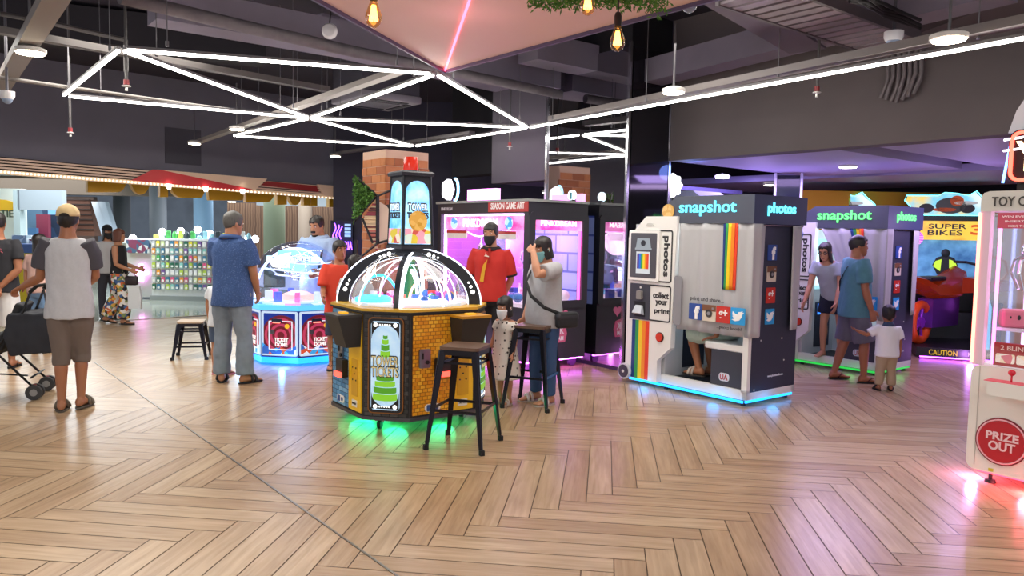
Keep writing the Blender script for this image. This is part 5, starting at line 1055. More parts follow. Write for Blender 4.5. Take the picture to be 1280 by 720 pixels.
# ================================================================== WHITE TOY CLAW MACHINE (right edge)
T0 = V((3.07, 5.07, 0)); Q = thing('toy_claw_machine', 'white claw machine with pink lights cut off by the right edge', 'claw machine', T0, RZ)
QW, QD = 1.0, .9; CREAM = M('#e9e7e0', .35)
m = MB(); m.plate(rrect(QW, .70, .06, 6, QW / 2, .44), (0, 0, 0), X, Z, -QD); cb = m.build('cabinet', CREAM, Q, 40)
m = MB(); m.ex((.05, -.002, .12), (.056, .0, .78)); m.build('seam', M('#b9b7b0', .5), cb)
hp = [(0, 1.80), (QW, 1.80), (QW, 1.93), (.05, 1.93), (.015, 1.92), (0, 1.89)]
m = MB(); m.plate(hp, (0, -.01, 0), X, Z, -QD); hd = m.build('header', M('#d9d8d0', .45), Q)
txt('TOY CLAW', (.235, -.012, 1.862), X, Z, .34, .062, hd, M('#4a4844', .5), .004)
for x, y in ((.03, .03), (QW - .03, .03), (.03, QD - .03), (QW - .03, QD - .03)): m = MB(); m.ex((x - .03, y - .03, .79), (x + .03, y + .03, 1.80)); m.build('post', M('#f0c8d4', .3, 0, .35), Q)
m = MB(); m.ex((.07, .006, .80), (QW - .06, .010, 1.79)); m.build('front_glass', GLASS, Q); m = MB(); m.ex((.006, .07, .80), (.010, QD - .06, 1.79)); m.build('side_glass', GLASS, Q)
m = MB(); m.ex((.06, QD - .04, .80), (QW, QD - .02, 1.79)); m.build('back_panel', M('#cfdcf4', .3, 0, .55), Q); m = MB(); m.ex((.04, .04, .785), (QW - .04, QD - .04, .80)); m.build('prize_floor', M('#f4e6ea', .4, 0, .5), Q)
for x, y, c in ((.0, -.005, '#ff7f6a'), (.10, .06, '#ff6fd8'), (.16, .40, '#e8a0ff'), (.10, .84, '#a8b4ff')): m = MB(); m.cyl((x, y, .80), (x, y, 1.79), .011, n=8); m.build('light_tube', M(c, .4, 0, 4), Q)
m = MB(); m.ex((.10, .0, 1.69), (.40, .008, 1.79)); nt = m.build('red_notice', M('#d8566a', .5, 0, .35), Q)
for k, wd in enumerate(('WIN EVERY PLAY', 'INSERT COIN', 'MOVE THE CLAW')): txt(wd, (.25, -.001, 1.765 - k * .03), X, Z, .25 - .04 * k, .014, nt, M('#fbeef0', .5), .002)
claw(.22, .22, 1.52, Q, 1.2); claw(.20, .62, 1.50, Q, 1.2, M('#e8d8e4', .3, .5))
m = MB(); m.box((.30, .28, 1.66), (.16, .14, .12), 0, .02); m.build('claw_carriage', M('#c83448', .4), Q)
m = MB(); m.ex((.12, .02, .80), (.60, .05, .95)); bb = m.build('blind_box_card', M('#c22a34', .5, 0, .3), Q); txt('2 BLIND BOX', (.30, .018, .92), X, Z, .28, .03, bb, M('#f8e6e0', .5), .003)
for k in range(4): m = MB(); m.plate(rrect(.11, .06, .01, 3, .19 + k * .12, .85), (0, .018, 0), X, Z, .004); m.build('card_picture', pattern('cells', ['#f4efe6', '#d87a8a', '#f2e3c9', '#8fa8c8'], 16, .5, .2), bb)
m = MB(); m.box((.17, .20, 1.10), (.17, .12, .12), .5, .02); o = m.build('plush_box', M('#d9788c', .5), None, None, T0, RZ); tag(o, 'pink boxed toy tilted under the claw of the white machine', 'toy')
m = MB(); m.ell((.16, .135, 1.11), (.014, .007, .018)); m.ell((.205, .155, 1.11), (.014, .007, .018)); m.build('face_print', BLACK, o)
m = MB(); m.ex((.09, .10, 1.02), (.72, .5, 1.04)); m.build('prize_shelf', M('#e8eef8', .2), Q)
m = MB(); m.plate(rrect(QW - .08, .09, .03, 4, QW / 2 + .10, .665), (0, 0, 0), X, Z, .12); sh = m.build('control_shelf', CREAM, Q, 40)
m = MB(); m.ex((.12, -.115, .71), (QW, -.01, .714)); m.build('red_mat', M('#e0566a', .5), sh); m = MB(); m.cyl((.26, -.06, .712), (.26, -.06, .76), .006, n=8); m.ell((.26, -.06, .775), (.022, .022, .02)); m.build('joystick', M('#d0243a', .25), sh, True)
m = MB(); m.plate(disc(.155, 40, .21, .31), (0, 0, 0), X, Z, .012); pb = m.build('prize_door_rim', M('#7a1824', .4), Q); m = MB(); m.tube([(.21 + .142 * cos(a), -.014, .31 + .142 * sin(a)) for a in [k * 2 * pi / 40 for k in range(40)]], .006, 6, True); m.build('pale_ring', M('#e6a8b4', .4), pb)
m = MB(); m.plate(disc(.135, 40, .21, .31), (0, -.012, 0), X, Z, .006); m.build('prize_door', M('#b8202c', .4), pb); txt('PRIZE', (.215, -.018, .345), X, Z, .19, .052, pb, M('#ecccd0', .5), .004, bold=.03); txt('OUT', (.215, -.018, .28), X, Z, .155, .06, pb, M('#ecccd0', .5), .004, bold=.03)
m = MB(); m.ex((.14, -.002, .10), (.17, .0, .12)); m.build('yellow_sticker', M('#d8c030', .5), Q)
for x, y in ((.12, .10), (.85, .12), (.85, .8), (.15, .8)):
    m = MB(); m.cyl((x, y, 0), (x, y, .02), .035, .03, 16); m.cyl((x, y, .02), (x, y, .14), .012, n=10); m.build('foot', BLACK, Q)
m = MB(); m.ex((.04, .06, .065), (QW - .05, .075, .088)); m.ex((.05, .06, .065), (.065, QD - .1, .088)); m.build('underglow_strip', M('#ff3a50', .4, 0, 4), Q)
TQ = Matrix.Rotation(RZ, 3, 'Z')
for p, w_, c in (((.35, .02, .08), 6, (1, .10, .16)), ((.75, .02, .08), 6, (1, .10, .16)), ((.0, .12, .08), 3, (1, .35, .9))): point('red_underglow', T0 + TQ @ V(p), w_, c, .03)
point('toy_glow', T0 + TQ @ V((.5, .45, 1.6)), 7, (1, .9, .97), .1)
S_ = thing('neon_topper', 'red neon sign with white beams on the roof of the white claw machine', 'sign', T0 + TQ @ V((.07, .08, 1.93)), RZ)
m = MB(); m.plate(rrect(.62, .34, .06, 5, .36, .22), (0, 0, 0), X, Z, .03); m.build('backing', M('#2a0d12', .4), S_); fr((.36, -.03, .22), X, Z, .60, .32, .06, .02, .015, 0).build('neon_border', M('#ff4a3a', .4, 0, 5), S_)
txt('Y', (.16, -.032, .22), X, Z, .13, .19, S_, M('#ffd9a0', .4, 0, 4), .012); m = MB(); m.ex((.1, 0, 0), (.62, .03, .06)); m.build('feet', BLACK, S_)
m = MB(); m.plate([(.02, .38), (.6, .38), (.6, .62), (.12, .62), (.06, .52)], (0, .06, 0), X, Z, .03); m.build('upper_panel', M('#c9cbd6', .4), S_); m = MB(); m.tube([(.0, .05, .06), (.03, .05, .3), (.12, .05, .62)], .008, 6); m.build('blue_neon', M('#6fa8ff', .4, 0, 4), S_)
m = MB()
for z in (.26, .33): m.tube([(.02, -.03, z), (.24, -.03, z + .02)], .007, 6)
m.build('white_beams', M('#f4f4ff', .4, 0, 3), S_)

# ================================================================== PHONE CASE KIOSK
KY = 16.6; ka, kb = at(190, 372, KY), at(312, 372, KY)
k = thing('kiosk_rack', 'white kiosk wall hung with rows of small colourful cases, left of the blue shirt man', 'kiosk')
m = MB(); m.ex((ka.x, KY, .10), (kb.x, KY + .08, 1.30)); m.build('pegboard', M('#cfd6d8', .5), k); m = MB(); m.ex((ka.x - .02, KY - .06, .0), (kb.x, KY + .5, .10)); m.build('plinth', M('#8d9698', .5), k); m = MB(); m.ex((ka.x - .03, KY - .03, 1.30), (kb.x, KY + .5, 1.34)); m.build('counter_top', M('#e6ecee', .3), k)
m = MB(); [m.cyl((ka.x, KY - .02, .25 + r_ * .155 + .11), (kb.x, KY - .02, .25 + r_ * .155 + .11), .006, n=6) for r_ in range(7)]; m.build('hanging_rails', CHROME, k)
ORD = ['lowest', 'second lowest', 'third lowest', 'middle', 'third highest', 'second highest', 'topmost']
rnd = random.Random(17); meshes = {}
PAL = ['#b9d65a', '#e8dc4a', '#58b56a', '#e6e9ea', '#e05a8a', '#3f7f9f', '#8fd0c8', '#f0a040', '#2f6f5a', '#d8e8b0', '#7a5aa0', '#c8d0d4']
def case_mesh(c):
    if c in meshes: return meshes[c]
    m = MB(); m.plate(rrect(.072, .115, .014, 3), (0, 0, 0), X, Z, .022); m.mi = 1; m.plate(rrect(.05, .045, .01, 2, 0, -.02), (0, -.022, 0), X, Z, .003); o = m.build('phone_case', [M(c, .4), M('#f2f2ee', .4)]); meshes[c] = o.data; bpy.data.objects.remove(o); return meshes[c]
n = 21
for r_ in range(7):
    for i in range(n):
        c = rnd.choice(PAL); o = bpy.data.objects.new('phone_case', case_mesh(c)); C.objects.link(o)
        o.location = (ka.x + .06 + (kb.x - ka.x - .12) * i / (n - 1), KY - .015, .25 + r_ * .155 + .045); o.rotation_euler = (0, R(rnd.uniform(-4, 4)), R(rnd.uniform(-8, 8)))
        tag(o, 'small bright case hanging in the %s row of the kiosk rack' % ORD[r_], 'phone case', 'cases in the %s row of the kiosk' % ORD[r_])
LB = M('#eaf8ff', .4, 0, 16); LABB = ['first', 'second', 'third', 'fourth', 'fifth', 'sixth', 'seventh']
for i, (px, py) in enumerate(((166, 298), (203, 290), (226, 289), (247, 287), (262, 292), (304, 299), (319, 299))):
    c = at(px, py, KY + .25); b_ = thing('kiosk_lamp', 'bright lamp on top of the kiosk, %s from its left end' % LABB[i], 'lamp', c, 0, 'lamps on the kiosk')
    m = MB(); m.ell((0, 0, 0), (.075, .075, .08)); m.build('bulb', LB, b_, True); m = MB(); m.cyl((0, 0, -.05), (0, 0, 1.34 - c.z), .01, n=8); m.build('stem', STEEL, b_)
for i in range(16):
    x = ka.x + .05 + i * (kb.x - ka.x - .1) / 15; m = MB(); h_ = rnd.uniform(.06, .2)
    if i % 2: m.lathe([(.001, 0), (.05, 0), (.05, h_ * .6), (.02, h_), (.001, h_)], 12, (x, KY + .12, 1.34))
    else: m.box((x, KY + .12, 1.34 + h_ / 2), (.09, .08, h_), .2, .008)
    tag(m.build('boxed_accessory', M(rnd.choice(['#4fae5a', '#e8eef0', '#2f3f4a', '#9fd8e8', '#c8d860']), .4)), 'small packaged accessory standing on top of the kiosk counter', 'accessory', 'goods on the kiosk top')
k2 = thing('kiosk_counter', 'grey kiosk counter with a glowing pink plus sign, right of the woman in floral trousers', 'kiosk')
a, c = at(150, 372, KY), at(188, 372, KY); m = MB(); m.ex((a.x, KY + .1, .05), (c.x, KY + .6, 1.22)); m.build('front', pattern('noise', ['#a5abae', '#bfc5c8'], 2, .3), k2); m = MB(); m.ex((a.x, KY + .05, 1.22), (c.x, KY + .6, 1.32)); m.build('top', M('#dfe6e8', .3), k2)
c = at(177, 341, KY + .04); m = MB(); m.plate([(-.05, -.2), (.05, -.2), (.05, -.06), (.16, -.04), (.16, .05), (.06, .06), (.04, .2), (-.04, .2), (-.05, .07), (-.16, .06), (-.16, -.03), (-.05, -.06)], c, X, Z, .03); m.build('plus_sign', M('#ff9af0', .4, 0, 5), k2)
a = at(156, 303, KY); m = MB()
tag(pbox(158, 300, 186, 316, KY + .02, .06).build('display_strip', pattern('cells', ['#7a3a5a', '#c8d0d4', '#3f5f7f', '#e6e9ea'], 10, .4)), 'small cases pinned along the edge of the grey kiosk counter', 'display')
# ================================================================== PEOPLE
def remesh(mb, name, mats, parent, vox, smooth=4, wr=0.0, wf=9.0, seed=0):
    """one continuous skin over everything in mb"""
    bmesh.ops.recalc_face_normals(mb.bm, faces=mb.bm.faces)
    me = bpy.data.meshes.new(name); mb.bm.to_mesh(me); mb.bm.free()
    o = bpy.data.objects.new('t', me)
    a = o.modifiers.new('r', 'REMESH'); a.mode = 'VOXEL'; a.voxel_size = vox
    if smooth: s = o.modifiers.new('s', 'SMOOTH'); s.iterations = smooth; s.factor = .5
    m2 = evald(o); bpy.data.meshes.remove(me)
    if wr:
        off = V((seed * 3.1, seed * 1.7, 0))
        for v in m2.vertices:
            q = v.co * wf + off; v.co += v.normal * wr * (noise.noise(V((q.x, q.y, q.z * .55))) + .5 * noise.noise(V((q.x * 2.3, q.y * 2.3, q.z * 1.4))))
    m2.materials.clear()
    for m in (mats if isinstance(mats, (list, tuple)) else [mats]): m2.materials.append(m)
    for p in m2.polygons: p.use_smooth = True; p.material_index = 0
    m2.name = name; o = bpy.data.objects.new(name, m2); C.objects.link(o); o.parent = parent; return o
HSEC = [(-.02, .07, .33, .16), (.04, .15, .40, .02), (.12, .21, .42, -.12), (.22, .26, .415, -.24), (.34, .295, .41, -.34), (.46, .315, .42, -.41), (.60, .33, .425, -.44), (.74, .325, .40, -.43), (.86, .27, .31, -.36), (.95, .17, .15, -.22), (1.0, .05, -.01, -.08)]
def hsec(t):
    t = max(HSEC[0][0], min(1.0, t))
    for a, b in zip(HSEC, HSEC[1:]):
        if t <= b[0]: k = (t - a[0]) / (b[0] - a[0]); return tuple(a[i] + (b[i] - a[i]) * k for i in (1, 2, 3))
    return HSEC[-1][1:]
def hpt(t, a, sc=1.0):
    """point on the head surface: height t (0 chin .. 1 crown), azimuth a (0 = face), in head units"""
    rx, yf, yb = hsec(t); ym = (yf + yb) / 2; ry = (yf - yb) / 2
    tz = t if t <= 1 else 1
    return V((rx * sc * sin(a), ym + ry * sc * cos(a), .5 + (tz - .5) * (1 + (sc - 1) * .9)))
def nv(t): return V(t).normalized()
def person(name, label, loc, rz, H, skin=SKIN, hs=1.0, neck=.040, build=1.0, lean=0, side=0, head=(0, 0, 0), armR=None, armL=None, legR=None, legL=None, hip=.52,
           hair=None, face=True, vox=.0085, seat=None, group=None, ground=True, hairmat=None):
    """builds the body in one skin; returns a dict of frames for dressing it"""
    P = thing('person', label, 'person', (loc[0], loc[1], loc[2] if len(loc) > 2 else 0), rz, group)
    hd = .133 * H * hs; hz = hip * H; cz = H - hd; sz = cz - neck * H / (1 if hs < 1.2 else 1.3); B = build
    T0_ = V((0, 0, hz)); RL_ = Matrix.Rotation(R(-lean), 3, 'X') @ Matrix.Rotation(R(side), 3, 'Y')
    def tp(p): return T0_ + RL_ @ (V(p) - T0_)
    mb = MB(); n = 20
    def ring(c, rx, ry, Mx=None, e=1.0):
        Mx = Mx or Matrix.Identity(3); return [V(c) + Mx @ V((rx * (abs(cos(a)) ** e) * (1 if cos(a) > 0 else -1), ry * (abs(sin(a)) ** e) * (1 if sin(a) > 0 else -1), 0)) for a in [2 * pi * k / n for k in range(n)]]
    L_ = sz - hz
    TS = [(-.10, .088, .066, -.004), (0, .098, .074, -.004), (.18, .094, .070, 0), (.40, .084, .062, .004), (.62, .094, .066, .002), (.80, .104, .064, -.002), (.93, .098, .054, -.006), (1.02, .066, .044, -.008)]
    if hs > 1.25: TS = [(f_, rx * 1.12, ry * 1.2, y) for f_, rx, ry, y in TS]
    tors = []
    for f_, rx, ry, y in TS: tors.append((tp((0, y * H, hz + L_ * f_)), rx * H * B, ry * H * (B * .6 + .4 * B * B)))
    mb.loft([ring(c, rx, ry, RL_, .85) for c, rx, ry in tors])
    # head
    nb = tp((0, -.006 * H, sz + .01 * H)); HR = Matrix.Rotation(R(head[0]), 3, 'Z') @ Matrix.Rotation(R(-head[1]), 3, 'X') @ Matrix.Rotation(R(head[2]), 3, 'Y')
    if lean > 25: hc = nb + RL_ @ V((0, .01 * H, cz - sz - .01 * H))
    else: hc = nb + RL_.lerp(Matrix.Identity(3), .4) @ V((0, .010 * H, cz - sz - .01 * H))
    def hw(p): return hc + HR @ (V(p) * hd)
    nc = hw((0, -.08, .30))
    mb.tube([nb - V((0, 0, .02 * H)), nb.lerp(nc, .5), nc], [.046 * H * B ** .5, .036 * H * B ** .5, .034 * H * B ** .5], 14)
    mb.loft([[hw(hpt(t, 2 * pi * k / 20)) for k in range(20)] for t in [s[0] for s in HSEC]])
    mb.loft([[hw(p) for p in ((-.035, .40, .56), (.035, .40, .56), (.03, .38, .56))], [hw(p) for p in ((-.075, .40, .36), (.075, .40, .36), (0, .50, .385))], [hw(p) for p in ((-.05, .39, .33), (.05, .39, .33), (0, .45, .335))]])
    for s in (-1, 1): mb.ell(hw((s * .335, -.03, .46)), (.03 * hd, .07 * hd, .11 * hd), 10, 7, HR)
    J = {}
    # arms
    sw = .112 * H * B ** .6 * (1.05 if hs > 1.25 else 1); ua, fo = (.172 * H, .148 * H) if hs < 1.25 else (.150 * H, .130 * H)
    for s, ar in ((1, armR), (-1, armL)):
        ar = ar or {}
        u = nv(ar.get('u', (.16, 0, -1))); f = nv(ar.get('f', (.08, .22, -1)))
        u = V((u.x * s, u.y, u.z)); f = V((f.x * s, f.y, f.z)); sh = tp((s * sw * .93, -.006 * H, sz - .022 * H)); el = sh + u * ua; wr = el + f * fo
        b5 = B ** .5
        mb.tube([sh - u * .01 * H + V((-s * .015 * H, 0, .006 * H)), sh + u * .25 * ua, sh + u * .7 * ua, el, el + f * .3 * fo, el + f * .75 * fo, wr], [.033 * H * b5, .031 * H * b5, .027 * H * b5, .0235 * H * b5, .025 * H * b5, .019 * H * b5, .0155 * H * b5], 12)
        J['RL'[s < 0]] = (sh, el, wr, u, f)
        # hand: palm, four fingers, thumb
        nn = V(ar['n']) if 'n' in ar else V((-1, 0, 0)); nn = V((nn.x * s, nn.y, nn.z)); nn = (nn - f * nn.dot(f)).normalized(); th = f.cross(nn) * s; cu = R(ar.get('curl', 22)); k_ = H * (1 if hs < 1.25 else .9)
        hf = nv(ar['h']) if 'h' in ar else None
        d = V((hf.x * s, hf.y, hf.z)) if hf else f
        if hf: nn = (nn - d * nn.dot(d)).normalized(); th = d.cross(nn) * s
        mb.loft([[wr + d * a + th * w * cos(t) + nn * h_ * sin(t) for t in [2 * pi * i / 10 for i in range(10)]] for a, w, h_ in ((-.006 * k_, .014 * k_, .011 * k_), (.02 * k_, .020 * k_, .011 * k_), (.042 * k_, .0235 * k_, .0095 * k_), (.056 * k_, .022 * k_, .008 * k_))])
        for o_, ln in ((.72, .043), (.24, .048), (-.24, .045), (-.70, .036)):
            p = wr + d * .052 * k_ + th * o_ * .0225 * k_; q = [p - d * .01 * k_, p]; ax = d
            for j, fr_ in enumerate((.44, .31, .25)):
                a_ = cu * (j + .6); ax = d * cos(a_) + nn * sin(a_); q.append(q[-1] + (ax + th * o_ * .06) * ln * fr_ * k_)
            mb.tube(q, [.0062 * k_, .0058 * k_, .0054 * k_, .005 * k_, .0042 * k_], 8)
        p = wr + d * .012 * k_ + th * .014 * k_; mb.tube([p, p + (d * .7 + th * .75) * .022 * k_, p + (d * 1.45 + th * .95 + nn * .35) * .024 * k_, p + (d * 2.1 + th * .95 + nn * .7) * .024 * k_], [.009 * k_, .0078 * k_, .0066 * k_, .005 * k_], 8)
    # legs
    tl = (hz - .02 * H - .042 * H) * .5; lows = []
    for s, lg in ((1, legR), (-1, legL)):
        lg = lg or {}
        u = nv(lg.get('u', (.05, .0, -1))); f = nv(lg.get('f', (.0, -.03, -1))); u = V((u.x * s, u.y, u.z)); f = V((f.x * s, f.y, f.z))
        h0 = V((s * .050 * H * B ** .6, -.002 * H, hz - .02 * H)); kn = h0 + u * tl; an = kn + f * tl; b5 = B ** .5
        mb.tube([h0 + V((0, 0, .02 * H)), h0 + u * .2 * tl, h0 + u * .65 * tl, kn, kn + f * .28 * tl + V((0, -.004 * H, 0)), kn + f * .7 * tl, an], [.050 * H * b5, .050 * H * b5, .038 * H * b5, .0295 * H * b5, .0325 * H * b5, .024 * H * b5, .0195 * H * b5], 14)
        yaw = R(lg.get('yaw', 8)) * s; toe = V((sin(yaw), cos(yaw), 0)); pit = R(lg.get('pitch', 0)); fd = toe * cos(pit) + V((0, 0, -sin(pit))); up = toe * sin(pit) + V((0, 0, cos(pit))); sd = V((toe.y, -toe.x, 0))
        k_ = H * (1 if hs < 1.25 else .95); so = an - up * .040 * k_
        mb.loft([[so + fd * a + sd * w * cos(t) + up * (z0 + h_ * (1 + sin(t)) / 2) for t in [2 * pi * i / 12 for i in range(12)]] for a, w, z0, h_ in ((-.036 * k_, .010 * k_, .006 * k_, .02 * k_), (-.026 * k_, .019 * k_, 0, .045 * k_), (0, .021 * k_, 0, .052 * k_), (.035 * k_, .022 * k_, 0, .042 * k_), (.07 * k_, .027 * k_, 0, .024 * k_), (.093 * k_, .026 * k_, 0, .016 * k_))])
        for j, (o_, ln, r_) in enumerate(((-.017, .022, .0085), (-.006, .022, .0062), (.003, .019, .006), (.012, .015, .0056), (.020, .010, .0054))): mb.tube([so + fd * (.085 * k_) + sd * (o_ * s * k_) + up * .008 * k_, so + fd * ((.093 + ln) * k_) + sd * (o_ * s * k_) + up * .006 * k_], [r_ * k_, r_ * .8 * k_], 7)
        J['l' + 'RL'[s < 0]] = (h0, kn, an, u, f, so, fd, sd, up); lows.append(so.z + min(0, (fd * .1 * k_).z))
    lo = min(lows)
    body = remesh(mb, 'body', skin, P, vox, 3)
    if ground: P.location.z += -lo + .012
    D = dict(P=P, body=body, H=H, hd=hd, hz=hz, sz=sz, L=L_, tors=tors, RL=RL_, tp=tp, hw=hw, HR=HR, J=J, B=B, n=n, ring=ring, nb=nb, hs=hs, vox=vox, skin=skin, tl=tl, ua=ua, fo=fo)
    if face:
        m = MB(); e = hd
        for s in (-1, 1):
            m.mi = 0; m.ell(hw((s * .135, .385, .545)), (.052 * e, .03 * e, .026 * e), 10, 7, HR); m.mi = 1; m.ell(hw((s * .135, .408, .545)), (.022 * e, .014 * e, .023 * e), 8, 6, HR)
        m.build('eyes', [M('#efeae4', .3), M('#1c1411', .2)], P, True)
        m = MB()
        for s in (-1, 1): m.tube([hw((s * (.06 + .055 * j), .425 - .012 * j * j * .9, .625 + .018 * sin(j * 1.3))) for j in range(4)], [.010 * e, .014 * e, .012 * e, .006 * e], 6)
        m.build('eyebrows', M('#1b1513', .8), P, True)
        m = MB(); m.ell(hw((0, .405, .235)), (.095 * e, .03 * e, .022 * e), 12, 7, HR); m.ell(hw((0, .40, .195)), (.075 * e, .03 * e, .022 * e), 12, 7, HR); m.build('lips', M('#94554b', .5), P, True)
    if hair: hair_(D, hair, hairmat)
    return D
def hair_(D, kind, mat=None):
    mat = mat or pattern('noise', ['#15110f', '#2a2220'], 30, .45, sx=(3, 3, .5))
    hw, hd = D['hw'], D['hd']; N_ = 40; K_ = 16; rnd = random.Random(len(D['P'].name) + int(D['H'] * 1000))
    def low(a):
        d = abs((a + pi) % (2 * pi) - pi) / pi             # 0 face, 1 nape
        if kind == 'short': return .80 if d < .22 else (.80 - (d - .22) / .12 * .40 if d < .34 else (.42 if d < .5 else .42 - (d - .5) * .42))
        if kind == 'top': return .74 if d < .25 else (.74 - (d - .25) / .1 * .24 if d < .35 else .50 - (d - .35) * .35)
        if kind == 'fringe': return .68 if d < .27 else (.68 - (d - .27) / .11 * .25 if d < .38 else (.43 if d < .52 else .43 - (d - .52) * .35))
        if kind == 'bob': return .64 if d < .25 else (.64 - (d - .25) / .10 * .60 if d < .35 else .04 - (d - .35) * .12)
        if kind == 'long': return .78 if d < .24 else (.78 - (d - .24) / .12 * .95 if d < .36 else -.17 - (d - .36) * .45)
        if kind == 'tied': return .80 if d < .22 else (.80 - (d - .22) / .13 * .45 if d < .35 else .35 - (d - .35) * .25)
        return .3
    def pt(t, a, sc):
        if t < .46:
            q = hpt(.46, a, sc); b = hpt(max(t, .0), a, sc); k = 1 if kind in ('long', 'bob') else .35
            q2 = V((q.x * k + b.x * (1 - k), q.y * k + b.y * (1 - k), .5 + (t - .5) * 1.0)); f_ = 1 + (.46 - t) * .12 * k; return V((q2.x * f_, q2.y, q2.z))
        return hpt(t, a, sc)
    m = MB(); outs = []; ins = []
    base = 1.10 if kind != 'short' else 1.075
    for i in range(N_):
        a = 2 * pi * i / N_; lw = low(a) + (rnd.uniform(-.03, .03) if kind != 'bob' else rnd.uniform(-.015, .015)); o_, n_ = [], []
        for k in range(K_ + 1):
            t = lw + (1.0 - lw) * (k / K_) ** .85; sc = base + .05 * noise.noise(V((sin(a) * 3, cos(a) * 3, t * 3))) + .03 * noise.noise(V((a * 7, t * 2, 3)))
            if k == 0: sc -= .05
            o_.append(hw(pt(t, a, sc) + V((0, 0, .035 * (t > .6))))); n_.append(hw(pt(t, a, .97 if t > .3 else sc - .09)))
        outs.append(o_); ins.append(n_)
    O_ = [m.vs(r) for r in outs]; I_ = [m.vs(r) for r in ins]
    for i in range(N_):
        j = (i + 1) % N_
        for k in range(K_): m.face((O_[i][k], O_[j][k], O_[j][k + 1], O_[i][k + 1])); m.face((I_[j][k], I_[i][k], I_[i][k + 1], I_[j][k + 1]))
        m.face((O_[j][0], O_[i][0], I_[i][0], I_[j][0]))
    m.face([O_[i][K_] for i in range(N_)]); m.face([I_[i][K_] for i in range(N_)][::-1])
    h = m.build('hair', mat, D['P'], True)
    if kind == 'tied':
        m = MB(); m.tube([hw((0, -.46, .62)), hw((0, -.56, .50)), hw((0, -.54, .2)), hw((0, -.48, -.05))], [.09 * hd, .11 * hd, .09 * hd, .03 * hd], 10); m.build('ponytail', mat, h, True)
    return h
def shirt(D, mat, name='shirt', hem=-.12, off=.014, sl=.62, sleeve=True, slmat=None, wr=.006, flare=.0, collar=None, loose=1.0, slr=1.0, belly=0, neck=1.0, low_z=None):
    H, B = D['H'], D['B']; mb = MB(); rings = []; hz, L_ = D['hz'], D['L']
    secs = [(hem, .109 + flare, .084 + flare), (hem * .4 + .1, .106 + flare * .5, .081 + flare * .5), (.34, .098, .074), (.60, .101, .072), (.80, .109, .070), (.93, .102, .060), (1.02, .070, .050)]
    if D['hs'] > 1.25: secs = [(f_, a * 1.12, b * 1.2) for f_, a, b in secs]
    for f_, rx, ry in secs:
        bl = belly * max(0, 1 - abs(f_ - .25) / .45)
        rings.append(D['ring'](D['tp']((0, bl * .6 * H, hz + L_ * f_)), rx * H * B * loose + off * .4, ry * H * (B * .6 + .4 * B * B) * loose + off * .4 + bl * H, D['RL'], .85))
    mb.loft(rings); sls = []
    for s in 'RL':
        sh, el, w_, u, f = D['J'][s]; sg = 1 if s == 'R' else -1; b5 = B ** .5 * slr
        if not sleeve: continue
        tgt = mb if slmat is None else MB()
        if sl <= 1: pts = [sh - u * .012 * H + V((-sg * .018 * H, 0, .006 * H)), sh + u * .3 * D['ua'], sh + u * sl * D['ua']]; rr = [.037 * H * b5 + .004, .037 * H * b5 + .006, .037 * H * b5 + .008]
        else: pts = [sh - u * .012 * H + V((-sg * .018 * H, 0, .006 * H)), sh + u * .5 * D['ua'], el, el + f * .6 * D['fo'] * (sl - 1), el + f * D['fo'] * (sl - 1)]; rr = [.038 * H * b5 + .004, .036 * H * b5 + .004, .032 * H * b5 + .004, .029 * H * b5 + .004, .025 * H * b5 + .004]
        tgt.tube(pts, rr, 14)
        if slmat is not None: sls.append(tgt)
    o = remesh(mb, name, mat, D['P'], max(D['vox'], .0115), 4, wr, 9, int(H * 100))
    for t in sls: remesh(t, 'sleeve', slmat, o, max(D['vox'], .0115), 4, wr * .6, 12, 3)
    if collar:
        nb = D['nb']; m = MB(); r_ = .057 * H * B ** .5
        m.loft([[nb + D['RL'] @ V((r_ * k_ * cos(a), r_ * k_ * sin(a) * .95, z + .012 * sin(a) * -1)) for a in [2 * pi * i / 20 for i in range(20)]] for k_, z in ((1.28, -.010), (.96, .030), (.86, .030), (1.0, -.012))]); m.build('collar', collar, o, True)
    return o
def trousers(D, mat, name='trousers', ln=2.0, top=.12, off=.012, rk=1.0, wr=.006, cuff=1.0):
    """ln 1 = knee, 2 = ankle"""
    H, B = D['H'], D['B']; mb = MB(); hz, L_ = D['hz'], D['L']; g_ = 1.12 if D['hs'] > 1.25 else 1
    mb.loft([D['ring'](D['tp']((0, 0, hz + L_ * f_)) if f_ > 0 else V((0, 0, hz + L_ * f_)), rx * H * B * g_ + off * .4, ry * H * B * g_ + off * .4, D['RL'] if f_ > .02 else None, .85) for f_, rx, ry in ((-.17, .070, .060), (-.08, .096, .074), (0, .102, .078), (top, .099, .075))])
    for s in ('lR', 'lL'):
        h0, kn, an, u, f = D['J'][s][:5]; tl = D['tl']; b5 = B ** .5 * rk
        if ln <= 1.2:
            e = h0 + u * tl * min(ln, 1) if ln <= 1 else kn + f * tl * (ln - 1)
            pts = [h0 + V((0, 0, .03 * H)), h0 + u * .3 * tl] + ([kn] if ln > 1 else []) + [e]; rr = [.052 * H * b5 + off * .4, .053 * H * b5 + off * .5] + ([.050 * H * b5 * cuff] if ln > 1 else []) + [.050 * H * b5 * cuff]
        else:
            e = kn + f * tl * (ln - 1); pts = [h0 + V((0, 0, .03 * H)), h0 + u * .3 * tl, h0 + u * .7 * tl, kn, kn + f * tl * .5 * (ln - 1) * 1.0, e]; rr = [.052 * H * b5 + off * .4, .053 * H * b5 + off * .4, .046 * H * b5, .040 * H * b5, .037 * H * b5 * cuff, .034 * H * b5 * cuff]
        mb.tube(pts, rr, 16)
    return remesh(mb, name, mat, D['P'], max(D['vox'], .0115), 4, wr, 11, int(H * 77))
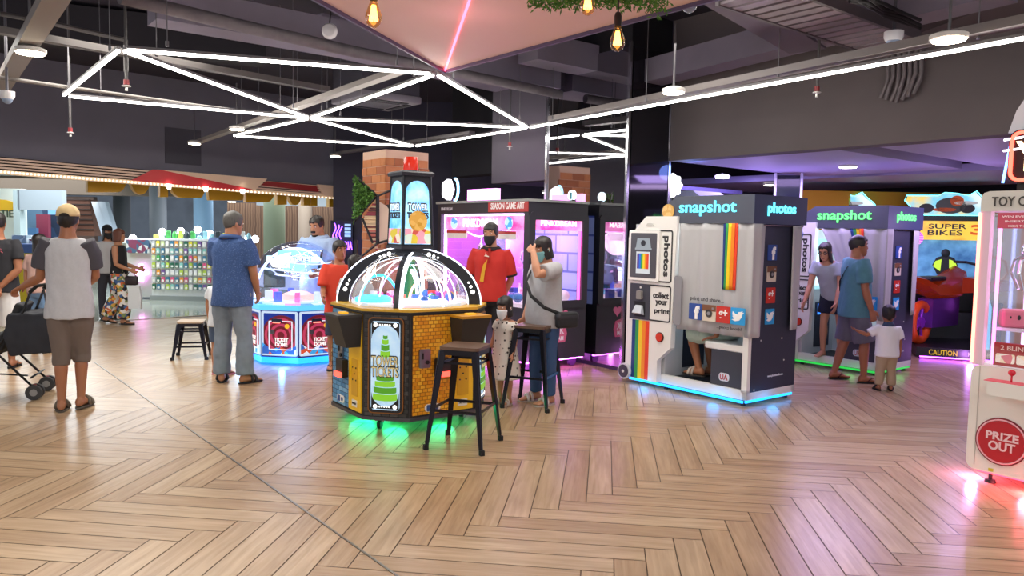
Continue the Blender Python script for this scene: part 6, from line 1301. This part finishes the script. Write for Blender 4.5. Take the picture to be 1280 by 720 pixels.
def skirt(D, mat, name='dress', z_hem=.32, wr=.006, rh=.17):
    H = D['H']; hz, L_ = D['hz'], D['L']; mb = MB()
    ks = [(V((0, 0, z_hem * H)), rh * H, rh * .9 * H), (V((0, 0, (z_hem + (hz / H - z_hem) * .5) * H)), rh * .88 * H, rh * .80 * H), (V((0, 0, hz)), .128 * H, .112 * H), (D['tp']((0, 0, hz + L_ * .4)), .112 * H, .092 * H), (D['tp']((0, 0, hz + L_ * .8)), .118 * H, .082 * H), (D['tp']((0, 0, hz + L_ * .94)), .108 * H, .066 * H), (D['tp']((0, 0, hz + L_ * 1.02)), .06 * H, .048 * H)]
    mb.loft([D['ring'](c, a, b, None, .95) for c, a, b in ks])
    for s in 'RL':
        sh, el, w_, u, f = D['J'][s]; sg = 1 if s == 'R' else -1; mb.tube([sh + V((-sg * .02 * H, 0, .006 * H)), sh + u * .45 * D['ua']], [.042 * H, .048 * H], 14)
    return remesh(mb, name, mat, D['P'], .0085, 5, wr, 12, 7)
def sandals(D, sole=M('#26211e', .7), strap=M('#2a2523', .6), style='flip'):
    for s in ('lR', 'lL'):
        so, fd, sd, up = D['J'][s][5:9]; k = D['H'] * (1 if D['hs'] < 1.25 else .95); m = MB(); P = []
        for t in range(24): a = 2 * pi * t / 24; P.append((.031 * k * sin(a) * (1 + .12 * cos(a)), .038 * k + .082 * k * cos(a)))
        m.plate(P, so - up * .012, sd, fd, .012); o = m.build('sandal', sole, D['P'])
        m = MB()
        if style == 'flip':
            for q in (-1, 1): m.tube([so + fd * .075 * k + up * .018 * k, so + fd * .05 * k + sd * q * .016 * k + up * .032 * k, so + fd * .02 * k + sd * q * .026 * k + up * .006 * k], .0045 * k, 6)
        else: m.tube([so + fd * .06 * k + sd * (.030 * k * cos(a)) + up * (.034 * k * sin(a)) for a in [pi * i / 10 for i in range(11)]], .010 * k, 6); m.tube([so + fd * .035 * k + sd * (.028 * k * cos(a)) + up * (.048 * k * sin(a)) for a in [pi * i / 10 for i in range(11)]], .008 * k, 6)
        m.build('strap', strap, o, True)
def shoes(D, col):
    for s in ('lR', 'lL'):
        so, fd, sd, up = D['J'][s][5:9]; k = D['H'] * (1 if D['hs'] < 1.25 else .95); m = MB()
        m.loft([[so - up * .012 + fd * a * k + sd * w * k * cos(t) + up * (h_ * k * (1 + sin(t)) / 2) for t in [2 * pi * i / 14 for i in range(14)]] for a, w, h_ in ((-.042, .016, .03), (-.03, .027, .06), (.0, .029, .066), (.04, .030, .054), (.085, .034, .036), (.115, .028, .028), (.125, .014, .018))]); o = m.build('shoe', M(col, .5), D['P'], True)
def mask(D, col):
    hw, hd = D['hw'], D['hd']; m = MB(); rows = []
    for k in range(8):
        t = -.02 + .46 * k / 7; w = R(58 + 10 * sin(pi * k / 7)); rows.append([hw(hpt(t, -w + 2 * w * i / 14, 1.09) + V((0, .05 * cos(pi * (i / 14 - .5)) * (1 if k > 2 else .6), 0))) for i in range(15)])
    m.grid(rows); o = m.build('face_mask', M(col, .7), D['P'], True); s_ = o.modifiers.new('thick', 'SOLIDIFY'); s_.thickness = .004
    m = MB()
    for s in (-1, 1): m.tube([hw(hpt(.36, s * R(62), 1.08)), hw((s * .36, -.02, .50)), hw((s * .36, -.05, .40)), hw(hpt(.12, s * R(62), 1.08))], .003, 5)
    m.build('ear_loops', M(col, .7), o)
def cap(D, col, brim=True, back=True):
    hw, hd = D['hw'], D['hd']; m = MB(); rings = []
    for k in range(9):
        t = .60 + .40 * (k / 8) ** .8; rings.append([hw(hpt(t, 2 * pi * i / 28, 1.17) + V((0, 0, .05))) for i in range(28)])
    m.loft(rings); o = m.build('cap', M(col, .85), D['P'], True)
    m = MB(); m.ell(hw((0, .0, 1.085)), (.03 * hd, .03 * hd, .02 * hd)); m.build('cap_button', M(col, .85), o)
    if back:
        P = [(.17 * cos(a), .12 * sin(a)) for a in [i * pi / 10 for i in range(11)]]; m = MB(); m.plate([(p[0] * hd, p[1] * hd) for p in P], hw((0, -.535, .66)), -(D['HR'] @ X), D['HR'] @ Z, .012); m.build('cap_opening', M('#1a1513', .8), o)
    if brim:
        m = MB(); m.loft([[hw((.30 * cos(a) * k_, .34 + .42 * sin(a) * k_, .68 - .05 * sin(a) - z)) for a in [pi * i / 14 for i in range(15)]] for k_, z in ((1, 0), (1, .03), (.3, .03), (.3, 0))], False, True); m.build('brim', M(col, .85), o)
def strap_bag(D, pts, bag, col, size, label=None):
    """bag hanging on a strap: part of what the person wears"""
    b_ = thing('shoulder_bag', label, 'bag', D['P'].location, D['P'].rotation_euler.z)
    m = MB(); m.tube(pts, .016, 4, flat=.35); m.build('strap', M(col, .7), b_)
    m = MB(); m.box(bag, size, 0, min(size) * .35, None, 3); m.build('pouch', M(col, .7), b_, True)
    m = MB(); m.box(V(bag) + V((0, 0, size[2] * .2)), (size[0] * 1.02, size[1] * 1.04, size[2] * .5), 0, min(size) * .3); m.build('flap', M('#2d2d33', .6), b_, True)
    return b_
def yaw_to(dx, dy): return math.atan2(-dx, dy)      # rotation that turns +Y towards (dx, dy)

SK1, SK2, SK3, SK4 = M('#a36a4a', .5), M('#b77f5d', .5), M('#c48c6c', .5), M('#8f5c41', .5)
# 1 capped man pushing the stroller, seen from behind
f0 = g(90, 512)
D = person('person', 'man in tan cap, pale grey shirt with dark sleeves and brown shorts, pushing a stroller', (f0.x + .0, f0.y), yaw_to(-.22, 1), 1.74, SK1, neck=.026, build=.90, head=(4, 0, 0),
           armL=dict(u=(.22, .12, -1), f=(.75, .55, -.35), n=(-.3, 0, -1), curl=45), armR=dict(u=(.02, .40, -1), f=(-.5, .9, -.35), curl=40),
           legR=dict(u=(-.05, .22, -1), f=(0, -.12, -1)), legL=dict(u=(-.04, -.05, -1), f=(0, -.06, -1), yaw=14), hair='short', face=True, vox=.008)
shirt(D, pattern('noise', ['#b9b9bd', '#c8c8cc'], 60, .85), hem=-.20, sl=.72, slmat=M('#4a4850', .85), loose=1.08, wr=.010, slr=1.22)
trousers(D, M('#6e6058', .85), 'shorts', 1.22, .12, rk=1.10, wr=.009, cuff=1.12); cap(D, '#d8bd8c'); sandals(D, M('#5b5348', .8), M('#6a6052', .7), 'slide')
CAPMAN = D
# stroller
ST = thing('stroller', 'black folding stroller with hanging bags pushed by the capped man', 'stroller', (g(44, 499).x - .405, g(44, 499).y + .09, 0), yaw_to(-.95, -.30))
m = MB()
for s in (-1, 1):
    m.tube([(s * .22, -.36, 1.02), (s * .22, -.28, .80), (s * .21, -.05, .45), (s * .20, .42, .08)], .011, 8); m.tube([(s * .21, .10, .62), (s * .21, -.05, .45), (s * .22, -.36, .10)], .011, 8)
m.tube([(-.21, -.33, .20), (.21, -.33, .20)], .009, 8); m.tube([(-.2, .3, .18), (.2, .3, .18)], .009, 8); m.tube([(-.2, -.3, .22), (.2, .3, .20)], .008, 8); m.build('frame', M('#2a2a2c', .35, .5), ST, True)
for s in (-1, 1):
    m = MB(); m.tube([(s * .22, -.34, .98), (s * .22, -.40, 1.04), (s * .22, -.47, 1.05)], .016, 10); m.build('handle', RUBBER, ST, True)
    for y in (-.36, .42):
        for q in (-.04, .04):
            x = s * .21 + q; m = MB(); m.lathe([(.03, -.014), (.066, -.014), (.070, -.006), (.070, .006), (.066, .014), (.03, .014)], 22, (x, y, .070), Matrix.Rotation(R(90), 3, 'Y')); wl = m.build('wheel', M('#39383a', .7), ST, 40)
            m = MB(); m.cyl((x - .016, y, .07), (x + .016, y, .07), .032, n=14); m.build('hub', M('#8d8b89', .5), wl)
        m = MB(); m.cyl((s * .21 - .05, y, .07), (s * .21 + .05, y, .07), .008, n=8); m.tube([(s * .21, y, .07), (s * .21, y, .14)], .014, 8); m.build('axle', M('#8c2a24', .5), ST)
mb = MB(); mb.loft([[V(p) for p in ((-.2, -.06, .40), (.2, -.06, .40), (.2, .34, .36), (-.2, .34, .36))], [V(p) for p in ((-.21, -.12, .60), (.21, -.12, .60), (.21, .36, .52), (-.21, .36, .52))]]); mb.loft([[V(p) for p in ((-.2, -.10, .45), (.2, -.10, .45), (.2, -.04, .45), (-.2, -.04, .45))], [V(p) for p in ((-.2, -.27, .86), (.2, -.27, .86), (.2, -.22, .88), (-.2, -.22, .88))]])
remesh(mb, 'seat', M('#2b2b2e', .85), ST, .012, 4, .008, 9, 2)
mb = MB(); mb.loft([[V(p) for p in ((-.24, -.50, .42), (.24, -.50, .42), (.22, -.16, .40), (-.22, -.16, .40))], [V(p) for p in ((-.26, -.53, .58), (.26, -.53, .58), (.24, -.13, .58), (-.24, -.13, .58))], [V(p) for p in ((-.25, -.47, .79), (.25, -.47, .79), (.24, -.16, .79), (-.24, -.16, .79))]])
bg = remesh(mb, 'hanging_bag', pattern('noise', ['#1f2026', '#33353e'], 5, .8), None, .012, 5, .016, 7, 5); bg.location = ST.location; bg.rotation_euler = ST.rotation_euler
tag(bg, 'black drooping fabric bag hung on the stroller handles', 'bag')
m = MB(); m.tube([(-.24, -.5, .78), (-.23, -.47, .9), (-.22, -.45, 1.02)], .008, 6); m.tube([(.24, -.5, .78), (.23, -.47, .9), (.22, -.45, 1.02)], .008, 6); m.build('bag_handle', M('#3a3636', .7), bg)
# 2 man in black at the left edge
f0 = g(8, 462)
D = person('person', 'man in black tee and white shorts with hands behind his back at the left edge', (f0.x - .12, f0.y + .1), yaw_to(-.35, 1), 1.70, SK1, armR=dict(u=(.10, -.25, -1), f=(-.65, -.25, -.75), n=(0, 1, 0), curl=30), armL=dict(u=(.10, -.25, -1), f=(-.55, -.28, -.6), n=(0, 1, 0), curl=30), hair='short', vox=.010)
shirt(D, M('#26262b', .85), hem=-.10, loose=1.04, wr=.008); trousers(D, M('#e6e4e2', .85), 'shorts', 1.0, rk=1.12, cuff=1.15, wr=.008); sandals(D)
m = MB()
for k in range(3): m.tube([V((.03 + .012 * k, -.128, 1.36 - .035 * k)), V((.05 + .012 * k, -.128, 1.34 - .035 * k))], .004, 5)
m.build('shirt_print', M('#b04a5a', .6), D['P'])
# 3 woman in jeans half hidden behind the capped man
f0 = g(46, 442)
D = person('person', 'person in pale pink top and blue jeans mostly hidden between the two men at left', (f0.x, f0.y + .1), yaw_to(.2, 1), 1.46, SK3, build=.95, hair='long', vox=.011)
shirt(D, M('#d9b0a4', .85), hem=-.05); trousers(D, M('#6f8fb4', .85), 'jeans', 1.95); sandals(D)
# 4 woman in floral trousers
f0 = g(150, 405)
D = person('person', 'woman in black sleeveless top and colourful floral trousers walking by the kiosk', (f0.x, f0.y), yaw_to(1, .15), 1.54, SK2, build=.98, armR=dict(u=(.08, .10, -1), f=(.1, .9, -.35), curl=45), armL=dict(u=(.08, .10, -1), f=(.0, .9, -.3), curl=45),
           legR=dict(u=(.04, .30, -1), f=(0, -.05, -1)), legL=dict(u=(.04, -.28, -1), f=(0, -.42, -1), pitch=12), hair='bob', vox=.011, hairmat=pattern('noise', ['#4a2a1e', '#7a4632'], 24, .5))
shirt(D, M('#1d1d20', .85), 'top', hem=.05, sleeve=False); trousers(D, pattern('cells', ['#e9e2da', '#2b2a33', '#d06a3a', '#e9e2da', '#7f8f5a', '#3f5f8f', '#e0b050', '#b04a5a'], 22, .8), 'floral_trousers', 1.95, .2, rk=1.25, wr=.010, cuff=1.5); sandals(D)
b_ = thing('handbag', 'small dark purse held by the woman in floral trousers', 'bag', D['P'].location, D['P'].rotation_euler.z); w = D['J']['R'][2]
m = MB(); m.box(w + V((.01, .03, -.17)), (.08, .20, .15), 0, .03); m.build('pouch', M('#2a1f24', .5), b_, True); m = MB(); m.tube([w + V((0, -.05, -.10)), w + V((0, .02, .0)), w + V((.01, .1, -.10))], .007, 6); m.build('strap', M('#2a1f24', .5), b_)
b_ = thing('shopping_bag', 'pale shopping bag hanging from the arm of the woman in floral trousers', 'bag', D['P'].location, D['P'].rotation_euler.z)
m = MB(); m.loft([[w + V((.02 + sx * .04, .08 + sy * s_, z)) for sx, sy in ((-1, -1), (1, -1), (1, 1), (-1, 1))] for z, s_ in ((-.62, .09), (-.40, .10), (-.26, .07))]); m.build('sack', M('#dfe3e4', .6), b_); m = MB(); m.tube([w + V((.02, .05, -.27)), w + V((0, .03, -.01)), w + V((.02, .11, -.27))], .005, 5); m.build('strap', M('#dfe3e4', .6), b_)
# 5 woman in dark cap
f0 = g(132, 399)
D = person('person', 'woman in dark hood and black face mask standing behind the floral trousers', (f0.x, f0.y + .1), yaw_to(.7, -.7), 1.58, SK3, build=.95, hair='long', vox=.012, head=(0, 0, 0))
shirt(D, M('#c9c9cc', .85), hem=-.1); trousers(D, M('#3a3a44', .85)); mask(D, '#17171a'); cap(D, '#17181c', True, False); shoes(D, '#2a2a2e')
# 6 blue shirt man
f0 = g(291, 478)
D = person('person', 'man with greying hair in navy patterned shirt and faded jeans, seen from behind', (f0.x, f0.y), yaw_to(.22, 1), 1.75, SK2, neck=.028, build=1.02, head=(-28, 6, 0), armR=dict(u=(.16, .10, -1), f=(-.16, .55, -.85), curl=35), armL=dict(u=(.06, .25, -1), f=(-.30, .8, -.5), curl=35),
           legR=dict(u=(.11, .02, -1), f=(.03, -.03, -1), yaw=24), legL=dict(u=(.05, .0, -1), f=(.02, -.03, -1), yaw=30), hair='short', vox=.008, hairmat=pattern('noise', ['#2a2826', '#5e5b58', '#3d3a38'], 40, .55, sx=(3, 3, .6)))
shirt(D, pattern('voronoi', ['#8fa4c8', '#3f5c92', '#36507f'], 70, .85, stops=[0, .25, 1]), hem=-.22, loose=1.06, wr=.010, slr=1.25, sl=.75, collar=M('#3d588c', .85), belly=.012)
trousers(D, pattern('noise', ['#6b7786', '#828e9b', '#596572'], 7, .85), 'jeans', 1.97, .05, rk=1.16, wr=.014, cuff=1.25); sandals(D, M('#1f1c1c', .8), M('#2a2626', .7), 'slide')
BLUEMAN = D
# 7 child standing in front of him
f0 = g(276, 469)
D = person('person', 'child whose bare legs and pink slippers show between the legs of the blue shirt man', (f0.x - .02, f0.y + .05), yaw_to(.3, 1), 1.18, SK2, hs=1.25, hair='short', vox=.010, hip=.48)
shirt(D, M('#d8dbe0', .85)); trousers(D, M('#4a5a74', .85), 'shorts', .8); sandals(D, M('#c8788c', .7), M('#d890a0', .6))
# 8 bearded man
f0 = g(398, 446)
D = person('person', 'bearded man in open-necked light blue shirt standing behind the blue dome game', (f0.x, f0.y), yaw_to(-.35, -1), 1.75, SK2, neck=.024, build=1.18, head=(0, 14, 0), armR=dict(u=(.12, .25, -1), f=(-.25, .9, -.3), curl=30), armL=dict(u=(.12, .2, -1), f=(-.1, .9, -.25), curl=30), hair='top', vox=.009)
shirt(D, pattern('noise', ['#8fa3c4', '#a3b5d2'], 40, .85), hem=-.2, sl=.8, wr=.010, loose=1.05, slr=1.2, collar=M('#9db0ce', .8)); trousers(D, M('#2f3542', .85)); shoes(D, '#2a2421')
hw, hd = D['hw'], D['hd']; m = MB(); rows = []
for k in range(5):
    t = -.03 + .15 * k / 4; rows.append([hw(hpt(t, -R(62) + R(124) * i / 12, 1.05) ) for i in range(13)])
m.grid(rows); o = m.build('beard', M('#241a16', .9), D['P'], True); o.modifiers.new('t', 'SOLIDIFY').thickness = .006
m = MB(); m.tube([hw((x_, .435 - abs(x_) * .25, .285 - abs(x_) * .15)) for x_ in (-.12, -.05, .0, .05, .12)], .012 * 1.0, 6); m.build('moustache', M('#241a16', .9), D['P'], True)
m = MB(); q = [D['tp']((x_, .075 * 1.75 + .02, z * 1.0)) for x_, z in ((-.035, 1.41), (.035, 1.41), (.0, 1.24))]; m.face(m.vs(q)); o = m.build('open_neck', SK2, D['P']); o.modifiers.new('t', 'SOLIDIFY').thickness = .02
bb = strap_bag(D, [D['tp'](p) for p in ((-.13, .02, 1.44), (-.145, .14, 1.34), (-.12, .17, 1.15), (-.10, .16, .98))], D['tp']((-.17, .04, .93)), '#22242a', (.10, .24, .24), 'black bag on a shoulder strap worn by the bearded man')
# 9 boy in red
f0 = g(424, 461)
D = person('person', 'boy in orange red tee looking aside next to the bearded man', (f0.x, f0.y), yaw_to(.25, -1), 1.46, SK1, hs=1.12, build=1.0, head=(22, 0, 0), armR=dict(u=(.12, .3, -1), f=(.0, .9, -.35)), armL=dict(u=(.12, .1, -1), f=(.0, .8, -.5)), hair='fringe', vox=.008, hip=.50)
shirt(D, M('#d8432c', .85), hem=-.25, sl=.85, wr=.008, slr=1.25, loose=1.06); trousers(D, M('#3a3f55', .85), 'shorts', 1.0); sandals(D)
# 9b small child hidden behind the arch
f0 = g(446, 474)
D = person('person', 'dark haired child in grey top behind the left side of the machine arch', (f0.x - .02, f0.y), yaw_to(.2, 1), 1.32, SK2, hs=1.2, hair='bob', vox=.011, face=True, hip=.49)
shirt(D, M('#b9b4b4', .85)); trousers(D, M('#55586a', .85)); sandals(D)
# 10 staff member
f0 = g(611, 470)
D = person('person', 'young staff member in red polo shirt, black mask and black trousers facing out', (f0.x, f0.y), yaw_to(-.10, -1), 1.69, SK3, build=1.0, head=(-12, 4, 0), armR=dict(u=(.16, -.22, -1), f=(-.35, -.45, -.75), n=(0, 1, 0)), armL=dict(u=(.16, -.22, -1), f=(-.35, -.45, -.75), n=(0, 1, 0)), hair='fringe', vox=.008, hairmat=pattern('noise', ['#1d1a1a', '#3a3534'], 26, .4, sx=(3, 3, .6)))
o = shirt(D, M('#c42a20', .75), hem=-.08, sl=.85, wr=.008, slr=1.12, collar=M('#241a1c', .8)); mask(D, '#1f1f23'); trousers(D, M('#1d1d22', .85), top=.02); shoes(D, '#1a1a1c')
m = MB(); [m.cyl(V((s * .03 + .05, .142, 1.0)) * 1 + V((0, 0, 0)), V((s * .03 + .05, .15, 1.0)), .0001) for s in ()]
for s in 'RL':
    sh, el, w_, u, f = D['J'][s]; mm = MB(); q = sh + u * .85 * D['ua']; mm.cyl(q - u * .018, q + u * .004, .037 * 1.69 * 1.12 + .010, n=18); mm.build('sleeve_band', M('#241a1c', .8), o, True)
yy = D['tors'][4][2] + .030
m.bm.free(); m = MB(); m.plate([(-.10, 1.06), (-.06, 1.05), (-.045, 1.17), (-.02, 1.30), (-.065, 1.24), (-.085, 1.15)], (0, yy - .01, 0), -X, Z, .010); m.build('shirt_emblem', M('#e0a828', .6), o)
m = MB(); m.plate([(-.06, 1.335), (-.005, 1.325), (-.005, 1.335), (-.03, 1.345), (-.04, 1.38), (-.045, 1.345)], (0, yy - .018, 0), -X, Z, .010); m.build('shirt_emblem', M('#f0d8c8', .6), o)
m = MB(); m.plate([(-.012, 1.26), (.012, 1.26), (.012, 1.42), (-.012, 1.42)], (0, yy - .025, 0), -X, Z, .012); m.build('placket', M('#a82218', .8), o)
# 11 little girl
f0 = g(630, 505)
D = person('person', 'little girl in white dotted dress and white face mask between the two front stools', (f0.x, f0.y), yaw_to(-.75, -.75), 1.0, SK3, hs=1.42, build=1.0, hair='bob', head=(10, 6, 0), vox=.0065, hip=.47, armR=dict(u=(.18, .1, -1), f=(.1, .35, -1)), armL=dict(u=(.2, .1, -1), f=(.1, .3, -1)))
skirt(D, pattern('voronoi', ['#3a3230', '#3a3230', '#e9e2d6'], 22, .85, stops=[0, .20, .24]), 'dress', .24, .005, .165); mask(D, '#eef0f2'); sandals(D, M('#b9a49a', .7), M('#d8c8c0', .6), 'slide')
# 12 woman in grey
f0 = g(678, 503)
D = person('person', 'woman in grey tee and jeans holding her forehead, wearing a teal mask', (f0.x, f0.y), yaw_to(-1, -.6), 1.56, SK3, build=1.1, head=(8, 14, 0), armL=dict(u=(.25, .85, -.10), f=(-.55, -.10, 1.0), n=(-.6, -.8, 0), h=(-.9, -.1, .35), curl=20), armR=dict(u=(.12, .05, -1), f=(.0, .4, -.9)), legL=dict(u=(.06, .02, -1), f=(0, -.04, -1)), legR=dict(u=(.05, .06, -1), f=(0, -.02, -1)), hair='bob', vox=.007)
shirt(D, pattern('noise', ['#a8a8aa', '#b6b6b8'], 50, .85), hem=-.20, sl=.72, loose=1.0, belly=.012, wr=.008, slr=1.2); trousers(D, M('#39557f', .85), 'jeans', 1.96, .05, rk=1.05, wr=.008); mask(D, '#7fb8b8'); sandals(D, M('#b9aaa6', .7), M('#cfc2c0', .6), 'slide')
tp = D['tp']
strap_bag(D, [tp(p) for p in ((.09, -.03, 1.335), (.10, .07, 1.29), (.03, .19, 1.14), (-.08, .205, 1.02), (-.19, .13, .92), (-.225, -.02, .86))], tp((-.225, -.10, .80)), '#1e1f23', (.08, .23, .15), 'black cross-body bag on the hip of the woman in grey')
# 13 seated person in the booth
sb = BO1 + TQ @ V((1.04, .31, 0))
D = person('person', 'seated person in pale green shorts whose bare legs show under the booth curtain', (sb.x, sb.y, .12), RZ + R(90), 1.66, SK1, hip=.52, legR=dict(u=(.16, 1, -.12), f=(.05, -.15, -1), yaw=4), legL=dict(u=(.10, 1, -.08), f=(.0, -.36, -1), yaw=4, pitch=0), armL=dict(u=(.05, -.12, -1), f=(.10, .10, -1), n=(0, -.3, -1), h=(.25, 1, -.25), curl=12), armR=dict(u=(.1, .4, -1), f=(-.1, .9, -.5)), hair='short', vox=.008)
shirt(D, M('#3f5a8a', .85), hem=-.05); trousers(D, pattern('noise', ['#a9bcae', '#bccdbf', '#93a89b'], 14, .85), 'shorts', .98, rk=1.18, cuff=1.15, wr=.008); sandals(D, M('#3a332f', .8), M('#b8aca0', .6), 'slide')
D['P'].location.z = .575 - (D['hz'] - .055 * 1.66) ; SEATED = D
# 14 woman stepping out of the farther booth
f0 = BO2 + TQ @ V((.84, .10, 0))
D = person('person', 'woman with glasses in grey top and navy shorts stepping out of the farther booth', (f0.x, f0.y, .12), yaw_to(-.75, -.8), 1.52, SK3, build=.93, lean=34, head=(0, 20, 0), armR=dict(u=(.12, .22, -1), f=(.10, .45, -.9)), armL=dict(u=(.1, .2, -1), f=(.0, .5, -.9)), legR=dict(u=(.05, .14, -1), f=(0, -.04, -1)), legL=dict(u=(.05, -.02, -1), f=(0, -.1, -1)), hair='long', vox=.008)
shirt(D, M('#a9b2bf', .85), 'top', hem=-.05, sl=.5, wr=.007); trousers(D, M('#1d2038', .85), 'shorts', .62, .12, rk=1.12, cuff=1.15); D['P'].location.z = max(D['P'].location.z, .13)
m = MB()
for s in (-1, 1): m.tube([D['hw']((s * .14 + .085 * cos(a), .455, .545 + .075 * sin(a))) for a in [2 * pi * k / 16 for k in range(16)]], .004, 5, True); m.tube([D['hw']((s * .22, .44, .56)), D['hw']((s * .35, -.02, .52))], .004, 5)
m.build('glasses', BLACK, D['P'])
# 15 man in teal
f0 = (g(1046, 474) + g(1082, 479)) / 2
D = person('person', 'man in teal tee and grey shorts striding right, holding the toddler by the hand', (f0.x, f0.y), yaw_to(1, .0), 1.64, SK1, neck=.026, build=1.08, head=(-12, 0, 0), armR=dict(u=(.14, .05, -1), f=(.10, .30, -1), n=(-1, 0, 0), curl=40), armL=dict(u=(.12, .05, -1), f=(.05, .3, -1)),
           legR=dict(u=(.04, .24, -1), f=(0, .02, -1), yaw=6), legL=dict(u=(.04, -.12, -1), f=(0, -.30, -1), yaw=10), hair='top', vox=.007)
shirt(D, pattern('noise', ['#4c7f8c', '#588d99'], 30, .85), hem=-.22, sl=.78, loose=1.06, wr=.009, slr=1.2); trousers(D, pattern('noise', ['#5b5a66', '#6a6975'], 12, .85), 'shorts', .98, .1, rk=1.18, cuff=1.2, wr=.010); sandals(D, M('#1f1b1b', .8), M('#5a2a2a', .6))
tp = D['tp']; strap_bag(D, [tp(p) for p in ((.10, -.05, 1.35), (.06, -.13, 1.30), (-.06, -.155, 1.14), (-.17, -.10, 1.02), (-.20, .02, .96))], tp((-.22, .05, .90)), '#1b1b20', (.07, .17, .17), 'small black sling bag worn by the man in teal')
TEAL = D
# 16 toddler
f0 = g(1106, 488)
D = person('person', 'toddler in white tee and khaki trousers seen from behind beside the man in teal', (f0.x, f0.y), yaw_to(.10, 1), .90, SK1, hs=1.60, build=1.02, head=(-14, 0, 0), armL=dict(u=(.75, .12, -.55), f=(.85, .05, .35), curl=30), armR=dict(u=(.20, 0, -1), f=(.10, .10, -1)), legR=dict(u=(.06, .0, -1), f=(.02, -.02, -1), yaw=14), legL=dict(u=(.10, .0, -1), f=(.03, -.02, -1), yaw=14), hair='short', vox=.006, hip=.43)
shirt(D, M('#eeeef0', .85), hem=-.10, sl=.8, wr=.005, loose=1.05, slr=1.25, collar=M('#3a4a6a', .8)); trousers(D, M('#b09a7c', .85), 'trousers', 1.93, .15, rk=1.22, wr=.008, cuff=1.2); sandals(D, M('#1f1b1b', .8), M('#2a2626', .7), 'slide')

bpy.data.scenes.remove(TMP)
